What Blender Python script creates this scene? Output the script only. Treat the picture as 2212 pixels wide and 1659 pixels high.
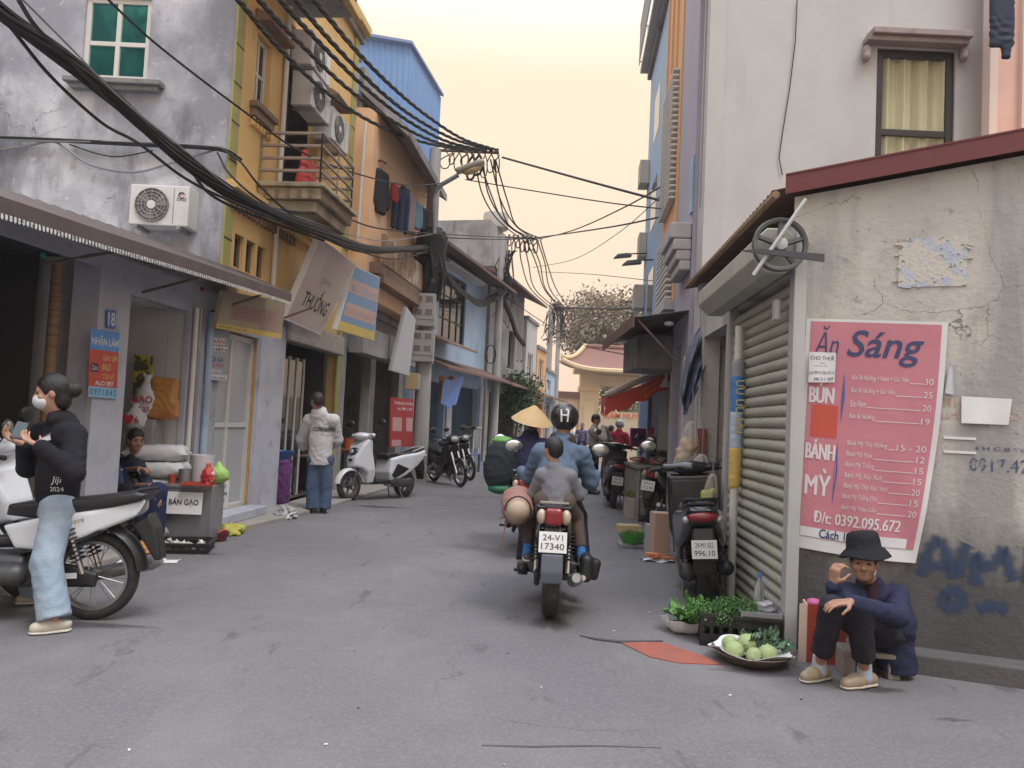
import bpy, bmesh, math, random
import numpy as np
from mathutils import Vector, Matrix, Euler, noise as mnoise
random.seed(7); RNG = np.random.default_rng(7)
SC = bpy.context.scene
COL = SC.collection
for o in list(bpy.data.objects): bpy.data.objects.remove(o)
R_ = math.radians
# ------------------------------------------------------------------ camera
FPX = 1660.0                        # focal length for a picture 2212 wide
ROLL = R_(2.7); PITCH = math.atan(82.5/1660*math.cos(ROLL)); CAMH = 1.4
FW = Vector((0, math.cos(PITCH), math.sin(PITCH)))
_u0 = Vector((0, -math.sin(PITCH), math.cos(PITCH)))
RT = Vector((1, 0, 0))*math.cos(ROLL)+_u0*math.sin(ROLL)
UP = -Vector((1, 0, 0))*math.sin(ROLL)+_u0*math.cos(ROLL)
CAM0 = Vector((0, 0, CAMH))
cd = bpy.data.cameras.new('camera'); cam = bpy.data.objects.new('camera', cd); COL.objects.link(cam)
cam.matrix_world = Matrix(((RT.x, UP.x, -FW.x, 0), (RT.y, UP.y, -FW.y, 0), (RT.z, UP.z, -FW.z, CAMH), (0, 0, 0, 1)))
cd.sensor_width = 36; cd.lens = 36*FPX/2212; cd.clip_end = 2000; cd.clip_start = .05
SC.camera = cam
# ------------------------------------------------------------------ world, sun, exposure
W = bpy.data.worlds.new('World'); SC.world = W; W.use_nodes = True
wn = W.node_tree; wn.nodes.clear()
NW = wn.nodes.new
sky = NW('ShaderNodeTexSky'); sky.sky_type = 'NISHITA'; sky.sun_disc = False
SUN_EL = R_(62); SUN_ROT = R_(140)          # soft hazy light from behind the camera, to its right
sky.sun_elevation = SUN_EL; sky.sun_rotation = SUN_ROT
sky.air_density = 1.5; sky.dust_density = 4.0; sky.ozone_density = 1.0
# evening haze over the whole dome: peach at the horizon, paler and brighter overhead (overcast gradient)
tcw = NW('ShaderNodeTexCoord'); sep = NW('ShaderNodeSeparateXYZ'); wn.links.new(tcw.outputs['Generated'], sep.inputs[0])
rmp = NW('ShaderNodeValToRGB'); wn.links.new(sep.outputs[2], rmp.inputs[0]); cr = rmp.color_ramp
HAZE = [(0., (.95, .68, .50)), (.15, (.97, .73, .53)), (.42, (1.0, .82, .60)), (.72, (1.75, 1.8, 1.9)), (1., (2.4, 2.6, 2.95))]
cr.elements[0].position = 0; cr.elements[0].color = (*HAZE[0][1], 1); cr.elements[1].position = 1; cr.elements[1].color = (*HAZE[-1][1], 1)
for p_, c_ in HAZE[1:-1]:
    e_ = cr.elements.new(p_); e_.color = (*c_, 1)
bg1 = NW('ShaderNodeBackground'); bg1.inputs[1].default_value = .05
bg2 = NW('ShaderNodeBackground'); bg2.inputs[1].default_value = 1.1
ads = NW('ShaderNodeMixShader'); ads.inputs[0].default_value = .88; wo = NW('ShaderNodeOutputWorld')
wn.links.new(sky.outputs[0], bg1.inputs[0]); wn.links.new(rmp.outputs[0], bg2.inputs[0])
wn.links.new(bg1.outputs[0], ads.inputs[1]); wn.links.new(bg2.outputs[0], ads.inputs[2]); wn.links.new(ads.outputs[0], wo.inputs[0])
sl = bpy.data.lights.new('sun', 'SUN'); sl.energy = 1.7; sl.angle = R_(20); sl.color = (1, .97, .94)
so = bpy.data.objects.new('sun', sl); COL.objects.link(so)
sd_ = Vector((math.sin(SUN_ROT)*math.cos(SUN_EL), math.cos(SUN_ROT)*math.cos(SUN_EL), math.sin(SUN_EL)))
so.rotation_euler = sd_.to_track_quat('Z', 'Y').to_euler(); so.location = (0, 0, 30)
SC.view_settings.view_transform = 'Standard'; SC.view_settings.look = 'None'
SC.view_settings.gamma = 1; SC.view_settings.exposure = .18; SC.view_settings.use_curve_mapping = False
# ------------------------------------------------------------------ placing helpers
def ray(x, y): return FW*FPX+RT*(x-1106)+UP*(829.5-y)
def at(x, y, Y):
    d = ray(x, y); return CAM0+d*(Y/d.y)
def gr(x, y, z=0):
    d = ray(x, y); return CAM0+d*((z-CAMH)/d.z)
def V(*a): return Vector(a)
# ------------------------------------------------------------------ objects
def link(o, parent=None):
    COL.objects.link(o)
    if parent is not None: o.parent = parent
    return o
def tag(o, label=None, cat=None, group=None, kind=None):
    if label: o['label'] = label
    if cat: o['category'] = cat
    if group: o['group'] = group
    if kind: o['kind'] = kind
    return o
def thing(name, label, cat, loc=(0, 0, 0), rz=0, group=None):
    o = bpy.data.objects.new(name, None); COL.objects.link(o); o.empty_display_size = .1
    o.location = loc; o.rotation_euler = (0, 0, rz)
    return tag(o, label, cat, group)
def copy_tree(o, parent=None):
    c = o.copy(); COL.objects.link(c); c.parent = parent
    for ch in list(o.children): copy_tree(ch, c)
    return c
def rotm(r):
    if r is None: return Matrix.Identity(3)
    if isinstance(r, Matrix): return r.to_3x3()
    return Euler(r).to_matrix()
class MB:
    def __init__(s): s.v = []; s.f = []; s.mi = []
    def add(s, vs, fs, mi=0):
        b = len(s.v); s.v += [tuple(p) for p in vs]
        s.f += [tuple(i+b for i in f) for f in fs]; s.mi += [mi]*len(fs); return s
    def box(s, c, d, rot=None, mi=0):
        m = rotm(rot); c = Vector(c); x, y, z = d[0]/2, d[1]/2, d[2]/2
        vs = [c+m@Vector((a*x, b*y, e*z)) for e in (-1, 1) for b in (-1, 1) for a in (-1, 1)]
        return s.add(vs, [(0, 2, 3, 1), (4, 5, 7, 6), (0, 1, 5, 4), (2, 6, 7, 3), (0, 4, 6, 2), (1, 3, 7, 5)], mi)
    def bx(s, x0, x1, y0, y1, z0, z1, mi=0):
        return s.box(((x0+x1)/2, (y0+y1)/2, (z0+z1)/2), (abs(x1-x0), abs(y1-y0), abs(z1-z0)), None, mi)
    def prism(s, poly, a, b, ax='y', mi=0):
        n = len(poly)
        mk = {'y': lambda p, t: (p[0], t, p[1]), 'x': lambda p, t: (t, p[0], p[1]), 'z': lambda p, t: (p[0], p[1], t)}[ax]
        vs = [mk(p, a) for p in poly]+[mk(p, b) for p in poly]
        fs = [tuple(range(n)), tuple(range(2*n-1, n-1, -1))]+[(i, i+n, (i+1) % n+n, (i+1) % n) for i in range(n)]
        return s.add(vs, fs, mi)
    def tube(s, path, r, n=8, cap=True, mi=0, closed=False):
        P = [Vector(p) for p in path]; m = len(P)
        rs = r if isinstance(r, (list, tuple)) else [r]*m
        up = None; vs = []
        for i in range(m):
            if closed: t = P[(i+1) % m]-P[i-1]
            else: t = P[min(i+1, m-1)]-P[max(i-1, 0)]
            if t.length < 1e-9: t = Vector((0, 0, 1))
            t.normalize()
            if up is None:
                up = Vector((0, 0, 1)) if abs(t.z) < .9 else Vector((1, 0, 0))
            up = (up-t*up.dot(t)); up.normalize(); sd = t.cross(up)
            for k in range(n):
                a = 2*math.pi*k/n; vs.append(P[i]+(up*math.cos(a)+sd*math.sin(a))*rs[i])
        fs = []
        for i in range(m if closed else m-1):
            j = (i+1) % m
            for k in range(n):
                l = (k+1) % n; fs.append((i*n+k, i*n+l, j*n+l, j*n+k))
        if cap and not closed:
            fs.append(tuple(range(n-1, -1, -1))); fs.append(tuple(range((m-1)*n, m*n)))
        return s.add(vs, fs, mi)
    def lathe(s, prof, n=16, c=(0, 0, 0), rot=None, mi=0, cap=True):
        m = rotm(rot); c = Vector(c); vs = []
        for (r, z) in prof:
            for k in range(n):
                a = 2*math.pi*k/n; vs.append(c+m@Vector((r*math.cos(a), r*math.sin(a), z)))
        fs = []
        for i in range(len(prof)-1):
            for k in range(n):
                l = (k+1) % n; fs.append((i*n+k, i*n+l, (i+1)*n+l, (i+1)*n+k))
        if cap:
            if prof[0][0] > 1e-6: fs.append(tuple(range(n-1, -1, -1)))
            if prof[-1][0] > 1e-6: fs.append(tuple(range((len(prof)-1)*n, len(prof)*n)))
        return s.add(vs, fs, mi)
    def ball(s, c, r, n=12, m=8, rot=None, jit=0, mi=0):
        if not isinstance(r, (list, tuple)): r = (r, r, r)
        M3 = rotm(rot); c = Vector(c); vs = []
        for i in range(m+1):
            th = math.pi*i/m
            for k in range(n):
                a = 2*math.pi*k/n; q = 1+(random.uniform(-jit, jit) if jit else 0)
                vs.append(c+M3@Vector((r[0]*math.sin(th)*math.cos(a)*q, r[1]*math.sin(th)*math.sin(a)*q, -r[2]*math.cos(th)*q)))
        fs = [(i*n+k, i*n+(k+1) % n, (i+1)*n+(k+1) % n, (i+1)*n+k) for i in range(m) for k in range(n)]
        return s.add(vs, fs, mi)
    def grid(s, fn, nu, nv, mi=0, th=0):
        vs = [Vector(fn(i/nu, j/nv)) for j in range(nv+1) for i in range(nu+1)]
        q = [(j*(nu+1)+i, j*(nu+1)+i+1, (j+1)*(nu+1)+i+1, (j+1)*(nu+1)+i) for j in range(nv) for i in range(nu)]
        if not th: return s.add(vs, q, mi)
        nn = [Vector((0, 0, 0)) for _ in vs]
        for f in q:
            nrm = (vs[f[1]]-vs[f[0]]).cross(vs[f[3]]-vs[f[0]])
            for i in f: nn[i] += nrm
        b = len(vs); back = [p-(n_.normalized() if n_.length > 0 else n_)*th for p, n_ in zip(vs, nn)]
        fs = q+[tuple(i+b for i in reversed(f)) for f in q]
        edge = [i for i in range(nu)]+[j*(nu+1)+nu for j in range(nv)]+[nv*(nu+1)+i for i in range(nu, 0, -1)]+[j*(nu+1) for j in range(nv, 0, -1)]
        m = len(edge)
        fs += [(edge[i], edge[i]+b, edge[(i+1) % m]+b, edge[(i+1) % m]) for i in range(m)]
        return s.add(vs+back, fs, mi)
    def xf(s, M4):
        s.v = [tuple(M4@Vector(p)) for p in s.v]; return s
    def mesh(s, name, mats, smooth=False, ang=40):
        me = bpy.data.meshes.new(name); me.from_pydata(s.v, [], s.f)
        for m in (mats if isinstance(mats, (list, tuple)) else [mats]): me.materials.append(m)
        if any(s.mi): me.polygons.foreach_set('material_index', s.mi)
        bm = bmesh.new(); bm.from_mesh(me); bmesh.ops.remove_doubles(bm, verts=bm.verts, dist=1e-6)
        bmesh.ops.recalc_face_normals(bm, faces=bm.faces); bm.to_mesh(me); bm.free()
        if smooth:
            me.shade_smooth()
            if ang < 179: me.set_sharp_from_angle(angle=R_(ang))
        return me
    def build(s, name, mats, parent=None, smooth=False, bevel=0, ang=40, seg=2):
        o = bpy.data.objects.new(name, s.mesh(name, mats, smooth, ang)); link(o, parent)
        if bevel:
            m = o.modifiers.new('bevel', 'BEVEL'); m.width = bevel; m.segments = seg; m.limit_method = 'ANGLE'; m.angle_limit = R_(40)
        return o
def put(o, loc=(0, 0, 0), rot=(0, 0, 0)):
    o.location = loc; o.rotation_euler = rot; return o
# ------------------------------------------------------------------ materials
_M = {}
def mat(name, col=None, rough=.6, metal=0., layers=(), bump=None, spec=.5, coat=0., trans=0., alpha=1., emit=None, sss=0., rvar=0, var=.05, zst=None, crack=None):
    """layers: (scale, lo, hi, colour, factor, stretch) each mixed over the base by thresholded noise."""
    if name in _M: return _M[name]
    m = bpy.data.materials.new(name); m.use_nodes = True; _M[name] = m
    nt = m.node_tree; N = nt.nodes; L = nt.links; b = N['Principled BSDF']
    b.inputs['Roughness'].default_value = rough; b.inputs['Metallic'].default_value = metal
    b.inputs['Specular IOR Level'].default_value = spec; b.inputs['Coat Weight'].default_value = coat
    b.inputs['Transmission Weight'].default_value = trans; b.inputs['Alpha'].default_value = alpha
    if sss: b.inputs['Subsurface Weight'].default_value = sss; b.inputs['Subsurface Radius'].default_value = (.02, .008, .004)
    if emit: b.inputs['Emission Color'].default_value = (*emit[:3], 1); b.inputs['Emission Strength'].default_value = emit[3]
    tc = N.new('ShaderNodeTexCoord')
    rgb = N.new('ShaderNodeRGB'); rgb.outputs[0].default_value = (*col, 1); cur = rgb.outputs[0]
    def nz(scale, stretch=None, detail=5, rg=.6):
        n = N.new('ShaderNodeTexNoise'); n.inputs['Scale'].default_value = scale; n.inputs['Detail'].default_value = detail; n.inputs['Roughness'].default_value = rg
        if stretch:
            mp = N.new('ShaderNodeMapping'); mp.inputs['Scale'].default_value = stretch
            L.new(tc.outputs['Object'], mp.inputs[0]); L.new(mp.outputs[0], n.inputs['Vector'])
        else: L.new(tc.outputs['Object'], n.inputs['Vector'])
        return n
    if var:
        layers = [(3.1, .3, .7, tuple(c*(1-2.2*var) for c in col), .8, None)]+list(layers)
    for ly in layers:
        sc, lo, hi, c2, fac = ly[:5]; st = ly[5] if len(ly) > 5 else None
        n = nz(sc, st); mr = N.new('ShaderNodeMapRange'); mr.inputs[1].default_value = lo; mr.inputs[2].default_value = hi; mr.inputs[4].default_value = fac
        L.new(n.outputs[0], mr.inputs[0])
        mx = N.new('ShaderNodeMix'); mx.data_type = 'RGBA'; mx.inputs[7].default_value = (*c2, 1)
        L.new(mr.outputs[0], mx.inputs[0]); L.new(cur, mx.inputs[6]); cur = mx.outputs[2]
    if crack:          # (scale, width, colour): thin wandering cracks
        vn = N.new('ShaderNodeTexVoronoi'); vn.feature = 'DISTANCE_TO_EDGE'; vn.inputs['Scale'].default_value = crack[0]; wn_ = nz(crack[0]*2.5); va = N.new('ShaderNodeVectorMath'); va.operation = 'MULTIPLY_ADD'; va.inputs[1].default_value = (.35/crack[0],)*3
        L.new(wn_.outputs[1], va.inputs[0]); L.new(tc.outputs['Object'], va.inputs[2]); L.new(va.outputs[0], vn.inputs['Vector'])
        mr = N.new('ShaderNodeMapRange'); mr.inputs[1].default_value = 0; mr.inputs[2].default_value = crack[1]; mr.inputs[3].default_value = 1; mr.inputs[4].default_value = 0; L.new(vn.outputs[0], mr.inputs[0])
        n = nz(crack[0]*.9); m2 = N.new('ShaderNodeMapRange'); m2.inputs[1].default_value = .5; m2.inputs[2].default_value = .6; L.new(n.outputs[0], m2.inputs[0]); mm = N.new('ShaderNodeMath'); mm.operation = 'MULTIPLY'; L.new(mr.outputs[0], mm.inputs[0]); L.new(m2.outputs[0], mm.inputs[1])
        mx = N.new('ShaderNodeMix'); mx.data_type = 'RGBA'; mx.inputs[7].default_value = (*crack[2], 1); L.new(mm.outputs[0], mx.inputs[0]); L.new(cur, mx.inputs[6]); cur = mx.outputs[2]
    if zst:            # grime that has crept up from the ground: (z low, z high, colour, noise scale)
        sp = N.new('ShaderNodeSeparateXYZ'); L.new(tc.outputs['Object'], sp.inputs[0]); n = nz(zst[3], (1, 1, .5), 6, .6)
        ma = N.new('ShaderNodeMath'); ma.operation = 'MULTIPLY_ADD'; ma.inputs[1].default_value = -(zst[1]-zst[0])*2.2; L.new(n.outputs[0], ma.inputs[0]); L.new(sp.outputs[2], ma.inputs[2])
        mr = N.new('ShaderNodeMapRange'); mr.inputs[1].default_value = zst[0]-(zst[1]-zst[0])*1.1; mr.inputs[2].default_value = zst[1]-(zst[1]-zst[0])*1.1; mr.inputs[3].default_value = .92; mr.inputs[4].default_value = 0
        L.new(ma.outputs[0], mr.inputs[0]); mx = N.new('ShaderNodeMix'); mx.data_type = 'RGBA'; mx.inputs[7].default_value = (*zst[2], 1)
        L.new(mr.outputs[0], mx.inputs[0]); L.new(cur, mx.inputs[6]); cur = mx.outputs[2]
    L.new(cur, b.inputs['Base Color'])
    if bump:
        n = nz(bump[0], bump[2] if len(bump) > 2 else None, 6, .65); bp = N.new('ShaderNodeBump'); bp.inputs['Strength'].default_value = bump[1]; bp.inputs['Distance'].default_value = .02
        L.new(n.outputs[0], bp.inputs['Height']); L.new(bp.outputs[0], b.inputs['Normal'])
    if rvar:
        n = nz(9); mr = N.new('ShaderNodeMapRange'); mr.inputs[1].default_value = .3; mr.inputs[2].default_value = .7; mr.inputs[3].default_value = max(0, rough-rvar); mr.inputs[4].default_value = min(1, rough+rvar)
        L.new(n.outputs[0], mr.inputs[0]); L.new(mr.outputs[0], b.inputs['Roughness'])
    return m
def hx(h):            # sRGB hex -> linear
    h = h.lstrip('#'); o = []
    for i in (0, 2, 4):
        c = int(h[i:i+2], 16)/255; o.append(c/12.92 if c <= .04045 else ((c+.055)/1.055)**2.4)
    return tuple(o)
# ------------------------------------------------------------------ lettering
_T = {}
def text(s, size, m, parent=None, loc=(0, 0, 0), rot=(R_(90), 0, 0), sx=1., shear=0., align='CENTER', bold=0., name='lettering', fit=None):
    k = (s, bold, shear, align)
    if k not in _T:
        c = bpy.data.curves.new('t', 'FONT'); c.body = s; c.align_x = align; c.align_y = 'CENTER'; c.shear = shear; c.resolution_u = 3
        if bold: c.offset = bold
        o = bpy.data.objects.new('t', c)
        me = bpy.data.meshes.new_from_object(o)
        bpy.data.objects.remove(o); _T[k] = me
    me = _T[k].copy(); me.materials.clear(); me.materials.append(m)
    o = bpy.data.objects.new(name, me); link(o, parent); o.location = loc; o.rotation_euler = rot
    if fit and len(me.vertices):
        xs = [v.co.x for v in me.vertices]; ys = [v.co.y for v in me.vertices]
        o.scale = (fit[0]/(max(xs)-min(xs)), fit[1]/(max(ys)-min(ys)), 1)
        # centre the glyph box on loc
        cx, cy = (max(xs)+min(xs))/2, (max(ys)+min(ys))/2
        for v in me.vertices: v.co.x -= cx; v.co.y -= cy
    else: o.scale = (size*sx, size, 1)
    return o
def text_on(fn, s, box, m, parent=None, shear=0., bold=0., name='lettering'):
    """lettering bent onto a surface: fn(a,b) -> point, box=(a0,a1,b0,b1) with b measured downwards."""
    o = text(s, 1, m, parent, shear=shear, bold=bold, name=name); me = o.data; o.scale = (1, 1, 1); o.rotation_euler = (0, 0, 0)
    xs = [v.co.x for v in me.vertices]; ys = [v.co.y for v in me.vertices]; x0, x1, y0, y1 = min(xs), max(xs), min(ys), max(ys)
    for v in me.vertices:
        v.co = fn(box[0]+(v.co.x-x0)/(x1-x0)*(box[1]-box[0]), box[3]-(v.co.y-y0)/(y1-y0)*(box[3]-box[2]))
    return o
# ------------------------------------------------------------------ signed-distance modelling (surface nets)
class SD:
    def __init__(s, k=.02): s.p = []; s.k = k; s.disp = None
    def _a(s, fn, lo, hi, k, sub=False):
        s.p.append((fn, np.array(lo, float), np.array(hi, float), s.k if k is None else k, sub)); return s
    def cap(s, a, b, ra, rb=None, k=None, sq=None, sub=False):
        a = np.array(a, float); b = np.array(b, float); rb = ra if rb is None else rb; R = max(ra, rb)*1.05
        mid = (a+b)/2; ab = b-a; L2 = max(ab@ab, 1e-9)
        if sq is not None: ax = np.array(sq[0], float); ax /= np.linalg.norm(ax); fq = sq[1]
        def fn(P):
            Q = P
            if sq is not None:
                d = (P-mid)@ax; Q = P+d[..., None]*ax*(1/fq-1)
                a2 = a+((a-mid)@ax)*ax*(1/fq-1); b2 = b+((b-mid)@ax)*ax*(1/fq-1)
            else: a2, b2 = a, b
            v = b2-a2; t = np.clip(((Q-a2)@v)/max(v@v, 1e-9), 0, 1)
            return (np.linalg.norm(Q-a2-t[..., None]*v, axis=-1)-(ra+(rb-ra)*t))*(min(1, fq) if sq is not None and fq < 1 else 1)
        return s._a(fn, np.minimum(a, b)-R, np.maximum(a, b)+R, k, sub)
    def ell(s, c, r, rot=None, k=None, sub=False):
        c = np.array(c, float); r = np.array(r if isinstance(r, (tuple, list)) else (r, r, r), float); Mx = np.array(rotm(rot)); R = r.max()
        def fn(P):
            q = (P-c)@Mx; l = np.linalg.norm(q/r, axis=-1); l2 = np.linalg.norm(q/r**2, axis=-1)+1e-9
            return l*(l-1)/l2
        return s._a(fn, c-R, c+R, k, sub)
    def box(s, c, h, rad=.01, rot=None, k=None, sub=False):
        c = np.array(c, float); h = np.array(h, float); Mx = np.array(rotm(rot)); R = np.linalg.norm(h)
        def fn(P):
            q = np.abs((P-c)@Mx)-(h-rad)
            return np.linalg.norm(np.maximum(q, 0), axis=-1)+np.minimum(q.max(-1), 0)-rad
        return s._a(fn, c-R, c+R, k, sub)
    def poly(s, pts, y0, hw, rad=.01, k=None, sub=False, tilt=0.):
        """side outline in x,z pushed out along y; hw: half width or function(x,z)."""
        pts = np.array(pts, float)-0; mx = hw if not callable(hw) else max(hw(x, z) for x, z in pts)
        def fn(P):
            x = P[..., 0]; z = P[..., 2]; d = np.full(x.shape, 1e9); ins = np.zeros(x.shape, bool); n = len(pts)
            for i in range(n):
                a = pts[i]; b = pts[(i+1) % n]; e = b-a; wx = x-a[0]; wz = z-a[1]
                t = np.clip((wx*e[0]+wz*e[1])/max(e@e, 1e-9), 0, 1)
                d = np.minimum(d, (wx-e[0]*t)**2+(wz-e[1]*t)**2)
                c1 = (z >= a[1]) != (z >= b[1])
                with np.errstate(divide='ignore', invalid='ignore'):
                    c2 = x < (b[0]-a[0])*(z-a[1])/(b[1]-a[1]+1e-12)+a[0]
                ins ^= (c1 & c2)
            d = np.sqrt(d)*np.where(ins, -1, 1)+rad
            w = np.abs(P[..., 1]-y0)-((hw(x, z) if callable(hw) else hw)-rad)
            return np.minimum(np.maximum(d, w), 0)+np.sqrt(np.maximum(d, 0)**2+np.maximum(w, 0)**2)-rad
        lo = (pts[:, 0].min(), y0-mx*1.3, pts[:, 1].min()); hi = (pts[:, 0].max(), y0+mx*1.3, pts[:, 1].max())
        return s._a(fn, lo, hi, k, sub)
    def plane(s, p, n):       # cuts away the side the normal points to
        p = np.array(p, float); n = np.array(n, float); n /= np.linalg.norm(n)
        s.p.append((lambda P: (p-P)@n, None, None, 0, True)); return s
    def mesh(s, vox, name, m, parent=None, smooth=True, keep=None):
        los = np.array([q[1] for q in s.p if q[1] is not None and not q[4]]); his = np.array([q[2] for q in s.p if q[1] is not None and not q[4]])
        pad = s.k+vox*3; lo = los.min(0)-pad; hi = his.max(0)+pad
        n = np.maximum(np.ceil((hi-lo)/vox).astype(int)+1, 4)
        F = np.full(n, .2, np.float32)
        ax = [lo[i]+vox*np.arange(n[i]) for i in range(3)]
        for fn, l, h, k, sub in s.p:
            if l is None: i0 = np.zeros(3, int); i1 = n
            else:
                m_ = k*1.2+vox*2.5
                i0 = np.clip(np.floor((l-m_-lo)/vox).astype(int), 0, n-1); i1 = np.clip(np.ceil((h+m_-lo)/vox).astype(int)+1, 1, n)
            P = np.stack(np.meshgrid(ax[0][i0[0]:i1[0]], ax[1][i0[1]:i1[1]], ax[2][i0[2]:i1[2]], indexing='ij'), -1)
            sl_ = (slice(i0[0], i1[0]), slice(i0[1], i1[1]), slice(i0[2], i1[2]))
            A = F[sl_]; B = fn(P).astype(np.float32)
            if sub:
                B = -B
                A2 = np.maximum(A, B) if k <= 0 else np.maximum(A, B)+np.maximum(k-np.abs(A-B), 0)**2/(4*k)
            else:
                A2 = np.minimum(A, B) if k <= 0 else np.minimum(A, B)-np.maximum(k-np.abs(A-B), 0)**2/(4*k)
            F[sl_] = A2
        if s.disp is not None:
            P = np.stack(np.meshgrid(*ax, indexing='ij'), -1); F = F+s.disp(P).astype(np.float32)
        ins = F < 0
        c = [ins[i:n[0]-1+i, j:n[1]-1+j, l:n[2]-1+l] for i in (0, 1) for j in (0, 1) for l in (0, 1)]
        tot = sum(q.astype(np.int8) for q in c); act = (tot > 0) & (tot < 8)
        idx = np.full(act.shape, -1, np.int32); ids = np.argwhere(act); idx[act] = np.arange(len(ids))
        pos = np.zeros((len(ids), 3)); cnt = np.zeros(len(ids))
        cor = [(i, j, l) for i in (0, 1) for j in (0, 1) for l in (0, 1)]
        for a_ in range(8):
            for b_ in range(a_+1, 8):
                if sum(abs(cor[a_][t]-cor[b_][t]) for t in range(3)) != 1: continue
                pa = ids+cor[a_]; pb = ids+cor[b_]
                fa = F[pa[:, 0], pa[:, 1], pa[:, 2]]; fb = F[pb[:, 0], pb[:, 1], pb[:, 2]]
                cr = (fa < 0) != (fb < 0); t = np.where(cr, fa/np.where(cr, fa-fb, 1), 0)
                pos += np.where(cr[:, None], pa+t[:, None]*(pb-pa), 0); cnt += cr
        pos = lo+vox*pos/cnt[:, None]
        faces = []
        for d in range(3):
            e = [0, 0, 0]; e[d] = 1
            S0 = ins[:n[0]-e[0], :n[1]-e[1], :n[2]-e[2]]; S1 = ins[e[0]:, e[1]:, e[2]:]
            q = np.argwhere(S0 != S1); u, w = (d+1) % 3, (d+2) % 3
            okm = (q[:, u] > 0) & (q[:, w] > 0) & (q[:, u] < n[u]-1) & (q[:, w] < n[w]-1); q = q[okm]
            def g_(du, dw):
                r = q.copy(); r[:, u] += du; r[:, w] += dw; return idx[r[:, 0], r[:, 1], r[:, 2]]
            quad = np.stack([g_(-1, -1), g_(0, -1), g_(0, 0), g_(-1, 0)], 1)
            fl = ~S0[q[:, 0], q[:, 1], q[:, 2]]; quad[fl] = quad[fl][:, ::-1]
            faces.append(quad)
        faces = np.concatenate(faces); faces = faces[(faces >= 0).all(1)]
        # one pass of smoothing keeps the panels free of steps
        for _ in range(1):
            acc = np.zeros_like(pos); ct = np.zeros(len(pos))
            for i in range(4):
                np.add.at(acc, faces[:, i], pos[faces[:, (i+1) % 4]]); np.add.at(ct, faces[:, i], 1)
            okv = ct > 0; pos[okv] = pos[okv]*.5+.5*acc[okv]/ct[okv][:, None]
        me = bpy.data.meshes.new(name); me.vertices.add(len(pos)); me.vertices.foreach_set('co', pos.ravel())
        me.loops.add(len(faces)*4); me.loops.foreach_set('vertex_index', faces.ravel().astype(np.int32))
        me.polygons.add(len(faces)); me.polygons.foreach_set('loop_start', np.arange(0, len(faces)*4, 4, dtype=np.int32))
        me.update(calc_edges=True); me.materials.append(m)
        if smooth: me.shade_smooth()
        if keep is not None: return me
        return link(bpy.data.objects.new(name, me), parent)
def drape(o, cl, off=.004):
    """lay flat lettering onto the side of a garment that faces -y."""
    n = len(cl.data.vertices); c = np.empty(n*3); cl.data.vertices.foreach_get('co', c); c = c.reshape(-1, 3)
    M4 = Matrix.LocRotScale(o.location, o.rotation_euler, o.scale); o.data.transform(M4); o.location = (0, 0, 0); o.rotation_euler = (0, 0, 0); o.scale = (1, 1, 1)
    for v in o.data.vertices:
        d = (c[:, 0]-v.co.x)**2+(c[:, 2]-v.co.z)**2; k = d < .02**2
        if k.any(): v.co.y = c[k, 1].min()-off
    return o
def folds(amp=.004, sc=1.):
    """soft cloth creases: slanting ridges, fading in and out."""
    def f(P):
        x, y, z = P[..., 0]*sc, P[..., 1]*sc, P[..., 2]*sc
        w = .5+.5*np.sin(9*x+13*z+2*np.sin(11*y)); w2 = .5+.5*np.sin(15*z-7*y+8*x)
        a = np.abs(np.sin(33*z+21*x+9*y+1.6*np.sin(14*x-6*z))); b = np.abs(np.sin(46*z-26*y-12*x+1.8*np.sin(17*y+5*z)))
        return amp*.75*(w*(a-.6)*1.3+w2*(b-.6)*1.2+.25*np.sin(11*z+8*x-7*y))
    return f
# ================================================================== materials of the place
m_asph = mat('asphalt', (.166, .158, .168), .8, layers=[(.9, .42, .6, (.186, .176, .184), .75), (.33, .46, .56, (.115, .114, .124), .6), (1.7, .56, .66, (.21, .2, .2), .5, (1, .3, 1)), (38, .46, .64, (.215, .203, .206), .55), (110, .54, .64, (.07, .069, .073), .55), (150, .6, .66, (.32, .30, .30), .5), (4, .62, .68, (.07, .07, .075), .6, (1, .35, 1))], bump=(130, .6), var=.08, crack=(.45, .0035, (.075, .073, .077)), rvar=.1)
m_pave = mat('pavement', (.30, .275, .25), .85, layers=[(2, .45, .65, (.22, .2, .19), .7), (80, .6, .7, (.12, .11, .1), .4)], bump=(60, .3))
m_grey = mat('weathered_render', (.56, .57, .61), .85, layers=[(.45, .45, .58, (.22, .225, .27), .85), (1.9, .50, .64, (.36, .37, .43), .7), (1.1, .53, .64, (.12, .125, .15), .8, (1, 1, .35)), (7, .58, .66, (.24, .245, .28), .5), (9, .6, .7, (.66, .67, .7), .4)], bump=(25, .35), crack=(.8, .004, (.14, .14, .16)))
m_yel = mat('yellow_paint', (.66, .43, .17), .75, layers=[(1.2, .5, .7, (.48, .33, .14), .6), (3, .58, .7, (.26, .19, .1), .5, (1, 1, .3))], bump=(30, .12))
m_olive = mat('olive_paint', (.36, .33, .12), .75, layers=[(2, .5, .7, (.22, .2, .09), .6)])
m_brown = mat('brown_moulding', (.20, .13, .09), .7, layers=[(4, .5, .7, (.11, .075, .055), .6)], bump=(30, .2))
m_peach = mat('peach_paint', (.78, .50, .30), .8, layers=[(1.2, .5, .7, (.66, .43, .28), .6)], bump=(30, .1))
m_salmon = mat('salmon_paint', (.62, .25, .18), .75)
m_lav = mat('lavender_paint', (.38, .36, .44), .8, layers=[(1, .5, .7, (.3, .28, .35), .5)], bump=(30, .1))
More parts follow.
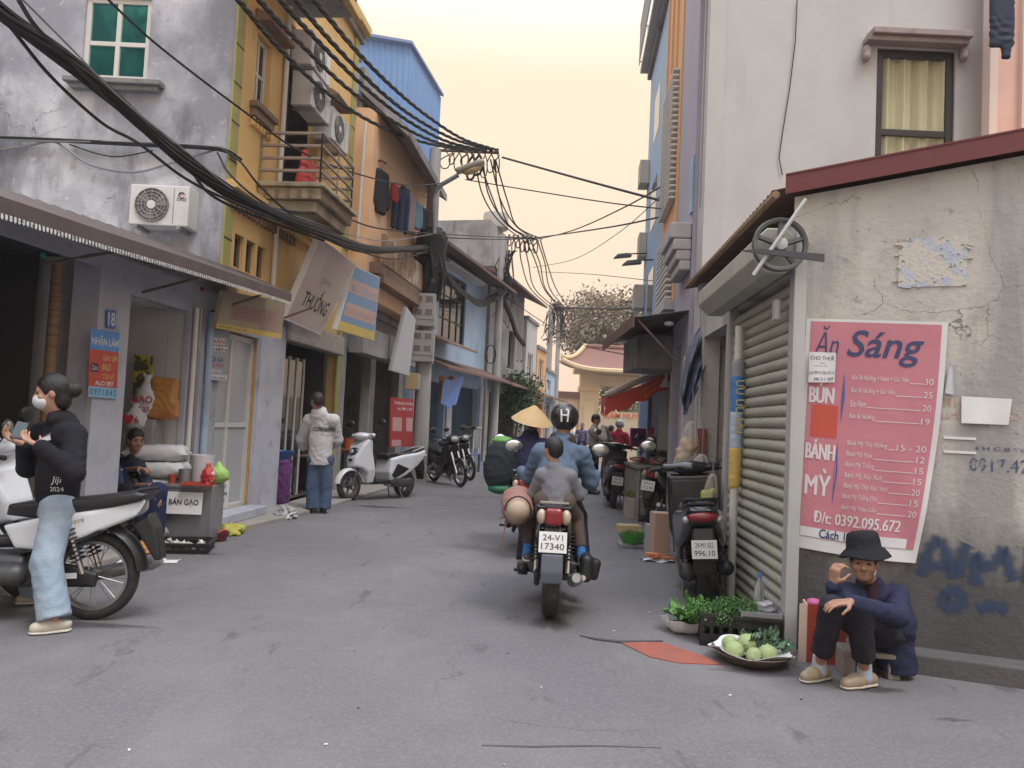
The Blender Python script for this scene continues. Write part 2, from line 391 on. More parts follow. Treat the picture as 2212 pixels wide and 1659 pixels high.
m_white = mat('cream_render', (.48, .475, .475), .82, layers=[(.8, .48, .66, (.40, .39, .40), .6), (1.6, .56, .7, (.30, .29, .295), .5, (1, 1, .15))], bump=(40, .12))
m_poster_wall = mat('stained_render', (.55, .51, .45), .86, layers=[(.9, .46, .62, (.41, .38, .35), .75), (1.3, .53, .66, (.22, .215, .21), .75, (1, 1, .22)), (5, .58, .66, (.3, .27, .24), .6), (26, .66, .7, (.13, .12, .11), .7)], bump=(22, .3))
m_blueh = mat('blue_paint', (.31, .44, .62), .7, layers=[(1.5, .5, .7, (.26, .39, .56), .6)], bump=(30, .08))
m_lblue = mat('light_blue_paint', (.36, .48, .63), .75, layers=[(1.5, .5, .68, (.22, .3, .4), .7)], bump=(30, .1))
m_conc = mat('concrete', (.30, .29, .29), .88, layers=[(1.2, .45, .62, (.17, .165, .17), .8), (4, .55, .68, (.1, .1, .105), .7, (1, 1, .25))], bump=(30, .35))
m_orange = mat('orange_paint', (.64, .37, .19), .75)
m_pink = mat('pink_paint', (.70, .45, .38), .8, layers=[(1, .5, .7, (.62, .38, .33), .5)])
m_pil = mat('grey_blue_paint', (.45, .465, .53), .6, layers=[(1.5, .5, .68, (.30, .31, .36), .7), (6, .6, .7, (.22, .22, .25), .5)], bump=(30, .1))
m_inner = mat('shop_interior', (.60, .59, .59), .8, layers=[(1.5, .5, .68, (.48, .47, .46), .7)])
m_dark = mat('shade_and_joint_dark', (.055, .055, .062), .7)  # near-black colour stands in for shade inside shops; joints and seams use it too
m_black = mat('black_plastic', (.016, .016, .018), .45, rvar=.12)
m_gmet = mat('grey_metal', (.30, .30, .31), .45, metal=.6, rvar=.15)
m_rust = mat('rusted_steel', (.12, .075, .06), .75, layers=[(6, .5, .65, (.2, .1, .06), .8)], bump=(40, .3))
m_wframe = mat('white_frame', (.62, .60, .56), .5)
m_glassd = mat('dark_glass', (.02, .028, .035), .07, spec=.6)
m_teal = mat('teal_reflective_glass', (.06, .30, .30), .05, metal=.85, var=0)
m_cable = mat('black_cable', (.009, .009, .010), .65)
m_cableg = mat('grey_cable', (.24, .24, .26), .5)
m_pole = mat('pole_concrete', (.36, .345, .335), .85, layers=[(3, .5, .66, (.17, .16, .155), .7, (1, 1, .2))], bump=(40, .3))
m_roofred = mat('oxide_red_steel', (.13, .024, .028), .5, layers=[(3, .55, .7, (.10, .025, .025), .6)], rvar=.1)
m_ac = mat('ac_white', (.62, .62, .61), .45, layers=[(4, .55, .7, (.5, .49, .46), .5)])
m_wood = mat('old_wood', (.27, .17, .10), .7, layers=[(5, .45, .6, (.16, .1, .06), .8, (1, 1, 8))], bump=(20, .2))
m_cloth_tarp = mat('blue_tarp', (.10, .2, .5), .5, bump=(14, .5))
# ================================================================== ground
b = MB(); b.grid(lambda u, v: (-110+220*u, -50+210*v, 0), 22, 21); tag(b.build('road', m_asph), kind='structure')
def Lx(Y): return -3.34+.0965*(Y-10.8)
def Rx(Y): return 1.78+.082*(Y-4.95)
# left pavement: a thin worn step up to the shop fronts
b = MB()
edge = [(-3.75, 3.), (-3.45, 6.9), (-3.02, 9.2), (-2.82, 10.1), (-2.6, 11.7), (-2.35, 14.), (-2.05, 17.5), (-1.6, 20.), (-.8, 25.), (1.2, 37.)]
poly = [(x, y) for x, y in edge]+[(-2, 60), (-14, 60), (-14, 3)]
b.prism(poly, -.05, .05, 'z'); tag(b.build('pavement', m_pave, bevel=.015), kind='structure')
# rust red slab let into the road
b = MB(); q = [gr(1335, 1387), gr(1432, 1389), gr(1535, 1424), gr(1560, 1437), gr(1470, 1434), gr(1405, 1421)]
b.prism([(p.x, p.y) for p in q], -.02, .006, 'z')
tag(b.build('road_slab', mat('red_oxide_slab', (.30, .085, .06), .8, layers=[(8, .45, .62, (.2, .075, .06), .7)], bump=(60, .3))), kind='structure')
b = MB(); b.tube([gr(1252, 1374)+V(0, 0, .003), gr(1290, 1383)+V(0, 0, .004), gr(1340, 1389)+V(0, 0, .005), gr(1432, 1386)+V(0, 0, .004)], [.004, .012, .014, .006], 6)
tag(b.build('road_seam', m_dark), kind='structure')
b = MB(); b.tube([gr(x, y)+V(0, 0, .001) for x, y in ((1040, 1611), (1150, 1614), (1290, 1612), (1430, 1616))], [.003, .006, .005, .002], 5); tag(b.build('road_joint', m_dark), kind='structure')
def dark_patch(px, py, rx, ry, seed, al=.5, col=(.035, .034, .036)):
    rd = random.Random(seed); c = gr(px, py); n = 26; ph = [rd.uniform(0, 6.28) for _ in range(4)]; b = MB()
    for k in range(3):
        f_ = 1-.22*k; b.add([(c.x+math.cos(a)*rx*f_*(1+.22*math.sin(2*a+ph[0])+.14*math.sin(5*a+ph[1])+.08*math.sin(9*a+ph[2])), c.y+math.sin(a)*ry*f_*(1+.22*math.sin(3*a+ph[3])+.12*math.sin(6*a+ph[1])), .0015+.0006*k) for a in [i*2*math.pi/n for i in range(n)]], [tuple(range(n))])
    tag(b.build('road_patch', mat('dark_patch%d' % int(al*100), col, .55, alpha=al)), kind='structure')
for i, q in enumerate(((1900, 1490, .2, .06, .16), (2060, 1555, .1, .03, .1), (1500, 1270, .16, .3, .2), (1190, 1345, .12, .25, .16), (190, 1350, .35, .08, .14), (1640, 1452, .3, .08, .15), (420, 1195, .4, .1, .14), (820, 1095, .4, .15, .16))): dark_patch(q[0], q[1], q[2], q[3], i, q[4])  # puddle stain by the seated woman; most other patches lie under bikes, basket, tray
# ================================================================== house builder
class Fac:
    def __init__(s, root, P0, P1):
        s.root = root; s.P0 = Vector((P0[0], P0[1], 0)); d = Vector((P1[0]-P0[0], P1[1]-P0[1], 0)); s.w = d.length; s.d = d.normalized(); s.n = Vector((s.d.y, -s.d.x, 0))
    def uv(s, px, py, off=0.):        # pixel -> (u,z) on the facade plane pushed out by off
        P = s.P0+s.n*off; d = ray(px, py); t = (P-CAM0).dot(s.n)/d.dot(s.n); q = CAM0+d*t
        return (q-P).dot(s.d), q.z
    def u(s, px, py, off=0.): return s.uv(px, py, off)[0]
    def z(s, px, py, off=0.): return s.uv(px, py, off)[1]
def wallgrid(b, w, h, t, ops, z0=0., u0=0.):
    us = sorted({u0, w, *[min(max(o[0], u0), w) for o in ops], *[min(max(o[1], u0), w) for o in ops]})
    zs = sorted({z0, h, *[min(max(o[2], z0), h) for o in ops], *[min(max(o[3], z0), h) for o in ops]})
    for j in range(len(zs)-1):
        run = None
        for i in range(len(us)):
            solid = False
            if i < len(us)-1:
                cu, cz = (us[i]+us[i+1])/2, (zs[j]+zs[j+1])/2
                solid = not any(o[0] < cu < o[1] and o[2] < cz < o[3] for o in ops)
            if solid and run is None: run = us[i]
            if not solid and run is not None:
                b.bx(run, us[i], 0, t, zs[j], zs[j+1]); run = None
    return b
def house(name, label, P0, P1, depth, H, ops, wm, side=None, z0=0., t=.18, roof=m_conc, floors=(3.1,), cat='house', inner=None, slab_roof=True):
    d = Vector((P1[0]-P0[0], P1[1]-P0[1])); rz = math.atan2(d.y, d.x)
    root = thing(name, label, cat, (P0[0], P0[1], 0), rz); f = Fac(root, P0, P1); w = f.w; side = side or wm
    b = wallgrid(MB(), w, H, t, ops, z0); b.build('wall', wm, root)
    MB().bx(.002, .16, t+.002, depth, z0, H-.002).build('side_wall', side, root)
    MB().bx(w-.16, w-.002, t+.002, depth, z0, H-.002).build('side_wall', side, root)
    MB().bx(.16, w-.16, depth-.16, depth-.003, z0, H-.004).build('back_wall', inner or m_inner, root)
    for zf in floors: MB().bx(.162, w-.162, t+.003, depth-.162, zf, zf+.15).build('floor_slab', m_conc, root)
    if slab_roof: MB().bx(-.04, w+.04, -.08, depth, H, H+.14).build('roof', roof, root)
    return f
def window(f, u0, u1, z0, z1, y=.05, nx=2, nz=1, fm=None, gm=None, fw=.05, name='window', zs=None, curtain=None):
    fm = fm or m_wframe; gm = gm or m_glassd; b = MB()
    b.bx(u0, u0+fw, y, y+.06, z0, z1); b.bx(u1-fw, u1, y, y+.06, z0, z1)
    b.bx(u0+fw, u1-fw, y, y+.06, z1-fw, z1); b.bx(u0+fw, u1-fw, y, y+.06, z0, z0+fw)
    for i in range(1, nx):
        u = u0+(u1-u0)*i/nx; b.bx(u-fw*.45, u+fw*.45, y+.003, y+.055, z0+fw, z1-fw)
    for zz in (zs or [z0+(z1-z0)*i/nz for i in range(1, nz)]):
        b.bx(u0+fw, u1-fw, y+.006, y+.052, zz-fw*.45, zz+fw*.45)
    o = b.build(name, fm, f.root, bevel=.004)
    uu = [u0+(u1-u0)*i/nx for i in range(nx+1)]; zz = [z0]+(list(zs) if zs else [z0+(z1-z0)*i/nz for i in range(1, nz)])+[z1]
    for i in range(nx):
        for j in range(len(zz)-1):
            MB().bx(uu[i]+fw*.5, uu[i+1]-fw*.5, y+.028, y+.034, zz[j]+fw*.5, zz[j+1]-fw*.5).build('pane', gm, o)
    return o
def part(f, name, m, x0, x1, y0, y1, z0, z1, bevel=0, parent=None):
    return MB().bx(x0, x1, y0, y1, z0, z1).build(name, m, parent or f.root, bevel=bevel)
def railing(f, pts, z0, z1, m, step=.12, r=.012, rails=2, name='railing', vert=True):
    """pts: local x,y polyline."""
    b = MB()
    for k in range(rails):
        z = z1-(z1-z0)*k/max(1, rails-1)*(.9 if rails == 2 else 1); b.tube([(x, y, z) for x, y in pts], r*1.3, 6)
    o = b.build(name, m, f.root)
    if not vert: return o
    for i in range(len(pts)-1):
        a = Vector(pts[i]); c = Vector(pts[i+1]); n = max(1, int((c-a).length/step))
        me = None
        for j in range(n+1):
            q = a+(c-a)*j/n
            if me is None: me = MB().tube([(0, 0, z0), (0, 0, z1)], r*.8, 5).mesh('baluster', m)
            bo = link(bpy.data.objects.new('baluster', me), o); bo.location = (q.x, q.y, 0)
    return o
# ================================================================== left: single-storey shop row in front of the yellow house
P0 = (Lx(4.0), 4.0); P1 = (Lx(9.0), 9.0)
H1 = 2.75
fs = Fac(None, P0, P1)
uA, uB = fs.u(203, 800), fs.u(272, 800)       # pillar "18"
uC, uD = fs.u(400, 850), fs.u(440, 850)       # narrow pier right of the rice shop
uE, uF = fs.u(440, 950), fs.u(541, 950)       # white glazed door (reaches into the yellow house front)
zh = fs.z(340, 652)
ops = [(.35, uA, 0, 2.62), (uB, uC, .12, zh)]
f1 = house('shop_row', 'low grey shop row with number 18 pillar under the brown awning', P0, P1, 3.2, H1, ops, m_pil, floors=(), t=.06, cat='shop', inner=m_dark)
part(f1, 'pillar', m_pil, uA, uB, .062, .26, 0, H1-.01); part(f1, 'pillar', m_pil, .1, .34, .062, .26, 0, H1-.01)
f1.root.children[0].name = 'wall'
# dividing wall between the dark shop and the rice shop, ceiling and raised floor of the rice shop
part(f1, 'partition', m_inner, uB-.3, uB-.12, .262, 2.6, 0, H1-.01)
part(f1, 'partition', m_inner, uC+.02, uC+.14, .062, 2.6, 0, H1-.01)
part(f1, 'shop_back', m_inner, uB-.1, uC+.01, 1.75, 1.85, 0, H1-.01)
part(f1, 'shop_floor', m_pave, uB-.1, uC+.01, -.02, 1.74, .05, .12)
part(f1, 'ceiling', m_inner, uB-.1, uC+.01, .23, 1.74, zh+.02, zh+.08)
part(f1, 'shade_lining', m_dark, .30, uA-.02, 2.3, 2.35, 0, H1-.02); part(f1, 'shade_lining', m_dark, uA-.03, uA-.0, .6, 2.3, 0, H1-.02); part(f1, 'shade_lining', m_dark, .30, uA-.04, .25, 2.29, H1-.06, H1-.02); part(f1, 'shade_floor', m_dark, .18, uA-.04, .3, 2.29, .05, .07)  # the shop's shade is put into near-black sheets and floor
part(f1, 'shelf', m_wood, .6, uA-.2, 1.6, 2.0, .9, .95)
# rolled shutter post in the dark shop
b = MB(); b.tube([(uA-.12, .33, 0), (uA-.12, .33, 2.6)], .05, 10); b.build('shutter_post', m_wood, f1.root, smooth=True)
# pipes at the pier
for du, r_, m_ in ((uC+.05, .028, m_wframe), (uC+.14, .022, m_gmet), (uD-.02, .035, m_lblue)):
    b = MB(); b.tube([(du, -.045, .1), (du, -.045, 2.5)], r_, 10); b.build('pipe', m_, f1.root, smooth=True)
# ================================================================== yellow house (its grey side wall faces the camera)
YP0 = (Lx(9.03), 9.03); YP1 = (Lx(13.7), 13.7)
fy = Fac(None, YP0, YP1)
wa, wb = fy.u(552, 160), fy.u(584, 160); wz0, wz1 = fy.z(567, 240), fy.z(567, 80)
va, vb = fy.u(703, 240), fy.u(728, 240); vz0, vz1 = fy.z(715, 320), fy.z(715, 235)
ga0, gz0, gz1 = fy.u(505, 550), fy.z(540, 592), fy.z(540, 520)
ra, rb = fy.u(606, 300), fy.u(688, 300)
HY = 8.15
ops = [(wa, wb, wz0, wz1), (va, vb, vz0, vz1), (ra, rb, 4.3, 6.9), (uE-fs.w-.03, uF-fs.w, .1, 2.35), (fy.u(596, 900), fy.w-.25, .05, 2.55)]
gw = [(ga0+i*.33, ga0+i*.33+.26, gz0, gz1) for i in range(3)]
fy = house('yellow_house', 'yellow corner house with bare grey side wall and projecting balcony', YP0, YP1, 8, HY, ops+gw, m_yel, floors=(2.9, 4.1, 7.0), side=m_grey)
R = fy.root
# the side wall facing the camera: thin render skin with a window opening, local plane x=0
def sidept(px, py, Y=9.03): return at(px, py, Y)
rz = R.rotation_euler.z
def toloc(root, p):
    c, s_ = math.cos(-root.rotation_euler.z), math.sin(-root.rotation_euler.z); d = p-Vector(root.location); return Vector((d.x*c-d.y*s_, d.x*s_+d.y*c, d.z))
# frontal sub-wall: perpendicular to the view, a slab from the corner to the left
def drop_side(root, near_x):
    c = min((c for c in root.children if c.name.startswith('side_wall')), key=lambda c: abs(c.data.vertices[0].co.x-near_x)); bpy.data.objects.remove(c)
drop_side(R, 0)
def frontal(root, Y, name, m, x0, x1, z0, z1, ops=(), t=.16):
    """wall in the world plane y=Y from x0 to x1 as a part of root; ops in world x,z."""
    b = wallgrid(MB(), x1-x0, z1, t, [(o[0]-x0, o[1]-x0, o[2], o[3]) for o in ops], z0)
    o = b.build(name, m, root); o.rotation_euler = (0, 0, -root.rotation_euler.z); o.location = toloc(root, Vector((x0, Y, 0))); return o
WX0, WZ1 = at(186, 5, 9.03).x, at(186, 0, 9.03).z+.05
WX1, WZ0 = at(322, 100, 9.03).x, at(250, 172, 9.03).z
sw = frontal(R, 9.03, 'side_wall', m_grey, -14, Lx(9.03)-.01, 0, HY, [(WX0, WX1, WZ0, WZ1)])
def side_window(root, Y, x0, x1, z0, z1, fm, gm, nx=2, nz=2, fw=.06, zs=None):
    class T: pass
    tmp = T(); tmp.root = root
    o = window(tmp, 0, x1-x0, z0, z1, .03, nx, nz, fm, gm, fw, zs=zs); o.rotation_euler = (0, 0, -root.rotation_euler.z); o.location = toloc(root, Vector((x0, Y, 0))); return o
side_window(R, 9.03, WX0, WX1, WZ0, WZ1, m_wframe, m_teal, zs=[at(250, 92, 9.03).z])
def wpart(root, name, m, x0, x1, y0, y1, z0, z1, bevel=0, parent=None):
    """axis-aligned world box as part of a turned root."""
    b = MB().bx(0, x1-x0, 0, y1-y0, z0, z1); o = b.build(name, m, parent or root, bevel=bevel)
    o.rotation_euler = (0, 0, -root.rotation_euler.z); o.location = toloc(root, Vector((x0, y0, 0))); return o
zs_ = at(245, 178, 9.03).z
m_sill = mat('grey_sill', (.22, .215, .22), .85, layers=[(6, .5, .66, (.12, .12, .125), .7)], bump=(40, .3))
wpart(R, 'window_sill', m_sill, at(140, 180, 8.95).x, at(350, 185, 8.95).x, 8.88, 9.028, zs_-.06, zs_, .008)
wpart(R, 'window_sill', m_sill, at(152, 180, 8.95).x, at(342, 185, 8.95).x, 8.93, 9.027, zs_-.12, zs_-.062, .008)
# facade trim
window(fy, wa, wb, wz0, wz1, .07, 2, 2, m_wframe, m_glassd, .045)
window(fy, va, vb, vz0, vz1, .07, 2, 1, m_wframe, m_glassd, .045)
for g in gw: window(fy, *g, .05, 1, 1, m_brown, m_glassd, .035)
def hood(f, u0, u1, z, d=.22, h=.16):
    b = MB(); n = 10
    pr = [(-.02, 0), (-d, 0), (-d-.02, .035), (-d*.75, h*.55), (-d*.4, h*.8), (-.02, h)]
    b.prism([(y, z+zz) for y, zz in pr], u0, u1, 'x'); return b.build('window_hood', m_brown, f.root, bevel=.006)
hood(fy, wa-.14, wb+.2, wz1+.09); hood(fy, va-.1, vb+.12, vz1+.08)
b = MB(); b.bx(wa-.12, wb+.1, -.12, -.002, wz0-.09, wz0-.01); b.bx(wa-.09, wb+.07, -.08, -.001, wz0-.2, wz0-.092); b.build('window_sill', m_brown, R, bevel=.012)
for i in range(6):
    u_ = wa-.05+i*(wb-wa+.08)/5; part(fy, 'corbel', m_yel, u_-.025, u_+.025, -.06, -.001, wz0-.32, wz0-.21, .01)
b = MB(); b.bx(-.03, .17, -.03, -.001, 2.8, HY-.01); b.build('corner_pilaster', m_olive, R)
for i in range(12): part(fy, 'quoin_joint', m_dark, -.034, .174, -.034, -.028, 2.95+i*.47, 2.97+i*.47)
ue = fy.u(738, 500)
b = MB(); b.bx(fy.w-.32, fy.w-.1, -.03, -.001, 0, HY-.01); b.build('corner_pilaster', m_olive, R)
for i in range(10): part(fy, 'quoin_joint', m_dark, fy.w-.325, fy.w-.095, -.034, -.028, 3.2+i*.55, 3.22+i*.55)
b = MB(); b.tube([(ra-.06, -.05, 2.6), (ra-.06, -.05, HY)], .035, 8); b.build('drain_pipe', m_wframe, R, smooth=True)
# string course with dentils below the first floor
b = MB(); b.bx(-.04, fy.w, -.16, -.002, 4.02, 4.12); b.bx(-.02, fy.w, -.1, -.001, 3.93, 4.018); b.build('cornice', m_yel, R, bevel=.01)
dm = MB().bx(-.03, .03, -.075, -.001, 3.82, 3.925).mesh('dentil', m_brown)
for i in range(16):
    o = link(bpy.data.objects.new('dentil', dm), R); o.location = (.1+i*.13, 0, 0)
# first-floor balcony
bu0, bu1, bd = fy.u(690, 450, .85), fy.u(762, 450, .85), .85
b = MB(); b.bx(bu0, bu1, -bd, -.002, 4.15, 4.3); b.bx(bu0-.05, bu1+.05, -bd-.06, -.003, 4.302, 4.36); b.bx(bu0+.06, bu1-.06, -bd+.07, -.004, 4.0, 4.148); b.build('balcony', mat('balcony_stucco', (.36, .31, .2), .85, layers=[(3, .45, .62, (.17, .15, .12), .8)], bump=(30, .2)), R, bevel=.012)
dm = MB().bx(-.025, .025, -.012, .01, 0, .1).mesh('dentil', m_brown)
for i in range(18):
    o = link(bpy.data.objects.new('dentil', dm), R); o.location = (bu0+.08+i*(bu1-bu0-.16)/17, -bd, 4.17)
for i in range(5):
    o = link(bpy.data.objects.new('dentil', dm), R); o.location = (bu0, -.12-i*.15, 4.17); o.rotation_euler.z = R_(-90)
m_rail = mat('weathered_rail', (.30, .24, .2), .6, metal=.3)
railing(fy, [(bu0+.02, -.02), (bu0+.02, -bd+.02), (bu1-.02, -bd+.02), (bu1-.02, -.02)], 4.36, 5.02, m_rail, .55, .018, 5, 'balcony_railing')
# second-floor balcony with its dark underside, cornice on top
b = MB(); u0_, u1_ = fy.u(640, 60, .8)-.6, fy.u(776, 62, .95); b.bx(u0_, u1_, -.85, -.002, 7.02, 7.2); b.build('upper_balcony', m_conc, R, bevel=.01)
b = MB(); b.bx(u0_-.04, u1_+.06, -.95, -.85, 7.0, 7.12); b.bx(u0_, u1_, -.9, -.851, 7.125, 7.45); b.bx(u0_-.06, u1_+.1, -1.0, -.84, 7.455, 7.6); b.build('balcony_parapet', m_yel, R, bevel=.012)
dm = MB().bx(-.03, .03, -.015, .01, 0, .14).mesh('dentil', m_brown)
for i in range(16):
    o = link(bpy.data.objects.new('dentil', dm), R); o.location = (u0_+.1+i*(u1_-u0_-.2)/15, -.9, 7.22)
part(fy, 'balcony_door', m_dark, ra+.05, rb-.05, .5, .55, 4.3, 6.6)
part(fy, 'eave', m_yel, -.1, fy.w+.05, -.2, .2, HY+.141, HY+.3, .02)
# ground floor: white door unit and doorstep
d0, d1 = uE-fs.w, uF-fs.w-.02
class T_: pass
tt = T_(); tt.root = R
window(tt, d0, d1, .14, 2.33, .04, 2, 1, m_wframe, mat('frosted_glass', (.42, .43, .45), .35), .07, 'glazed_door', zs=[1.2])
wallgrid(MB(), fy.w-.33, 2.74, .022, [(d0, d1, .1, 2.35), (fy.u(596, 900), fy.w, 0, 2.6)], 0).build('ground_cladding', m_pil, R).location = (0, -.024, 0)
part(fy, 'doorstep', m_pil, d0-.1, d1+.02, -.28, -.003, .05, .16, .01)
b = MB(); b.bx(d1+.02, fy.u(594, 1000), -.06, -.001, .0, 2.6); b.build('pier', m_pil, R, bevel=.01)
# back of the hoodie man's shop: near-black sheets line the hollow house, its shade put into their colour; a glazed partition stands inside
pu = fy.u(700, 900); pv0 = fy.u(598, 900)
for (n_, a0, a1, y0, y1, z0, z1) in (('shade_lining', pv0-.4, fy.w-.2, 2.6, 2.65, .05, 2.88), ('shade_lining', pv0-.4, fy.w-.2, .25, 2.6, 2.80, 2.86), ('shade_lining', fy.w-.24, fy.w-.19, .25, 2.6, .05, 2.8), ('shade_lining', pv0-.45, pv0-.4, .25, 2.6, .05, 2.8), ('shade_floor', pv0-.4, fy.w-.25, .2, 2.6, .055, .07)): part(fy, n_, m_dark, a0, a1, y0, y1, z0, z1)
part(fy, 'shutter_box', m_gmet, pv0, fy.w-.26, -.12, .12, 2.42, 2.75, .02)
# ================================================================== right: low corner shop with the poster wall
m_pw = mat('poster_wall_render', (.50, .475, .43), .86, layers=[(.9, .46, .62, (.40, .385, .365), .75), (1.4, .52, .64, (.23, .225, .225), .75, (1, 1, .18)), (3.3, .56, .64, (.30, .28, .265), .6), (11, .62, .67, (.2, .18, .165), .55), (34, .66, .70, (.10, .095, .09), .75)], bump=(18, .45), zst=(.50, 1.05, (.05, .049, .052), 2.2), crack=(1.3, .005, (.1, .095, .09)))
m_shut = mat('shutter_grey', (.37, .37, .31), .5, layers=[(2, .5, .66, (.28, .275, .26), .6), (7, .58, .7, (.2, .18, .15), .5, (1, 1, .3))], rvar=.1)
m_ltgrey = mat('light_grey_steel', (.42, .42, .42), .5, metal=.2, layers=[(3, .5, .7, (.3, .29, .28), .6)])
RP0 = (Rx(8.55)+.005, 8.55); RP1 = (1.86, 5.15)
fr = Fac(None, RP0, RP1)
su0, su1 = fr.u(1566, 1150), fr.u(1704, 1150)
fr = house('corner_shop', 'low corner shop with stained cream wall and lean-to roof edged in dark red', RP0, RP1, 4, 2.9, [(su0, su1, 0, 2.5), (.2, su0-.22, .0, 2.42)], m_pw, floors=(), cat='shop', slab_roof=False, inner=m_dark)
R = fr.root
drop_side(R, fr.w)
# poster wall: own frame along +X turned a little, root = corner
part(fr, 'shade_lining', m_dark, .15, su0-.15, .8, .84, 0, 2.7); part(fr, 'shade_lining', m_dark, .15, su0-.15, .2, .8, 2.5, 2.54)  # dark sheets colour the opening as if in deep shade
PWA = math.atan2(-.47, 1.29)
pw0 = Vector((1.86, 5.15, 0)); pwd = Vector((math.cos(PWA), math.sin(PWA), 0)); pwn = Vector((pwd.y, -pwd.x, 0))
def pwuv(px, py, off=0.):
    P = pw0+pwn*off; d = ray(px, py); t = (P-CAM0).dot(pwn)/d.dot(pwn); q = CAM0+d*t; return (q-P).dot(pwd), q.z
def pwf(o):          # put a part built in wall coordinates (x along, -y out) onto the wall
    if o.parent is R or o.parent is None:
        if o.parent is R: o.rotation_euler = (0, 0, PWA-R.rotation_euler.z); o.location = toloc(R, pw0)
        else: o.rotation_euler = (0, 0, PWA); o.location = pw0
    return o
zA = pwuv(1735, 425)[1]; uq, zq = pwuv(2200, 338); sl_p = (zq-zA)/uq
b = MB(); b.prism([(0, 0), (6, 0), (6, zA+sl_p*6), (0, zA)], 0, .2, 'y'); pwf(b.build('gable_wall', m_pw, R))
b = MB(); b.bx(.25, 6, -.2, -.001, -.02, .12); pwf(b.build('plinth', mat('dark_plinth', (.095, .09, .092), .85, layers=[(3, .5, .66, (.08, .078, .08), .7)], bump=(20, .5)), R, bevel=.012))
hb = .125
b = MB(); b.prism([(-.06, zA), (6, zA+sl_p*6.06), (6, zA+sl_p*6.06+hb), (-.06, zA+hb)], -.09, -.075, 'y'); b.prism([(-.06, zA+hb), (6, zA+hb+sl_p*6.06), (6, zA+hb+sl_p*6.06+.012), (-.06, zA+hb+.012)], -.095, .1, 'y'); pwf(b.build('roof_flashing', m_roofred, R))
# roof sheet: corrugated, sloping down to the street
b = MB(); zs0 = zA+.06
def roof_fn(u, v):
    x = -.16+u*4.2; y = .02+v*3.7
    p = pw0+pwd*x+Vector((-.02*v*3.7*.0, y, 0)); p = Vector((pw0.x+pwd.x*x+.066*y, pw0.y+pwd.y*x+y-.05, zs0+sl_p*x+.012*math.sin(y*62)))
    return p
b.grid(roof_fn, 6, 120, th=.006); o = b.build('roof', m_rust, R, smooth=True); o.rotation_euler = (0, 0, -R.rotation_euler.z); o.location = toloc(R, Vector((0, 0, 0)))
b = MB(); b.tube([(1.73, 5.14, zs0-.05), (Rx(8.5)-.15, 8.5, zs0-.05)], .028, 6); o = b.build('eave_batten', m_wood, R); o.rotation_euler = (0, 0, -R.rotation_euler.z); o.location = toloc(R, Vector((0, 0, 0)))
# shutter: slats, side channels, roller box
n_sl = 29; zt = 2.42; ph = zt/n_sl
prof = [(.03, 0), (.012, .006), (-.006, .02), (-.010, .04), (-.002, .062), (.014, .076), (.03, .083)]
sm = MB().prism([(y, z*ph/.083) for y, z in prof], su0+.01, su1-.01, 'x').mesh('shutter_slat', m_shut, True, 60)
shut = MB().bx(su0, su1, -.005, .03, .0, .035).build('shutter', m_ltgrey, R)
for i in range(n_sl):
    o = link(bpy.data.objects.new('slat', sm), shut); o.location = (0, .015, .03+i*ph)
for u_ in (su0, su1):
    b = MB(); b.bx(u_-.03, u_+.03, -.014, .06, 0, 2.75); b.bx(u_-.015, u_+.015, -.018, -.014, .02, 2.7); b.build('side_channel', m_ltgrey, R, bevel=.006)
b = MB(); b.bx(su1+.035, fr.w+.01, -.02, .0-.002, 0, 2.8); b.build('corner_post', m_ltgrey, R, bevel=.006)
b = MB(); n = 8; oc = [(-.14+.165*math.cos(2*math.pi*(i+.5)/n), 2.62+.165*math.sin(2*math.pi*(i+.5)/n)) for i in range(n)]
b.prism(oc, su0-.1, su1+.02, 'x'); b.build('roller_box', m_shut, R, bevel=.008)
m_drum = mat('drum_grey', (.12, .12, .125), .6, metal=.3, layers=[(8, .5, .66, (.06, .06, .06), .6)])
b = MB(); c_ = (su1+.1, -.14, 2.64); rt = (0, R_(90), 0)
b.lathe([(.165, -.03), (.175, -.03), (.18, 0), (.175, .03), (.165, .03), (.15, .02), (.15, -.02), (.165, -.03)], 28, c_, rt, cap=False)
pl = b.build('pulley', m_drum, R, smooth=True)
b = MB(); b.lathe([(0, -.035), (.04, -.035), (.04, .045), (.02, .05), (0, .05)], 14, c_, rt); b.build('hub', m_ltgrey, pl, smooth=True)
for i in range(5):
    a = i*2*math.pi/5+.3; b = MB(); b.tube([(c_[0], c_[1]+.03*math.cos(a), c_[2]+.03*math.sin(a)), (c_[0], c_[1]+.155*math.cos(a), c_[2]+.155*math.sin(a))], [.022, .016], 6); b.build('spoke', m_drum, pl)
b = MB(); b.tube([(c_[0]+.06, -.32, 2.42), (c_[0]+.06, .0, 2.93)], .013, 8); b.build('brace_rod', m_ltgrey, R)
b = MB(); b.prism([(-.42, 2.575), (.12, 2.52), (.12, 2.57), (-.3, 2.59)], c_[0]+.07, c_[0]+.085, 'x'); b.build('bracket', m_dark, R)
part(fr, 'lock_cover', m_ltgrey, su1-.2, su1-.12, -.1, -.06, 2.18, 2.32, .01)
# conduit on the corner of the poster wall
b = MB(); b.tube([(.035, -.03, .1), (.035, -.03, 2.6)], .012, 6); pwf(b.build('conduit', m_gmet, R))
b = MB(); b.tube([(.0, -.02, .55), (.035, -.035, .54), (.09, -.02, .55)], .008, 6); pwf(b.build('conduit_clip', m_gmet, R))
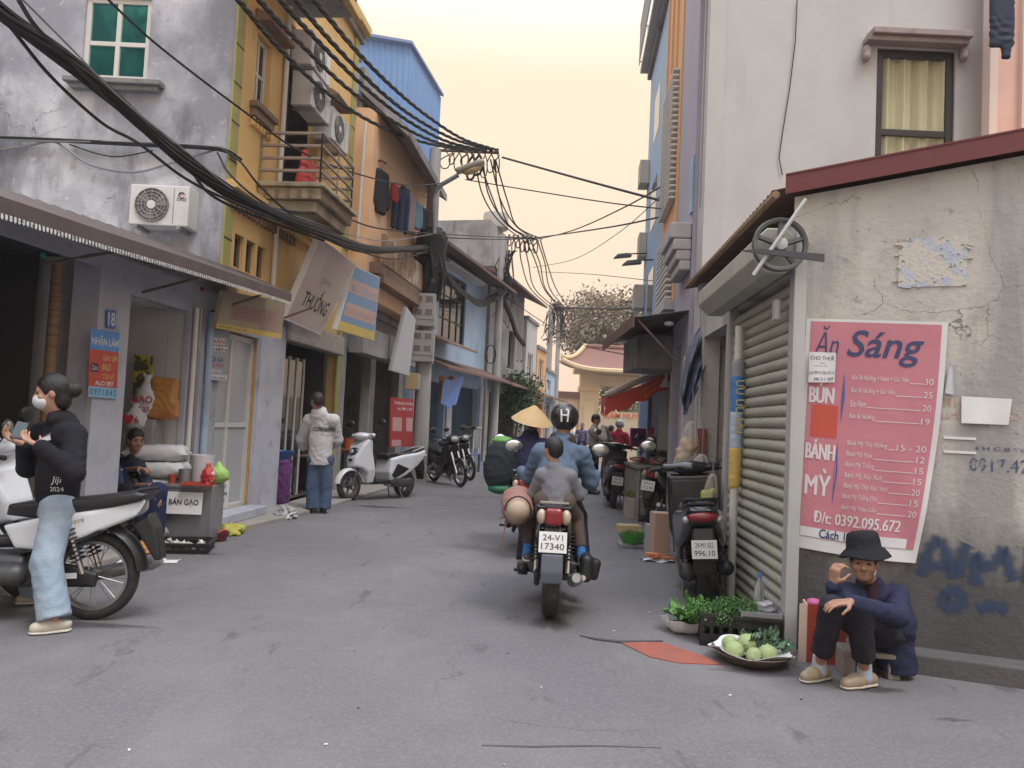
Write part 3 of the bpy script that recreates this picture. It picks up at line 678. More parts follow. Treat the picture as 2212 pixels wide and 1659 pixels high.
# worn plaster patch where a sign used to hang
u0, z1_ = pwuv(1942, 516); u1, z0_ = pwuv(2088, 618)
m_patch = mat('peeled_paint', (.42, .46, .55), .85, layers=[(9, .44, .5, (.52, .48, .42), .95), (30, .6, .64, (.12, .11, .1), .8)], bump=(30, .5))
b = MB(); b.bx(u0, u1, -.006, -.001, z0_, z1_); o = pwf(b.build('peeled_patch', m_patch, R))
b = MB()
for i in range(16):
    t = i/60; side_ = i % 4; a = random.random(); du, dz = u1-u0, z1_-z0_
    p = [(u0+a*du, z0_), (u0+a*du, z1_), (u0, z0_+a*dz), (u1, z0_+a*dz)][side_]
    b.box((p[0]+random.uniform(-.008, .008), -.006, p[1]+random.uniform(-.008, .008)), (random.uniform(.02, .06), .008, random.uniform(.008, .02)), (0, random.uniform(-.6, .6), 0))
o = pwf(b.build('paint_flakes', m_patch, R)); o['kind'] = 'stuff'
# fixed papers and writing on the wall (flat things)
m_paper = mat('white_paper', (.66, .66, .66), .7, bump=(9, .15))
m_navy = mat('navy_print', (.02, .035, .12), .6, var=0)
def pwpt(off):
    return lambda a, b_: pw0+pwd*a+pwn*off+Vector((0, 0, b_))
def wallpaper(name, label, cat, corners, m, nz=4, lift=.01, curl=.02):
    c = [pwuv(*q, lift) for q in corners]
    root = thing(name, label, cat, pw0+pwd*c[3][0]+pwn*lift+V(0, 0, c[3][1]), PWA)
    def fn(u, v):
        a = Vector(c[0]).lerp(Vector(c[1]), u); d = Vector(c[3]).lerp(Vector(c[2]), u); q = a.lerp(d, v)
        return (q[0]-c[3][0], -curl*abs(math.sin(3*u+1))*v*.6-.004*math.sin(7*u), q[1]-c[3][1])
    MB().grid(fn, 8, 8, th=.002).build('sheet', m, root, smooth=True)
    return root, fn
wallpaper('paper_sheet', 'blank white paper stuck on the stained wall beside the banner', 'paper', [(2077, 856), (2186, 862), (2178, 918), (2076, 914)], m_paper)
# torn leftovers
wallpaper('torn_paper', 'torn narrow strip of grey paper between the banner and the blank sheet', 'paper', [(2048, 800), (2062, 786), (2070, 855), (2040, 850)], mat('torn_grey', (.45, .46, .48), .8), curl=.03)
def pwtext(s, x0, y0, x1, y1, m, name='wall_writing', shear=0, bold=0.):
    a, zt_ = pwuv(x0, y0); c, zb = pwuv(x1, y1)
    o = text_on(lambda p, q: Vector((p, -.004, q)), s, (a, c, -zt_, -zb), m, R, shear, bold, name)
    for v in o.data.vertices: v.co.z = -v.co.z
    return pwf(o)
m_ink = mat('faded_navy_ink', (.06, .085, .17), .8, layers=[(20, .5, .6, (.4, .38, .34), .75)])
m_redink = mat('faded_red_ink', (.42, .26, .21), .85, layers=[(16, .45, .58, (.5, .46, .4), .8)])
m_spray = mat('faded_blue_spray', (.075, .11, .18), .9, layers=[(7, .40, .56, (.17, .165, .165), .95)])
pwtext('0917.4299', 2095, 988, 2262, 1026, m_ink)
pwtext('KH C B TQN', 2108, 964, 2240, 980, m_ink, bold=.01)
pwtext('LH 493 6671', 2030, 884, 2222, 910, m_redink, bold=.02)
pwtext('CHI 14', 2028, 860, 2075, 880, m_redink, bold=.02); 
def spray(pts, w):
    P = [Vector((*pwuv(*p), 0)) for p in spl2(pts)]
    for k, (ww, al) in enumerate(((w*1.5, .28), (w, .35), (w*.55, .5))):
        b = MB(); vs = []
        for i, p in enumerate(P):
            t = (P[min(i+1, len(P)-1)]-P[max(i-1, 0)]); nn = Vector((-t.y, t.x, 0)).normalized()*ww*(.5+.12*math.sin(i*1.7)); vs += [(p.x+nn.x, -.0022-.0008*k, p.y+nn.y), (p.x-nn.x, -.0022-.0008*k, p.y-nn.y)]
        b.add(vs, [(2*i, 2*i+1, 2*i+3, 2*i+2) for i in range(len(P)-1)]); pwf(b.build('spray_stroke', mat('spray%d' % k, (.05, .085, .16), .9, alpha=al), R))
def spl2(P, n=6):
    Q = [P[0]]+list(P)+[P[-1]]; out = []
    for i in range(1, len(Q)-2):
        for k in range(n):
            t = k/n; out.append(tuple(.5*((2*Q[i][j])+(Q[i+1][j]-Q[i-1][j])*t+(2*Q[i-1][j]-5*Q[i][j]+4*Q[i+1][j]-Q[i+2][j])*t*t+(3*Q[i][j]-Q[i-1][j]-3*Q[i+1][j]+Q[i+2][j])*t**3) for j in (0, 1)))
    return out+[P[-1]]
for st_ in ([(1990, 1245), (2004, 1195), (2022, 1168), (2040, 1185), (2062, 1250)], [(2002, 1222), (2050, 1222)], [(2090, 1175), (2078, 1200), (2072, 1245)], [(2108, 1265), (2106, 1200), (2125, 1225), (2150, 1215), (2168, 1190), (2182, 1235), (2190, 1255)], [(2040, 1285), (2060, 1275), (2078, 1290), (2070, 1310), (2045, 1312), (2036, 1295), (2046, 1282)], [(2110, 1318), (2150, 1308), (2175, 1322)], [(2230, 1180), (2215, 1260)]): spray(st_, .055)
for y_ in (945, 975):
    a, z_ = pwuv(2038, y_); c, _ = pwuv(2108, y_+2); b = MB(); b.bx(a, c, -.007, -.002, z_-.008, z_+.008); pwf(b.build('tape_strip', m_paper, R))
# ------------------------------------------------------------------ the breakfast banner
CR = [(1742, 688), (2048, 696), (1977, 1216), (1716, 1180)]
cc = [Vector(pwuv(*q, .012)) for q in CR]
bn = thing('banner', 'pink breakfast menu banner with torn curling edge on the cream wall', 'banner', pw0+pwd*cc[3].x+pwn*.012+V(0, 0, cc[3].y), PWA)
def bfn(s_, t_):
    a = cc[0].lerp(cc[1], s_); d = cc[3].lerp(cc[2], s_); q = a.lerp(d, t_)
    q = q+Vector((.03*math.sin(math.pi*t_)*s_, -.012*math.sin(math.pi*s_)*t_))
    bulge = .006+.03*s_*max(0, t_-.45)*(1+.7*math.sin(14*(s_*.9-t_)))+.004*math.sin(9*t_+5*s_)
    return Vector((q.x-cc[3].x, -bulge, q.y-cc[3].y))
m_ban = mat('banner_pink', (.50, .185, .23), .42, layers=[(2, .45, .65, (.44, .165, .205), .6)], bump=(6, .25)); m_bwhite = mat('banner_white', (.62, .62, .63), .45)
MB().grid(lambda u, v: bfn(u, v)+Vector((0, .002, 0)), 30, 40, th=.002).build('sheet', m_bwhite, bn, smooth=True)
MB().grid(lambda u, v: bfn(.035+u*.925, .012+v*.935)+Vector((0, -.002, 0)), 30, 40).build('printed_field', m_ban, bn, smooth=True)
pr_ = lambda off: (lambda a, b_: bfn(a, b_)+Vector((0, -off, 0)))
def patchq(name, m, a0, a1, b0, b1, off=.0035, par=None): return MB().grid(lambda u, v: bfn(a0+u*(a1-a0), b0+v*(b1-b0))+Vector((0, -off, 0)), 8, 6).build(name, m, par or bn, smooth=True)
patchq('printed_strip', m_bwhite, .04, .9, .905, .945)
patchq('red_square', mat('red_print', (.50, .075, .05), .5), .075, .275, .375, .515)
m_wp = mat('white_print', (.60, .56, .57), .5, var=0); m_bp = mat('navy_banner_print', (.035, .05, .13), .45, var=0); m_barp = mat('blue_bar_print', (.06, .10, .3), .5, var=0)
text_on(pr_(.005), 'Ăn', (.07, .25, .03, .155), m_bp, bn, .25)
text_on(pr_(.005), 'Sáng', (.31, .85, .045, .195), m_bp, bn, .25, .012)
for s_, bx_ in (('BÚN', (.055, .235, .28, .368)), ('BÁNH', (.05, .27, .525, .61)), ('MỲ', (.06, .255, .65, .765))): [text_on(pr_(.0055+.0002*k), s_, (bx_[0]+dx, bx_[1]+dx, bx_[2], bx_[3]), m_wp, bn) for k, dx in enumerate((-.005, 0, .005))]
for (a, b0, b1) in ((.305, .225, .45), (.29, .52, .8)):
    MB().add([bfn(a-.003, b0)+V(0, -.005, 0), bfn(a+.012, (b0+b1)/2)+V(0, -.005, 0), bfn(a-.008, b1)+V(0, -.005, 0), bfn(a-.012, (b0+b1)/2)+V(0, -.005, 0)], [(0, 1, 2, 3)]).build('blue_bar', m_barp, bn)
menu = [(.235, 'Bún Bì Nướng + Nem + Giò Viên', .40, '30'), (.29, 'Bún Bì Nướng + Giò Viên', .31, '25'), (.345, 'Bún Nem', .11, '20'), (.4, 'Bún Bì Nướng', .18, '19'),
        (.515, 'Bánh Mỳ Thịt Nướng', .29, '15 - 20'), (.56, 'Bánh Mỳ Pate', .19, '12'), (.605, 'Bánh Mỳ Trứng', .21, '15'), (.65, 'Bánh Mỳ Xúc Xích', .28, '15'), (.695, 'Bánh Mỳ Thịt Xúc Xích', .33, '20'), (.74, 'Bánh Mỳ Trứng Chả', .26, '15'), (.785, 'Bánh Mỳ Thập Cẩm', .27, '20')]
for (t_, s_, w_, pr__) in menu:
    text_on(pr_(.0055), s_, (.36, .36+w_, t_, t_+.028), m_wp, bn)
    text_on(pr_(.0055), pr__, (.93-.03*len(pr__), .93, t_+.004, t_+.03), m_wp, bn)
    patchq('rule', m_wp, .36+w_+.01, .93-.03*len(pr__)-.01, t_+.0255, t_+.0285, .0055)
text_on(pr_(.006), 'Đ/t: 0392.095.672', (.14, .83, .83, .88), m_wp, bn); text_on(pr_(.0062), 'Đ/t: 0392.095.672', (.145, .835, .83, .88), m_wp, bn)
text_on(pr_(.006), 'Cách 10 m', (.2, .55, .905, .943), m_navy, bn, 0, .015)
c0 = [(1748, 760), (1806, 762), (1803, 826), (1746, 826)]
pn, pfn = wallpaper('rental_notice', 'small white rental notice taped over the corner of the pink banner', 'paper', c0, m_paper, lift=.035, curl=.004)
for s_, b_ in (('CHO THUÊ', (.06, .94, .1, .26)), ('nhà', (.4, .6, .33, .38)), ('Diện tích 30m', (.2, .7, .43, .48)), ('LH 0914 026 0114', (.03, .97, .62, .73)), ('098 213 1097', (.2, .95, .84, .95))):
    text_on(lambda a, q: Vector(pfn(a, q))+V(0, -.004, 0), s_, b_, m_navy, pn)
# ================================================================== white house behind the corner shop
WP0 = (Rx(9.05), 9.05); WP1 = (Rx(8.6), 8.6)
fw_ = Fac(None, WP0, WP1)
wu0, wu1 = .1, fw_.w-.1
fw_ = house('white_house', 'plain cream white house above the red edged roof with curtained window', WP0, WP1, 9, 9.3, [(wu0, wu1, 4.0, 6.85)], m_white, floors=(3.,))
R = fw_.root
drop_side(R, fw_.w); drop_side(R, 0)
m_bf = mat('black_frame', (.022, .02, .026), .35)
m_curt = mat('cream_curtain', (.66, .62, .38), .8)
window(fw_, wu0, wu1, 4.0, 6.85, .03, 1, 2, m_bf, m_glassd, .06, zs=[4.9])
part(fw_, 'window_hood', m_white, wu0-.05, wu1+.1, -.2, -.001, 6.9, 7.0, .008)
x0, x1 = at(1893, 200, 8.6).x, at(2063, 200, 8.6).x; z1_ = at(1980, 107, 8.6).z; z0_ = z1_-1.75
frontal(R, 8.6, 'gable_wall', m_white, Rx(8.6)+.005, at(2140, 200, 8.6).x+.4, 0, 9.3, [(x0, x1, z0_, z1_)])
side_window(R, 8.6, x0, x1, z0_, z1_, m_bf, mat('clear_window', (.35, .38, .36), .04, alpha=.1, spec=.25, var=0), 1, 2, .085, zs=[at(1980, 285, 8.6).z])
b = MB(); b.grid(lambda u, v: (u*(x1-x0), .035*math.sin(u*26+.6*math.sin(v*3))+.02*math.sin(u*61), z0_+v*(z1_-z0_)), 80, 6, th=.004); o = b.build('curtain', m_curt, R, smooth=True)
o.rotation_euler = (0, 0, -R.rotation_euler.z); o.location = toloc(R, Vector((x0, 8.71, 0)))
lz = at(1980, 70, 8.5).z
m_lint = mat('stained_ledge', (.32, .26, .25), .85, layers=[(4, .5, .65, (.2, .14, .13), .7)])
wpart(R, 'window_ledge', m_lint, at(1880, 80, 8.5).x, at(2093, 80, 8.5).x, 8.4, 8.598, lz-.07, lz, .008)
wpart(R, 'window_ledge', m_lint, at(1872, 80, 8.5).x, at(2090, 80, 8.5).x, 8.45, 8.597, lz-.13, lz-.072, .008)
for px in (1872, 2082):
    p = at(px, 115, 8.55); sdm = SD(.02); sdm.ell((0, 0, 0), (.06, .05, .1)); sdm.ell((.03, -.01, -.06), (.05, .04, .05)); o = sdm.mesh(.012, 'broken_bracket', m_lint, R); o.location = toloc(R, p)
# hairline cable down the wall
P = [at(*q, 8.58) for q in ((1722, 0), (1718, 90), (1706, 190), (1690, 290), (1683, 340), (1690, 378))]
b = MB(); b.tube(P, .006, 5); o = b.build('loose_wire', m_cable, R); o.rotation_euler = (0, 0, -R.rotation_euler.z); o.location = toloc(R, Vector((0, 0, 0)))
# ------------------------------------------------------------------ lavender house, projecting bay
LP0 = (Rx(10.5)-.05, 10.5); LP1 = (Rx(9.07)-.05, 9.07)
fl_ = house('lavender_house', 'narrow lavender house with stepped stucco balcony foot next to the white house', LP0, LP1, 8, 9.6, [(.2, .8, .05, 2.5)], m_lav, floors=(2.9,))
R = fl_.root
oz = fl_.z(1508, 572)
for k, (dx, h_) in enumerate(((.14, .12), (.18, .12), (.22, .14), (.26, .2))):
    part(fl_, 'stucco_moulding', mat('pale_stucco', (.42, .40, .42), .85, layers=[(3, .5, .66, (.3, .28, .29), .6)]), fl_.w-.75-dx, fl_.w-.02, -dx, -.002-k*.001, oz+.05+sum((.12, .12, .14, .2)[:k])+k*.002, oz+.05+sum((.12, .12, .14, .2)[:k+1]), .02)
part(fl_, 'upper_bay', m_lav, fl_.w-.5, fl_.w+.0, -.16, -.003, 8.5, 9.5, .04)
part(fl_, 'meter_panel', m_lblue, fl_.w-.16, fl_.w-.0, -.03, -.004, oz+.75, oz+1.45, .005)
# ------------------------------------------------------------------ orange house with louvred balcony front
OP0 = (Rx(12.5)-.0, 12.5); OP1 = (Rx(10.52)-.0, 10.52)
fo_ = house('orange_house', 'orange house with white louvred balcony front beside the lavender house', OP0, OP1, 8, 10.2, [(.2, 1.4, .05, 2.5)], m_white, floors=(2.9,))
R = fo_.root
# a leaning louvre screen
lz0, lz1 = fo_.z(1460, 545, .4), 10.1
b = MB(); b.bx(.05, fo_.w-.05, -.06, -.003, lz0, lz1); b.build('screen_panel', m_orange, R)
lm = MB().bx(.3, fo_.w-.3, -.15, -.062, 0, .03).mesh('louvre', m_wframe)
for i in range(40):
    z = lz0+.05+i*.085+(0 if i < 12 else .0)
    if z > lz1 or (12 <= i < 17): continue
    o = link(bpy.data.objects.new('louvre', lm), R); o.location = (0, 0, z)
b = MB(); b.bx(.05, fo_.w, -.2, -.003, lz0-.16, lz0-.02); b.build('balcony_slab', m_white, R, bevel=.01)
for i in range(3): part(fo_, 'screen_post', m_orange, .12+i*.6, .2+i*.6, -.09, -.061, lz0+3.5, lz1, 0)
# ------------------------------------------------------------------ tall blue house
BP0 = (Rx(16.4)+.0, 16.4); BP1 = (Rx(12.52)+.0, 12.52)
fb_ = house('blue_house', 'tall narrow sky blue house with planted roof balcony', BP0, BP1, 9, 9.0, [(.4, 2.9, .05, 2.5)], m_blueh, floors=(2.9,))
R = fb_.root
for (z_, d_) in ((3.9, .22), (5.0, .16), (6.55, .2)):
    part(fb_, 'ledge', mat('pale_ledge', (.5, .47, .42), .8), -.02, .5, -d_, -.002, z_, z_+.5, .015)
part(fb_, 'balcony_slab', m_white, -.05, fb_.w, -.24, .3, 9.145, 9.26, .01)
railing(fb_, [(0, .2), (0, -.27), (fb_.w-.1, -.27)], 9.3, 10.2, m_gmet, .12, .012, 2, 'balcony_railing')
part(fb_, 'penthouse', m_white, .8, fb_.w, .4, 6, 9.31, 12.5)
for k, (zz, yy) in enumerate(((8.0, .3), (6.2, .3), (4.45, .3))): part(fb_, 'window', m_glassd, 1.2, 2.2, -.006, -.002, zz-.9, zz)
# wall lamps on arms
for i, (px, py) in enumerate(((1345, 555), (1365, 570))):
    Y = 15.6-i*1.4; tip = at(px, py, Y); b0 = Vector((Rx(Y)+.0, Y+.1, tip.z+.12))
    t = thing('wall_lamp', ('higher' if i == 0 else 'lower')+' flat wall lamp of two on thin arms on the blue house', 'lamp', b0, 0, 'wall lamps on the blue house')
    MB().tube([(0, 0, 0), tuple(tip-b0+V(.1, 0, .07))], .014, 6).build('arm', m_black, t)
    c_ = tip-b0; MB().add([c_+V(-.18, -.1, -.03), c_+V(.18, -.1, .02), c_+V(.18, .12, .02), c_+V(-.18, .12, -.03), c_+V(-.1, -.05, .05), c_+V(.1, -.05, .08), c_+V(.1, .06, .08), c_+V(-.1, .06, .05)], [(0, 1, 2, 3), (4, 7, 6, 5), (0, 4, 5, 1), (1, 5, 6, 2), (2, 6, 7, 3), (3, 7, 4, 0)]).build('lamp_head', m_black, t)
# ------------------------------------------------------------------ pink house at the frame edge
px0 = at(2138, 200, 8.3).x
pk = thing('pink_house', 'pale pink house wall with white pilasters above the red roof edge', 'house', (px0, 8.3, 0))
MB().bx(.12, 8, .06, 6, 0, 9).build('wall', m_pink, pk)
for u_ in (0, .36): MB().bx(u_, u_+.09, 0, .14, at(2150, 292, 8.3).z, 9).build('pilaster', mat('pale_pilaster', (.68, .55, .5), .8), pk)
b = MB(); zz = at(2170, 300, 8.2).z; b.prism([(-.05, zz-.02), (2, zz+.25), (2, zz-.5), (-.05, zz-.5)], -.15, .05, 'y'); b.build('roof_edge', mat('orange_tile', (.5, .18, .07), .7), pk)
# garment hanging high on the pink house
gp = at(2165, 0, 7.9)
sdm = SD(.03); sdm.box((0, 0, -.2), (.13, .03, .32), .03); sdm.box((.05, 0, -.52), (.05, .03, .12), .03); sdm.disp = folds(.012, .9)
t = thing('hanging_garment', 'dark navy garment hanging against the pink house', 'clothing', gp); sdm.mesh(.014, 'cloth', mat('navy_cloth', (.02, .03, .06), .85), t); MB().tube([(0, 0, .1), (0, .0, .5)], .006, 5).build('hanger', m_gmet, t)
# ================================================================== peach house (ground floor shops + overhanging upper floors)
PP0 = (Lx(13.72), 13.72); PP1 = (-2.62, 18.6)
fp = Fac(None, PP0, PP1)
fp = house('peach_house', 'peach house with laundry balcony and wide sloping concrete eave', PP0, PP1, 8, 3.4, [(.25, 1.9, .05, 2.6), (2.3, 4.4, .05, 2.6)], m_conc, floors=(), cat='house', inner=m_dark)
R = fp.root
def bk(name, m, P, z0, z1, root=None, bevel=0):       # plan polygon (world) pushed up, part of root
    r = root or R; b = MB(); b.prism([tuple(toloc(r, Vector((x, y, 0))))[:2] for x, y in P], z0, z1, 'z'); return b.build(name, m, r, bevel=bevel)
up = [(-2.72, 13.76), (-2.2, 18.2), (-9, 18.6), (-9, 13.76)]
bk('upper_wall', m_peach, up, 3.56, 7.0)
# balcony slab and parapet at first floor
bk('balcony_slab', m_brown, [(-2.5, 13.9), (-1.95, 17.9), (-2.3, 17.9), (-2.85, 13.9)], 4.0, 4.2)
bk('parapet', mat('patchy_brick', (.42, .27, .17), .85, layers=[(5, .47, .52, (.24, .14, .1), .9), (2, .55, .6, (.5, .42, .33), .8)], bump=(20, .4)), [(-2.46, 14.0), (-1.95, 17.85), (-2.02, 17.85), (-2.53, 14.0)], 4.201, 4.75)
bk('balcony_soffit', m_wood, [(-2.44, 14.0), (-1.98, 17.7), (-2.2, 17.7), (-2.7, 14.0)], 3.85, 3.998)
bk('salmon_panel', m_salmon, [(-2.2, 16.9), (-2.1, 17.9), (-2.16, 17.9), (-2.26, 16.9)], 3.6, 5.4)
# dark shop openings have fascia and shutter box
for (y0, y1, zz) in ((14.1, 15.6, 2.55), (16., 18.2, 2.6)):
    bk('fascia', m_conc, [(Lx(y0)+.25, y0), (Lx(y1)+.32, y1), (Lx(y1)-.02, y1), (Lx(y0)-.02, y0)], zz, zz+.5)
# wide sloping eave
b = MB()
E0 = [at(772, 232, 14.0), at(905, 395, 14.6), at(945, 350, 17.6), at(880, 225, 17.8)]
def wl(P): return [tuple(toloc(R, Vector(p))) for p in P]
c_ = [Vector((-3.05, 13.8, 7.35)), Vector((-2.1, 13.9, 6.55)), Vector((-1.75, 18.0, 6.55)), Vector((-3.0, 18.2, 7.35))]
vs = wl(c_)+wl([p+V(0, 0, .16) for p in c_]); b.add(vs, [(0, 1, 2, 3), (7, 6, 5, 4), (0, 4, 5, 1), (1, 5, 6, 2), (2, 6, 7, 3), (3, 7, 4, 0)]); b.build('eave_slab', m_conc, R)
bk('terrace_wall', m_conc, [(-3.05, 14.2), (-2.6, 18.1), (-2.7, 18.1), (-3.15, 14.2)], 7.3, 7.95)
bk('terrace_floor', m_conc, [(-3.0, 13.9), (-2.6, 18.2), (-9, 18.6), (-9, 13.9)], 7.0, 7.29)
for i in range(5): bk('terrace_post', m_conc, [(-3.3+.01*i-i*.22, 13.95), (-3.2-i*.22, 13.95), (-3.2-i*.22, 14.1), (-3.3-i*.22, 14.1)], 7.3, 8.0)
bk('terrace_rail', m_conc, [(-4.3, 13.93), (-3.1, 13.93), (-3.1, 14.12), (-4.3, 14.12)], 8.0, 8.12)
# blue corrugated shed on the roof
sh0 = Vector((-2.25, 16., 0))
sh = thing('rooftop_shed', 'blue corrugated metal shed on top of the peach house', 'shed', (-2.5, 16.0, 7.3), R_(0))
m_bsh = mat('blue_sheet_metal', (.17, .31, .56), .5, layers=[(1, .45, .65, (.14, .25, .52), .6)])
zt = at(875, 100, 16).z-7.3; zl = at(770, 62, 16).z-7.3; zf = at(945, 210, 18.2).z-7.3
b = MB(); n = 60
def fr_(u, v):
    x = -3.2*(1-u); ztop = zt+(zl-zt)*min(1, (1-u)*1.0)*1.25; return (x, .012*math.sin(u*3.2*50), v*ztop)
b.grid(lambda u, v: fr_(u, v), 160, 1, th=.004); b.build('front_sheeting', m_bsh, sh, smooth=True)
dx, dy = .45, 2.2
b = MB(); b.grid(lambda u, v: (dx*u+.012*math.sin(u*140), dy*u, v*(zt+(zf-zt)*u)), 140, 1, th=.004); b.build('side_sheeting', m_bsh, sh, smooth=True)
tl = fr_(0, 1)[2]
b = MB(); q = [V(.05, -.1, zt+.02), V(dx+.08, dy, zf+.02), V(-3.2+dx, dy, zf+.6), V(-3.2, -.1, tl+.02)]
b.add(q+[p+V(0, 0, .06) for p in q], [(0, 1, 2, 3), (7, 6, 5, 4), (0, 4, 5, 1), (1, 5, 6, 2), (2, 6, 7, 3), (3, 7, 4, 0)]); b.build('roof', mat('blue_roof_edge', (.2, .27, .45), .4, metal=.2), sh)
# ================================================================== left side beyond the first pole
LB0 = (-2.5, 19.0); LB1 = (-.95, 25.2)
fb = Fac(None, LB0, LB1)
wz0, wz1 = fb.z(975, 742), fb.z(975, 592); wu0, wu1 = fb.u(948, 660), fb.u(1006, 660)
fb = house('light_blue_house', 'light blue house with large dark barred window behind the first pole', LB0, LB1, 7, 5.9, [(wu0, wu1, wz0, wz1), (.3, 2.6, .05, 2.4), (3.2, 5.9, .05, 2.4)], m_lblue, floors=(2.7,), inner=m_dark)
R = fb.root
window(fb, wu0, wu1, wz0, wz1, .05, 4, 3, m_black, m_glassd, .05)
part(fb, 'window_canopy', m_wframe, wu0-.2, wu1+.9, -.35, -.002, wz1+.1, wz1+.16, .005)
b = MB(); b.prism([(-.9, 5.65), (.3, 6.0), (.3, 6.08), (-.9, 5.73)], -.2, fb.w+.4, 'x'); b.build('roof', m_rust, R)
b = MB(); b.prism([(-1.0, 2.62), (.0, 3.0), (.0, 3.06), (-1.0, 2.68)], -.1, fb.w, 'x'); b.build('shop_canopy', m_rust, R)
b = MB(); b.prism([(-.9, 3.25), (.0, 3.6), (.0, 3.66), (-.9, 3.31)], .1, 2.6, 'x'); b.build('canopy', mat('tile_rust', (.2, .12, .1), .8), R)
part(fb, 'upper_room', m_white, .2, 2.6, .6, 5, 6.1, 8.3)
for k in range(3): part(fb, 'shop_pier', m_pil if k else m_white, (.05, 2.7, 5.95)[k], (.28, 3.15, 6.3)[k], -.06, -.002, .05, 2.5)
GC0 = (-.85, 25.6); GC1 = (.35, 30.6)
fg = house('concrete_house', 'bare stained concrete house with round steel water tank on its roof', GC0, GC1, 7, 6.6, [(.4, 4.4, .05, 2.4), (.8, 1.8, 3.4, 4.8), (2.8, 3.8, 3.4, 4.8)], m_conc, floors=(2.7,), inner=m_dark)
R = fg.root
part(fg, 'stair_tower', m_conc, .05, 2.7, .15, 3.5, 6.75, 8.2)
b = MB(); b.prism([(-.9, 6.0), (.2, 6.5), (.2, 6.58), (-.9, 6.08)], -.2, fg.w+.2, 'x'); b.build('roof_canopy', m_rust, R)
b = MB(); b.prism([(-.9, 2.6), (0, 2.9), (0, 2.96), (-.9, 2.66)], 0, fg.w, 'x'); b.build('shop_canopy', m_rust, R)
tk = toloc(R, at(1070, 470, 26.6)); 
t = thing('water_tank', 'round steel water tank on the concrete house roof', 'water tank', at(1070, 500, 27.0)*1)
t.location.z = 8.2; b = MB(); b.lathe([(.42, 0), (.45, .02), (.45, .5), (.43, .56), (.0, .6)], 20); b.build('drum', mat('tank_steel', (.4, .38, .36), .4, metal=.5), t, smooth=True)
HH = [((.5, 31.), (1.0, 33.4), 5.6, m_white, 'narrow cream house with grey roof deep in the street', 'cream_house'), ((1.05, 33.6), (1.55, 36.), 4.7, m_orange, 'small orange fronted house near the street end', 'orange_fronted_house'), ((1.6, 36.2), (2.2, 39.5), 3.9, m_lblue, 'low bluish house before the gateway wall', 'bluish_house')]
for P0_, P1_, h_, m_, lb, nm in HH:
    f = house(nm, lb, P0_, P1_, 6, h_, [(.3, 1.9, .05, 2.3), (.5, 1.7, 3.0, min(h_-.4, 4.3))], m_, floors=(2.6,), inner=m_dark)
    window(f, .5, 1.7, 3.0, min(h_-.4, 4.3), .05, 2, 1, m_wframe, m_glassd, .06)
    b = MB(); b.prism([(-.7, 2.5), (0, 2.75), (0, 2.82), (-.7, 2.57)], 0, f.w, 'x'); b.build('shop_canopy', m_rust, f.root)
# ================================================================== gateway at the street end
GY = 46.
m_gate = mat('gate_ochre', (.62, .46, .28), .8, layers=[(1.2, .5, .7, (.5, .36, .22), .5)]); m_gtile = mat('gate_tiles', (.22, .11, .09), .8, layers=[(4, .5, .65, (.2, .1, .09), .6)], bump=(20, .6, (1, 1, 6)))
gx = lambda px, py=850: at(px, py, GY).x
gz = lambda py, px=1280: at(px, py, GY).z
gt = thing('gateway', 'ochre gateway with curved tiled roof at the end of the street', 'gateway', (gx(1270), GY, 0))
ox = gx(1270)
for px in (1253, 1390):
    x = gx(px)-ox; MB().bx(x, x+1.15, 0, .9, 0, gz(805)).build('pillar', m_gate, gt, bevel=.03)
    b = MB(); b.bx(x+.25, x+.9, -.04, -.002, .5, gz(868)); b.build('pillar_panel', mat('gate_panel', (.66, .5, .32), .8), gt, bevel=.02)
    MB().bx(x-.08, x+1.23, -.08, .98, gz(845), gz(836)).build('pillar_band', m_gate, gt)
MB().bx(gx(1238)-ox, gx(1430)-ox, -.05, .95, gz(808), gz(795)).build('lintel', m_gate, gt)
MB().bx(gx(1262)-ox, gx(1400)-ox, .1, .8, gz(832), gz(809)).build('beam', m_gate, gt)
# roof: concave hipped shape with upturned corners
x0, x1, xr0, xr1 = gx(1207)-ox, gx(1470)-ox, gx(1262)-ox, gx(1410)-ox; zr, ze = gz(748), gz(798)
b = MB()
def roofn(u, v):
    xe = x0+(x1-x0)*u; xr = xr0+(xr1-xr0)*u; t = v; c = t**1.6
    x = xe+(xr-xe)*t; y = -1.3*(1-t)+.45*t; lift = .55*abs(2*u-1)**4*(1-t)**2
    return (x, y, ze+(zr-ze)*c+lift)
b.grid(roofn, 40, 12, th=.12); b.build('roof', m_gtile, gt, smooth=True)
b = MB(); b.grid(lambda u, v: (roofn(u, v)[0], .9-roofn(u, v)[1], roofn(u, v)[2]), 40, 12, th=.12); b.build('roof', m_gtile, gt, smooth=True)
b = MB(); b.tube([Vector(roofn(0, i/10))+V(-.02, 0, .1) for i in range(11)], .13, 8); b.build('hip_ridge', m_gate, gt, smooth=True)
b = MB(); b.tube([Vector(roofn(1, i/10))+V(.02, 0, .1) for i in range(11)], .13, 8); b.build('hip_ridge', m_gate, gt, smooth=True)
b = MB(); b.tube([Vector(roofn(i/40, 0))+V(0, -.02, -.12) for i in range(41)], .14, 6); b.build('eave_moulding', m_gate, gt, smooth=True)
b = MB(); b.tube([(xr0, .45, zr+.05), (xr1, .45, zr+.05)], .12, 6); b.build('ridge', m_gtile, gt)
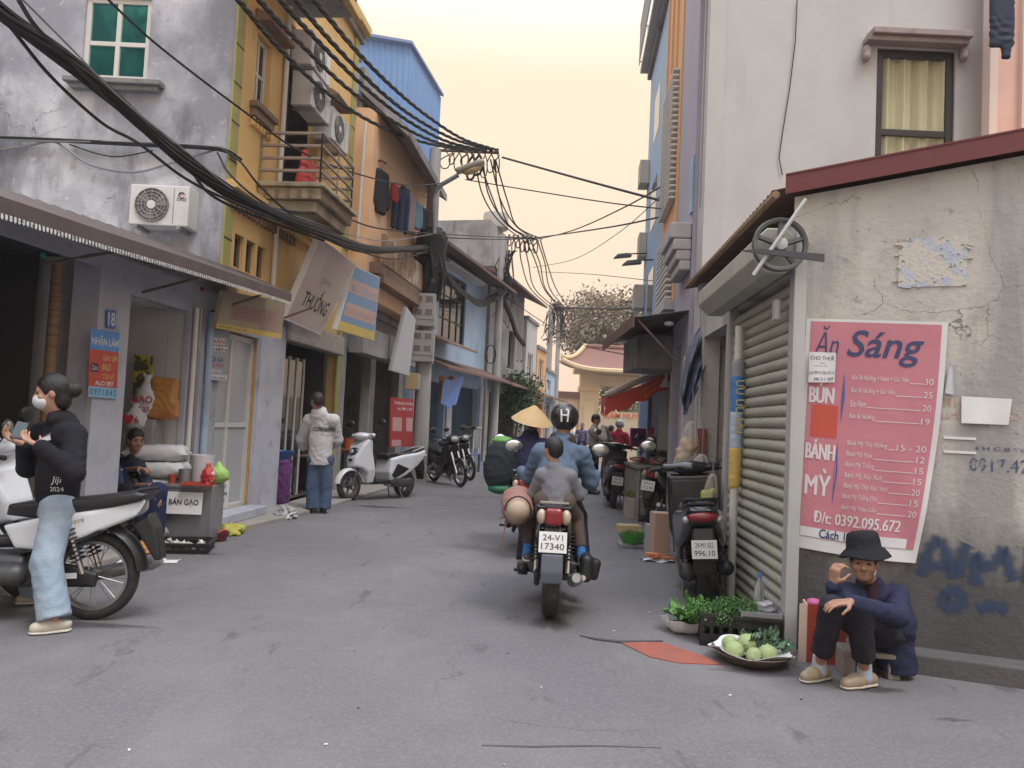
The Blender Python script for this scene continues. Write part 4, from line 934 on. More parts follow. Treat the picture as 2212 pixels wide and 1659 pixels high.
# side passage wall left of the gate
sw_ = thing('gate_wall', 'low ochre side wall with brown coping and small arch beside the gateway', 'wall', (gx(1180), GY+.3, 0))
w_ = gx(1252)-gx(1180); b = wallgrid(MB(), w_, gz(862), .4, [(w_*.35, w_*.95, 0, gz(905))]); b.build('wall', m_gate, sw_)
MB().bx(-.1, w_, -.15, .55, gz(862), gz(848)).build('coping', m_gtile, sw_)
for i in range(5): MB().bx(w_*.38+i*w_*.115, w_*.38+i*w_*.115+.08, .15, .25, 0, gz(905)-.3).build('gate_bar', m_wframe, sw_)
# wall behind the market at right
bw = thing('yard_wall', 'pale yard wall behind the market with red lettered board', 'wall', (3.4, 30, 0)); MB().bx(0, 9, 0, .3, 0, 2.0).build('wall', mat('yard_cream', (.55, .44, .3), .85), bw)
text('XÁM HUYẾT', .3, mat('orange_letters', (.75, .16, .05), .6), bw, (1.1, -.03, 1.85), bold=.02)
# ================================================================== trees behind the gate and greenery
def leaf_tree(name, label, loc, h, spread, nleaf, leafm, barkm, seed, ls=.28, crown0=.35, gap=.5):
    rd = random.Random(seed); t = thing(name, label, 'tree', loc)
    b = MB(); tips = []
    def limb(p, d, L, r, dep):
        q = [p]; n = 4
        for i in range(n):
            d = (d+Vector((rd.uniform(-.25, .25), rd.uniform(-.25, .25), rd.uniform(-.05, .2)))).normalized(); q.append(q[-1]+d*L/n)
        b.tube(q, [r*(1-.55*i/n) for i in range(n+1)], 6)
        if dep >= 2: tips.extend(q[1:])
        if dep < 4:
            for k in range(3 if dep < 3 else 2):
                a = rd.uniform(0, 6.28); s_ = rd.uniform(.5, .95)*spread
                limb(q[rd.choice((2, 3, 4))], (d*.55+Vector((math.cos(a)*s_, math.sin(a)*s_, rd.uniform(.1, .6)))).normalized(), L*rd.uniform(.6, .8), r*.52, dep+1)
    limb(Vector((0, 0, 0)), Vector((0, 0, 1)), h*crown0, h*.028, 0)
    b.build('trunk', barkm, t, smooth=True)
    c = MB()
    for i in range(nleaf):
        p = rd.choice(tips)+Vector((rd.gauss(0, gap), rd.gauss(0, gap), rd.gauss(0, gap*.7)))
        n = Vector((rd.gauss(0, 1), rd.gauss(0, 1), rd.gauss(0, 1))).normalized(); u = n.orthogonal().normalized(); w = n.cross(u); s_ = ls*rd.uniform(.6, 1.3)
        c.add([p-u*s_*.5, p+w*s_*.28, p+u*s_*.5, p-w*s_*.28], [(0, 1, 2, 3)])
    me = bpy.data.meshes.new('crown'); me.from_pydata(c.v, [], c.f); me.materials.append(leafm); o = link(bpy.data.objects.new('crown', me), t); return t
m_leafw = mat('dusty_leaves', (.27, .205, .15), .7, layers=[(.6, .45, .6, (.17, .15, .09), .8)]); m_leafg = mat('green_leaves', (.045, .085, .03), .6, layers=[(1.5, .45, .6, (.075, .11, .035), .8)])
m_bark = mat('bark', (.09, .065, .05), .9)
leaf_tree('tree', 'sparse brownish tree crown rising behind the gateway roof', (at(1305, 700, 58).x, 58, 0), 14.0, 1.0, 20000, m_leafw, m_bark, 3, .3, .34, .75)
leaf_tree('tree', 'taller hazy brown tree half hidden by the tall blue house', (at(1400, 700, 60).x, 61, 0), 15.5, .85, 9000, m_leafw, m_bark, 8, .28, .34, .65)
leaf_tree('shrub', 'dusty olive tree standing just behind the gateway opening', (at(1335, 800, 52).x, 52, 0), 6.5, .9, 5000, mat('olive_leaves', (.14, .12, .05), .7), m_bark, 5, .22, .3, .5)
leaf_tree('potted_tree', 'dark green creeper growing against the houses behind the second pole', (at(1112, 900, 28.5).x, 28.5, 0), 4.2, .7, 2600, m_leafg, m_bark, 11, .16, .3, .3)
# what stands behind the camera and shows in the reflecting window
bh = thing('tall_house', 'tall dark roofed house across the street behind the viewer', 'house', (-26, -26, 0)); MB().bx(-6, 6, -4, 4, 0, 15).build('wall', m_white, bh); MB().prism([(-7, 14.9), (7.2, 14.9), (1.2, 26)], -4.5, 4.5, 'y').build('roof', m_gtile, bh)
leaf_tree('tree', 'tall leafy tree behind the viewer', (-20.2, -21, 0), 21, .5, 4000, m_leafg, m_bark, 21, .7, .36, .7)
# ================================================================== brown awning over the shop row
OFF = .72
aw = []
for px, py in ((-260, 385), (0, 466), (200, 527), (400, 585), (628, 655)):
    u, z = fs.uv(px, py, OFF); aw.append((u, z))
al = thing('awning', 'long brown sheet awning with white lace fringe over the shop row', 'awning', (P0 := Vector((Lx(4.0), 4.0, 0))), f1.root.rotation_euler.z)
ua, za = aw[0]; ub, zb = aw[-1]
m_awn = mat('brown_sheet', (.085, .062, .058), .6, layers=[(3, .5, .66, (.12, .09, .08), .6)])
def awz(u):
    for (a, b_), (c, d) in zip(aw, aw[1:]):
        if u <= c: return b_+(d-b_)*(u-a)/(c-a)
    return aw[-1][1]
b = MB(); b.grid(lambda u, v: (ua+(ub-ua)*u, -OFF+v*(OFF-.003), awz(ua+(ub-ua)*u)+.11+v*.28+.012*math.sin(u*190)), 190, 4, th=.012); b.build('sheet', m_awn, al, smooth=True)
b = MB(); b.grid(lambda u, v: (ua+(ub-ua)*u, -OFF-.005, awz(ua+(ub-ua)*u)+.015+v*.105), 30, 1, th=.02); b.build('fascia', m_awn, al)
b = MB(); n = 150
for i in range(n):
    u0 = ua+(ub-ua)*i/n; u1 = ua+(ub-ua)*(i+.62)/n; z = awz(u0); b.add([(u0, -OFF-.008, z+.018), (u1, -OFF-.008, z+.018), (u1, -OFF-.01, z-.012), ((u0+u1)/2, -OFF-.01, z-.022), (u0, -OFF-.01, z-.012)], [(0, 1, 2, 3, 4)])
o = b.build('lace_fringe', mat('fringe_white', (.6, .6, .6), .8, layers=[(40, .5, .55, (.2, .2, .2), .8)]), al); o['kind'] = 'stuff'
for k in range(5):
    u_ = .8+k*1.35; b = MB(); b.tube([(u_, 0, 2.5), (u_, -OFF+.03, awz(u_)+.05)], .014, 6); b.build('strut', m_rust, al)
# coloured bulbs strung under the awning
for i, (px, py, c_) in enumerate(((92, 550, (.02, .25, .15)), (136, 537, (.35, .03, .02)), (182, 557, (.42, .25, .04)), (345, 598, (.42, .25, .04)), (437, 623, (.3, .02, .06)))):
    p = at(px, py, 6.6+i*.5); t = thing('festoon_bulb', ('green', 'red', 'amber', 'amber', 'dark red')[i]+' bulb hanging under the awning '+('over the dark shop front', 'beside the green bulb', 'at the number 18 pillar', 'over the rice shop opening', 'by the drain pipes')[i], 'bulb', p, 0, 'bulbs strung under the awning')
    MB().ball((0, 0, 0), (.028, .028, .035), 10, 8).build('globe', mat('bulb%d' % i, c_, .25), t, smooth=True); MB().lathe([(.014, .03), (.014, .07), (.006, .075)], 8).build('socket', m_black, t); MB().tube([(0, 0, .07), (0, .02, .3)], .004, 5).build('wire', m_cable, t)
# ================================================================== flat signs on the shop fronts
def sign4(name, label, cat, C, th, m, edge=None, group=None):
    """C: four (px,py,Y) corners TL,TR,BR,BL. Returns root and fn(a,b)->local point on the face."""
    q = [at(*c) for c in C]; nn = (q[1]-q[0]).cross(q[3]-q[0]); dd = ray(*C[2][:2]); q[2] = CAM0+dd*((q[0]-CAM0).dot(nn)/dd.dot(nn)); c0 = (q[0]+q[1]+q[2]+q[3])/4; base = Vector((c0.x, c0.y, min(p.z for p in q)))
    r = thing(name, label, cat, base, 0, group); q = [p-base for p in q]
    n = (q[1]-q[0]).cross(q[3]-q[0]).normalized()
    if n.dot(CAM0-base) < 0: n = -n
    fn = lambda a, b_, off=0.: q[0].lerp(q[1], a).lerp(q[3].lerp(q[2], a), b_)+n*off
    vs = [p for p in q]+[p-n*th for p in q]
    MB().add(vs, [(0, 1, 2, 3), (7, 6, 5, 4), (0, 4, 5, 1), (1, 5, 6, 2), (2, 6, 7, 3), (3, 7, 4, 0)]).build('board', edge or m, r)
    def band(name, m, a0, a1, b0, b1, off=.002): return MB().add([fn(a0, b0, off), fn(a1, b0, off), fn(a1, b1, off), fn(a0, b1, off)], [(0, 1, 2, 3)]).build(name, m, r)
    band('face', m, .015, .985, .015, .985, .0015)
    def wr(s, box, m, bold=0., shear=0): return text_on(lambda a, b_: fn(a, b_, .004), s, box, m, r, shear, bold)
    return r, band, wr
u18 = lambda px, py: (px, py, (lambda q: q)(0))
def onf(f, px, py, off=.02):
    u, z = f.uv(px, py, off); p = f.P0+f.d*u+f.n*off; return (px, py, p.y)
def fsign(name, label, cat, f, pts, th, m, off=.02, edge=None): return sign4(name, label, cat, [onf(f, *p, off) for p in pts], th, m, edge)
m_sblue = mat('sign_blue', (.05, .16, .42), .45); m_swhite = mat('sign_white', (.66, .66, .66), .5); m_sred = mat('sign_red', (.5, .07, .05), .5); m_syel = mat('sign_yellow', (.62, .45, .12), .5); m_sblk = mat('sign_black', (.02, .02, .022), .5)
r, band, wr = fsign('house_number', 'blue enamel number plate reading 18 on the pillar', 'number plate', fs, [(231, 669), (251, 671), (250, 710), (230, 708)], .01, m_sblue)
wr('18', (.12, .88, .12, .88), m_swhite, .02)
r, band, wr = fsign('price_poster', 'blue and red printed poster on the number 18 pillar', 'poster', fs, [(195, 709), (258, 718), (252, 862), (190, 857)], .006, m_sred)
band('top_band', mat('poster_blue', (.08, .26, .6), .45), 0, 1, 0, .3); band('bottom_band', mat('poster_pale', (.25, .45, .6), .45), 0, 1, .84, 1)
wr('NHẬN LÀM', (.05, .97, .08, .26), m_swhite, .02); wr('· GIÀY DÉP', (.38, .95, .35, .45), m_syel, .02); wr('· BALO', (.38, .72, .49, .59), m_syel, .02); wr('· TÚI VÍ', (.36, .85, .63, .72), m_syel, .02); wr('ALO 097', (.2, .85, .75, .82), m_swhite, .02); wr('0 9 7 1 8 4 2', (.05, .95, .87, .96), m_sblue, .02)
band('badge', mat('badge_dark', (.05, .02, .05), .5), .06, .3, .5, .63); wr('Zalo', (.09, .27, .53, .6), m_swhite)
r, band, wr = fsign('price_notice', 'white and blue notice hanging on the glazed door', 'poster', fs, [(448, 711), (498, 714), (490, 824), (444, 820)], .006, mat('notice_grey', (.32, .36, .42), .5), .03)
band('top', m_swhite, .2, .8, .16, .29, .003); band('mid', m_swhite, .05, .93, .33, .43, .003); band('foot', m_swhite, .0, 1, .88, .985, .003)
wr('BÁN', (.25, .75, .18, .27), m_sred, .02); wr('GIÒ', (.4, .65, .295, .32), m_sblk); wr('XIÊN', (.08, .9, .35, .42), m_sblk, .02); wr('XÔI GÀ', (.06, .75, .53, .63), m_navy, .02); wr('XÚC XÍCH', (.06, .8, .65, .73), m_sred, .02); wr('BÁNH', (.08, .72, .75, .85), m_swhite, .02); wr('ĐỒ ĂN SÁNG', (.05, .9, .9, .97), m_sblk, .01)
r, band, wr = sign4('shop_sign', 'faded pinkish shop sign with yellow foot strip under the awning end', 'sign', [(484, 628, 8.6), (617, 652, 9.9), (607, 732, 9.9), (466, 709, 8.6)], .06, mat('faded_sign', (.36, .30, .2), .5, layers=[(3, .45, .6, (.3, .2, .17), .7)]))
band('yellow_strip', m_syel, 0, 1, .86, 1); band('faded_panel', mat('faded_pink', (.36, .2, .16), .6, layers=[(9, .45, .55, (.3, .24, .2), .8)]), .15, .88, .3, .7); wr('BÚN PHỞ', (.2, .8, .36, .62), mat('faded_red', (.33, .17, .15), .6)); wr('ĐẶC BIỆT SÁNG TỐI', (.03, .42, .885, .965), m_sblk)
r, band, wr = sign4('box_sign', 'large cream box sign tilted askew above the street shops', 'sign', [(692, 513, 10.6), (771, 572, 11.6), (692, 723, 11.4), (616, 690, 10.5)], .1, mat('cream_sign', (.50, .43, .38), .5, layers=[(2, .5, .64, (.42, .30, .26), .7)]), m_swhite)
wr('THUỐNG', (.2, .86, .5, .78), m_sblk, .012); wr('SƠN', (.42, .66, .36, .44), mat('faded_brown', (.33, .26, .22), .6), .02)
b = MB(); q = [(.45, .0), (1., .0), (1., .42)]
MB().add([ (lambda p: p)(v) for v in [(0, 0, 0)]], []) if False else None
r2, band2, wr2 = sign4('stall_sign', 'blue sign with faded peach lettering bands and yellow foot', 'sign', [(766, 574, 11.9), (821, 599, 12.9), (808, 736, 12.9), (728, 712, 11.7)], .09, mat('sign_sky', (.17, .3, .48), .5), m_swhite)
m_fp = mat('faded_peach', (.58, .38, .3), .6, layers=[(14, .5, .56, (.35, .36, .4), .7)])
band2('peach_band', m_fp, .0, 1, .2, .4); band2('peach_band', m_fp, .06, .95, .56, .76); band2('yellow_band', m_syel, 0, 1, .86, 1)
wr2('ĐỒ UỐNG', (.08, .9, .235, .365), mat('sign_sky2', (.3, .36, .44), .5), .01); wr2('GIẢI KHÁT', (.1, .92, .6, .72), mat('faded_rose', (.46, .28, .24), .6))
r, band, wr = sign4('blank_sign', 'tall blank white sign board beside the meter boxes', 'sign', [(878, 662, 15.6), (898, 690, 15.9), (884, 812, 15.8), (845, 800, 15.4)], .08, mat('dull_white', (.46, .46, .48), .5))
r, band, wr = sign4('drinks_poster', 'red poster with pale oval panels standing behind the white scooter', 'poster', [(844, 858, 15.8), (893, 862, 16.3), (891, 965, 16.3), (842, 965, 15.8)], .05, mat('poster_red', (.33, .035, .04), .5))
for (a0, a1, b0, b1) in ((.1, .5, .32, .68), (.7, .98, .32, .68), (.08, .48, .78, .99)):
    band('oval_panel', mat('oval_pink', (.45, .28, .27), .5), a0, a1, b0+.08, b1); 
    p_ = [((a0+a1)/2+(a1-a0)/2*math.cos(t), b0+.08-.07*math.sin(t)) for t in [i*math.pi/8 for i in range(9)]]
wr('THẠCH DỪA', (.15, .98, .06, .15), m_swhite, .01); wr('NƯỚC ÉP', (.3, .95, .18, .25), m_swhite)
# white panel with blue spray on right wall, blue board in the stall: built with the market
# ================================================================== air conditioners
def ac_unit(label, loc, rz, w=.78, h=.54, d=.27, emblem=False):
    t = thing('air_conditioner', label, 'air conditioner', loc, rz, 'outdoor air conditioner units')
    MB().bx(-w/2, w/2, -d, 0, 0, h).build('casing', m_ac, t, bevel=.012)
    cx, cz, r_ = -w*.12, h*.5, h*.41
    MB().lathe([(r_*1.02, 0), (r_*1.02, .012), (.0, .012)], 32, (cx, -d-.001, cz), (R_(90), 0, 0)).build('fan_recess', mat('fan_dark', (.10, .10, .105), .6), t)
    b = MB()
    for k in range(1, 6): b.tube([(cx+r_*k/5*math.cos(a), -d-.018, cz+r_*k/5*math.sin(a)) for a in [i*2*math.pi/28 for i in range(28)]], .004, 4, closed=True)
    for k in range(12): a = k*math.pi/6; b.tube([(cx+.05*math.cos(a), -d-.02, cz+.05*math.sin(a)), (cx+r_*math.cos(a), -d-.02, cz+r_*math.sin(a))], .0035, 4)
    b.build('grille', mat('grille_grey', (.33, .32, .31), .5), t)
    MB().lathe([(.05, 0), (.05, .012), (0, .014)], 16, (cx, -d-.014, cz), (R_(90), 0, 0)).build('hub_cap', m_ac, t)
    for k in range(3):
        a = k*2.09+.4; b = MB(); b.add([(cx+.05*math.cos(a-.3), -d-.0145, cz+.05*math.sin(a-.3)), (cx+r_*.92*math.cos(a-.35), -d-.0145, cz+r_*.92*math.sin(a-.35)), (cx+r_*.92*math.cos(a+.4), -d-.0145, cz+r_*.92*math.sin(a+.4)), (cx+.05*math.cos(a+.3), -d-.0145, cz+.05*math.sin(a+.3))], [(0, 1, 2, 3)]); b.build('fan_blade', mat('blade_grey', (.22, .21, .205), .5), t)
    b = MB(); b.bx(w*.24, w*.25, -d-.004, -d-.001, .03, h-.03); b.build('panel_joint', m_gmet, t)
    for s_ in (-1, 1): MB().bx(s_*w*.36-.02, s_*w*.36+.02, -d-.03, 0, -.04, -.002).build('foot_bracket', m_gmet, t)
    if emblem:
        b = MB(); b.tube([(w*.375+.035*math.cos(a), -d-.003, h*.76+.035*math.sin(a)) for a in [R_(20+i*20) for i in range(11)]], [.003+.006*math.sin(i/10*math.pi) for i in range(11)], 6); b.build('emblem', m_navy, t)
        b = MB(); b.tube([(w*.385+.022*math.cos(a), -d-.003, h*.75+.022*math.sin(a)) for a in [R_(-200+i*20) for i in range(11)]], [.002+.005*math.sin(i/10*math.pi) for i in range(11)], 6); b.build('emblem', m_sred, t)
        text('GREE', .05, m_navy, t, (w*.375, -d-.003, h*.66))
    return t
p = at(350, 492, 8.86); ac_unit('white air conditioner unit with emblem alone on the grey side wall', (p.x, 9.028, p.z), 0, .68, .47, .28, True)
q = toloc(fy.root, Vector((0, 0, 0)))
rzy = fy.root.rotation_euler.z
for (px, py, lb) in ((668, 165, 'air conditioner unit hung topmost of three beside the yellow house drain pipe'), (668, 250, 'air conditioner unit hung in the middle of the three beside the drain pipe'), (712, 318, 'air conditioner unit hung lowest, just above the yellow house balcony rail')):
    u, z = fy.uv(px, py, .15); p = fy.P0+fy.d*u+fy.n*.02; ac_unit(lb, (p.x, p.y, z), rzy, .8, .5, .3)
# red cloth on the balcony
u, z = fy.uv(668, 405, .5); p = fy.P0+fy.d*u+fy.n*.45
t = thing('draped_cloth', 'red cloth draped inside the yellow house balcony railing', 'cloth', (p.x, p.y, 4.36), rzy)
sdm = SD(.04); sdm.box((0, 0, .28), (.22, .04, .26), .03, (0, .25, 0)); sdm.box((.05, 0, .14), (.3, .06, .13), .04); sdm.disp = folds(.02, .7); sdm.mesh(.02, 'cloth', mat('red_cloth', (.45, .05, .045), .8), t)
def spl(P, n=7):
    P = [Vector(p) for p in P]; Q = [P[0]*2-P[1]]+P+[P[-1]*2-P[-2]]; out = []
    for i in range(1, len(Q)-2):
        for k in range(n):
            t = k/n; a, b_, c, d = Q[i-1:i+3]; out.append(.5*((2*b_)+(c-a)*t+(2*a-5*b_+4*c-d)*t*t+(3*b_-a-3*c+d)*t**3))
    return out+[P[-1]]
# ================================================================== poles
def upole(label, base, H, r0, r1, face=0):
    t = thing('utility_pole', label, 'utility pole', base, 0, 'concrete utility poles'); MB().tube([(0, 0, -.02), (0, 0, H*.5), (0, 0, H)], [r0, (r0+r1)/2, r1], 14).build('shaft', m_pole, t, smooth=True); return t
b1 = gr(903, 1040); pole1 = upole('thick concrete utility pole carrying the meter boxes and street lamp', b1, 7.45, .19, .13)
b2 = gr(1062, 1004); pole2 = upole('slim concrete utility pole standing by the light blue house', b2, 7.5, .15, .11)
b3 = gr(1185, 972); b3 = Vector((at(1185, 800, 38.).x, 38., 0)); pole3 = upole('distant concrete utility pole of a close pair near the gateway, with meter box', b3, 7.3, .16, .12)
b4 = Vector((at(1203, 800, 40.).x, 40., 0)); pole4 = upole('distant slim bare utility pole of a close pair near the gateway', b4, 7.4, .14, .1)
# arm of pole 1 with clamps and hanging wire loops
def arm(t, base, tip, z, r=.035):
    MB().tube([(0, 0, z), (tip.x-base.x, tip.y-base.y, z)], r, 6).build('cross_arm', m_rust, t)
T1 = at(1078, 330, 17.0); arm(pole1, b1, T1, T1.z)
T2 = at(1160, 516, 24.9); arm(pole2, b2, T2, T2.z)
T3 = at(1240, 667, 38.); arm(pole3, b3, T3, T3.z)
for t, bb, T, n in ((pole1, b1, T1, 9), (pole2, b2, T2, 7), (pole3, b3, T3, 8)):
    for i in range(n):
        q = (T-bb)*((i+1.5)/(n+.8)); q.z = T.z; L = random.uniform(.25, .6); w = random.uniform(.06, .16)
        MB().tube(spl([(q.x, q.y, q.z), (q.x+w*.8, q.y-.05, q.z-L*.45), (q.x+w*.5+.02, q.y-.02, q.z-L), (q.x-w*.3, q.y+.03, q.z-L*1.05), (q.x-w*.7, q.y+.05, q.z-L*.55), (q.x+.03+w*random.uniform(-.5, 1), q.y, q.z-.05)], 5), random.choice((.014, .02, .028)), 5).build('wire_loop', m_cable if i % 3 else m_rust, t)
        MB().lathe([(.02, 0), (.045, .02), (.03, .05), (.045, .08), (.02, .1)], 8, (q.x, q.y, q.z)).build('insulator', m_brown, t)
# meter boxes on pole 1
m_mbox = mat('meter_box_grey', (.36, .34, .32), .6, layers=[(4, .5, .66, (.28, .26, .24), .6)])
def meter_box(label, pxa, pya, pxb, pyb, Y, rows):
    a, c = at(pxa, pya, Y), at(pxb, pyb, Y); w = c.x-a.x; h = a.z-c.z
    t = thing('meter_box', label, 'meter box', (a.x, Y, c.z), 0, 'electricity meter boxes'); MB().bx(0, w, 0, .22, 0, h).build('case', m_mbox, t, bevel=.01)
    for j in range(rows):
        for i in range(2):
            x = w*(.12+.46*i); z = h*(.92-j*(.8/rows))-h*.16
            o = MB().bx(x, x+w*.3, -.012, -.001, z, z+h*.16).build('meter_window', mat('meter_pane', (.16, .15, .145), .25), t); MB().bx(x-.015, x+w*.3+.015, -.006, -.0005, z-.012, z+h*.16+.012).build('frame', mat('meter_frame', (.42, .4, .38), .5), o)
    MB().bx(w*.02, w*.98, -.008, -.001, h*.2, h*.205).build('door_joint', m_dark, t); return t
meter_box('upper grey meter box strapped to the thick pole', 893, 632, 938, 705, 16.72, 2)
meter_box('lower grey meter box strapped to the thick pole', 890, 713, 935, 782, 16.72, 2)
for t_ in (pole1,):
    for z_ in (2.6, 3.4, 4.3): MB().lathe([(.2, 0), (.2, .05)], 14, (0, 0, z_), cap=False).build('strap', m_gmet, t_)
meter_box('small steel meter box on the distant pole above another', 1166, 826, 1186, 866, 37.7, 2); meter_box('small steel meter box on the distant pole, the lower one', 1168, 872, 1186, 905, 37.7, 1)
a = at(876, 805, 16.6); t = thing('junction_box', 'small tan junction box below the meter boxes', 'junction box', a); MB().bx(0, .28, 0, .2, -.36, 0).build('case', mat('tan_box', (.42, .31, .16), .6), t, bevel=.012); MB().bx(.28, .31, .02, .18, -.34, -.02).build('door', m_ltgrey, t); MB().bx(.05, .2, .2, .5, -.1, -.05).build('bracket', m_rust, t)
# street lamp on pole 1
L0 = at(938, 505, 16.8); L1 = at(936, 430, 16.75); L2 = at(955, 398, 16.7); L3 = at(990, 378, 16.6)
t = thing('street_lamp', 'grey street lamp on a curved arm fixed to the thick pole', 'street lamp', b1)
MB().tube([p-b1 for p in (L0, L1, (L1+L2)/2+V(-.03, 0, .05), L2, L3)], .05, 10).build('arm', m_gmet, t, smooth=True)
hd = at(1016, 360, 16.5)-b1; sdm = SD(.03); ang_ = (0, R_(-22), 0)
sdm.box(hd, (.33, .13, .06), .05, ang_); o = sdm.mesh(.02, 'lamp_housing', mat('lamp_grey', (.40, .36, .3), .45), t)
sdm = SD(.02); sdm.ell(hd+V(.04, 0, -.07), (.22, .1, .09), ang_); sdm.mesh(.02, 'lens', mat('lamp_lens', (.55, .42, .2), .2), t)
# dark transformer-like bundle of coiled cable on pole 1
b = MB()
for i in range(26):
    a = random.uniform(0, 6.28); rr = random.uniform(.16, .34); z0 = random.uniform(3.9, 4.6); z1 = random.uniform(5.0, 5.5); a2 = a+random.uniform(-.8, .8)
    b.tube([(rr*math.cos(a), rr*math.sin(a), z0), (rr*1.2*math.cos((a+a2)/2), rr*1.2*math.sin((a+a2)/2), (z0+z1)/2), (.2*math.cos(a2), .2*math.sin(a2), z1)], random.choice((.018, .028, .04)), 5)
o = b.build('cable_tangle', m_cable, pole1); o['kind'] = 'stuff'
sdm = SD(.08); sdm.cap((0, 0, 4.2), (.02, 0, 5.35), .3, .36, sq=((0, 1, 0), .7)); sdm.disp = folds(.02, .45); sdm.mesh(.03, 'wrapped_bundle', m_cable, pole1)
sdm = SD(.06); sdm.cap((-.05, -.2, 3.6), (.1, -.2, 4.4), .05, .09); sdm.disp = folds(.015, .6); sdm.mesh(.03, 'wrapped_bundle', m_cable, pole1)
for pl_, n_, zz, sp in ((pole2, 14, 5.4, .45), (pole3, 24, 5.8, .7), (pole4, 12, 6.0, .5)):
    b = MB()
    for i in range(n_):
        a = random.uniform(0, 6.28); z0 = zz+random.uniform(-.7, .6); b.tube([(.12*math.cos(a), .12*math.sin(a), z0), (sp*math.cos(a)*random.random()+random.uniform(-.1, .3), sp*.4*math.sin(a), z0+random.uniform(-.4, .5)), (random.uniform(-.2, sp), random.uniform(-.2, .2), z0+random.uniform(.2, 1.3)), (random.uniform(0, .5), 0, zz+1.6)], random.choice((.012, .018, .025)), 5)
    o = b.build('cable_tangle', m_cable, pl_); o['kind'] = 'stuff'
b = MB()
for i in range(10): a = i*2*math.pi/10; b.tube([(-.2+.16*math.cos(t_)+random.uniform(-.02, .02), -.17, 3.55+.3*math.sin(t_)) for t_ in [k*2*math.pi/20 for k in range(20)]], .012, 5, closed=True) if i < 4 else None
b.build('cable_coil', m_cable, pole2)
# ================================================================== overhead cables
def cable(label, pts, r, group, m=None, n=5, name='overhead_cable'):
    P = [p if isinstance(p, Vector) else at(*p) for p in pts]; P = spl(P); r *= 1.35
    base = P[0].copy(); o = MB().tube([p-base for p in P], r, n).build(name, m or m_cable, None, smooth=True); o.location = base
    return tag(o, label, 'cable', group)
def tw(label, pts, r, group):     # a twisted aerial bundle of three cores
    P = spl([p if isinstance(p, Vector) else at(*p) for p in pts], 16); base = P[0].copy(); b = MB()
    for c in range(3):
        q = []
        for i, p in enumerate(P):
            a = i*.75+c*2.094; q.append(p-base+Vector((math.cos(a)*r, 0, math.sin(a)*r)))
        b.tube(q, r*.8, 5)
    o = b.build('aerial_bundle', m_cable, None, smooth=True); o.location = base; return tag(o, label, 'cable', group)
G1 = 'twisted cables from the thick pole over the yellow house'
tops = [[(440, -80, 6.5), (515, 0, 7.5), (600, 100, 9), (700, 195, 11), (800, 262, 13), (900, 303, 15), (1000, 325, 16.8)],
        [(500, -80, 6.5), (560, 0, 7.5), (650, 95, 9), (750, 190, 11), (850, 262, 13), (940, 306, 15), (1030, 326, 16.9)],
        [(560, -70, 6.5), (606, 0, 7.5), (690, 92, 9), (790, 190, 11), (880, 260, 13.2), (965, 305, 15.2), (1050, 326, 17)],
        [(600, -70, 6.5), (640, 0, 7.5), (725, 100, 9.2), (825, 200, 11.2), (905, 260, 13.4), (985, 302, 15.4), (1064, 324, 17)],
        [(640, -60, 6.5), (680, 0, 7.5), (770, 110, 9.4), (850, 190, 11.4), (925, 252, 13.6), (1000, 300, 15.4), (1074, 324, 17)]]
for t_ in tops: tw('twisted black cable bundle sagging from the thick pole arm past the yellow house', t_, .019, G1)
# thick main bundle
P = spl([at(*q) for q in ((-120, -70, 4.6), (0, 25, 5.2), (120, 110, 5.8), (250, 215, 6.6), (370, 325, 7.2), (470, 398, 7.9), (560, 448, 8.6), (680, 497, 9.8), (800, 538, 12.4), (925, 535, 16.9))], 8); base = P[0].copy(); b = MB()
for k in range(9):
    a = k*.7; rr = .045 if k else 0; b.tube([p-base+Vector((rr*math.cos(a+i*.05), 0, rr*math.sin(a+i*.05)+.012*math.sin(i*.35+k))) for i, p in enumerate(P)], .024, 6)
o = b.build('cable_bundle', m_cable, None, smooth=True); o.location = base; tag(o, 'thick black bundle of many cables crossing before the grey wall', 'cable')
cable('loose black cable sagging just below the thick bundle', [(-60, -40, 5), (20, 55, 5.4), (110, 165, 6), (220, 265, 6.7), (300, 310, 6.9), (400, 385, 7.4), (500, 435, 8.0), (640, 492, 9.3)], .011, 'cables slung with the thick bundle')
cable('thin grey messenger wire strung above the thick bundle', [(30, -20, 5), (130, 80, 5.6), (265, 215, 6.5), (400, 325, 7.3), (520, 420, 8.2), (650, 470, 9.6), (820, 520, 13), (940, 505, 16.9)], .006, 'cables slung with the thick bundle', m_cableg)
cable('black cable wound loosely over the thick bundle', [(40, 0, 5), (80, 60, 5.4), (170, 150, 6), (260, 240, 6.7), (330, 300, 7.0), (400, 350, 7.4), (455, 420, 7.8), (560, 470, 8.6), (700, 520, 10.2)], .012, 'cables slung with the thick bundle')
cable('long single black cable from above the teal window to the street lamp', [(180, -60, 6), (235, 0, 6.6), (320, 80, 7.0), (420, 160, 7.6), (520, 235, 8.2), (640, 322, 9.4), (760, 372, 11.4), (880, 400, 14), (965, 395, 16.6)], .009, None)
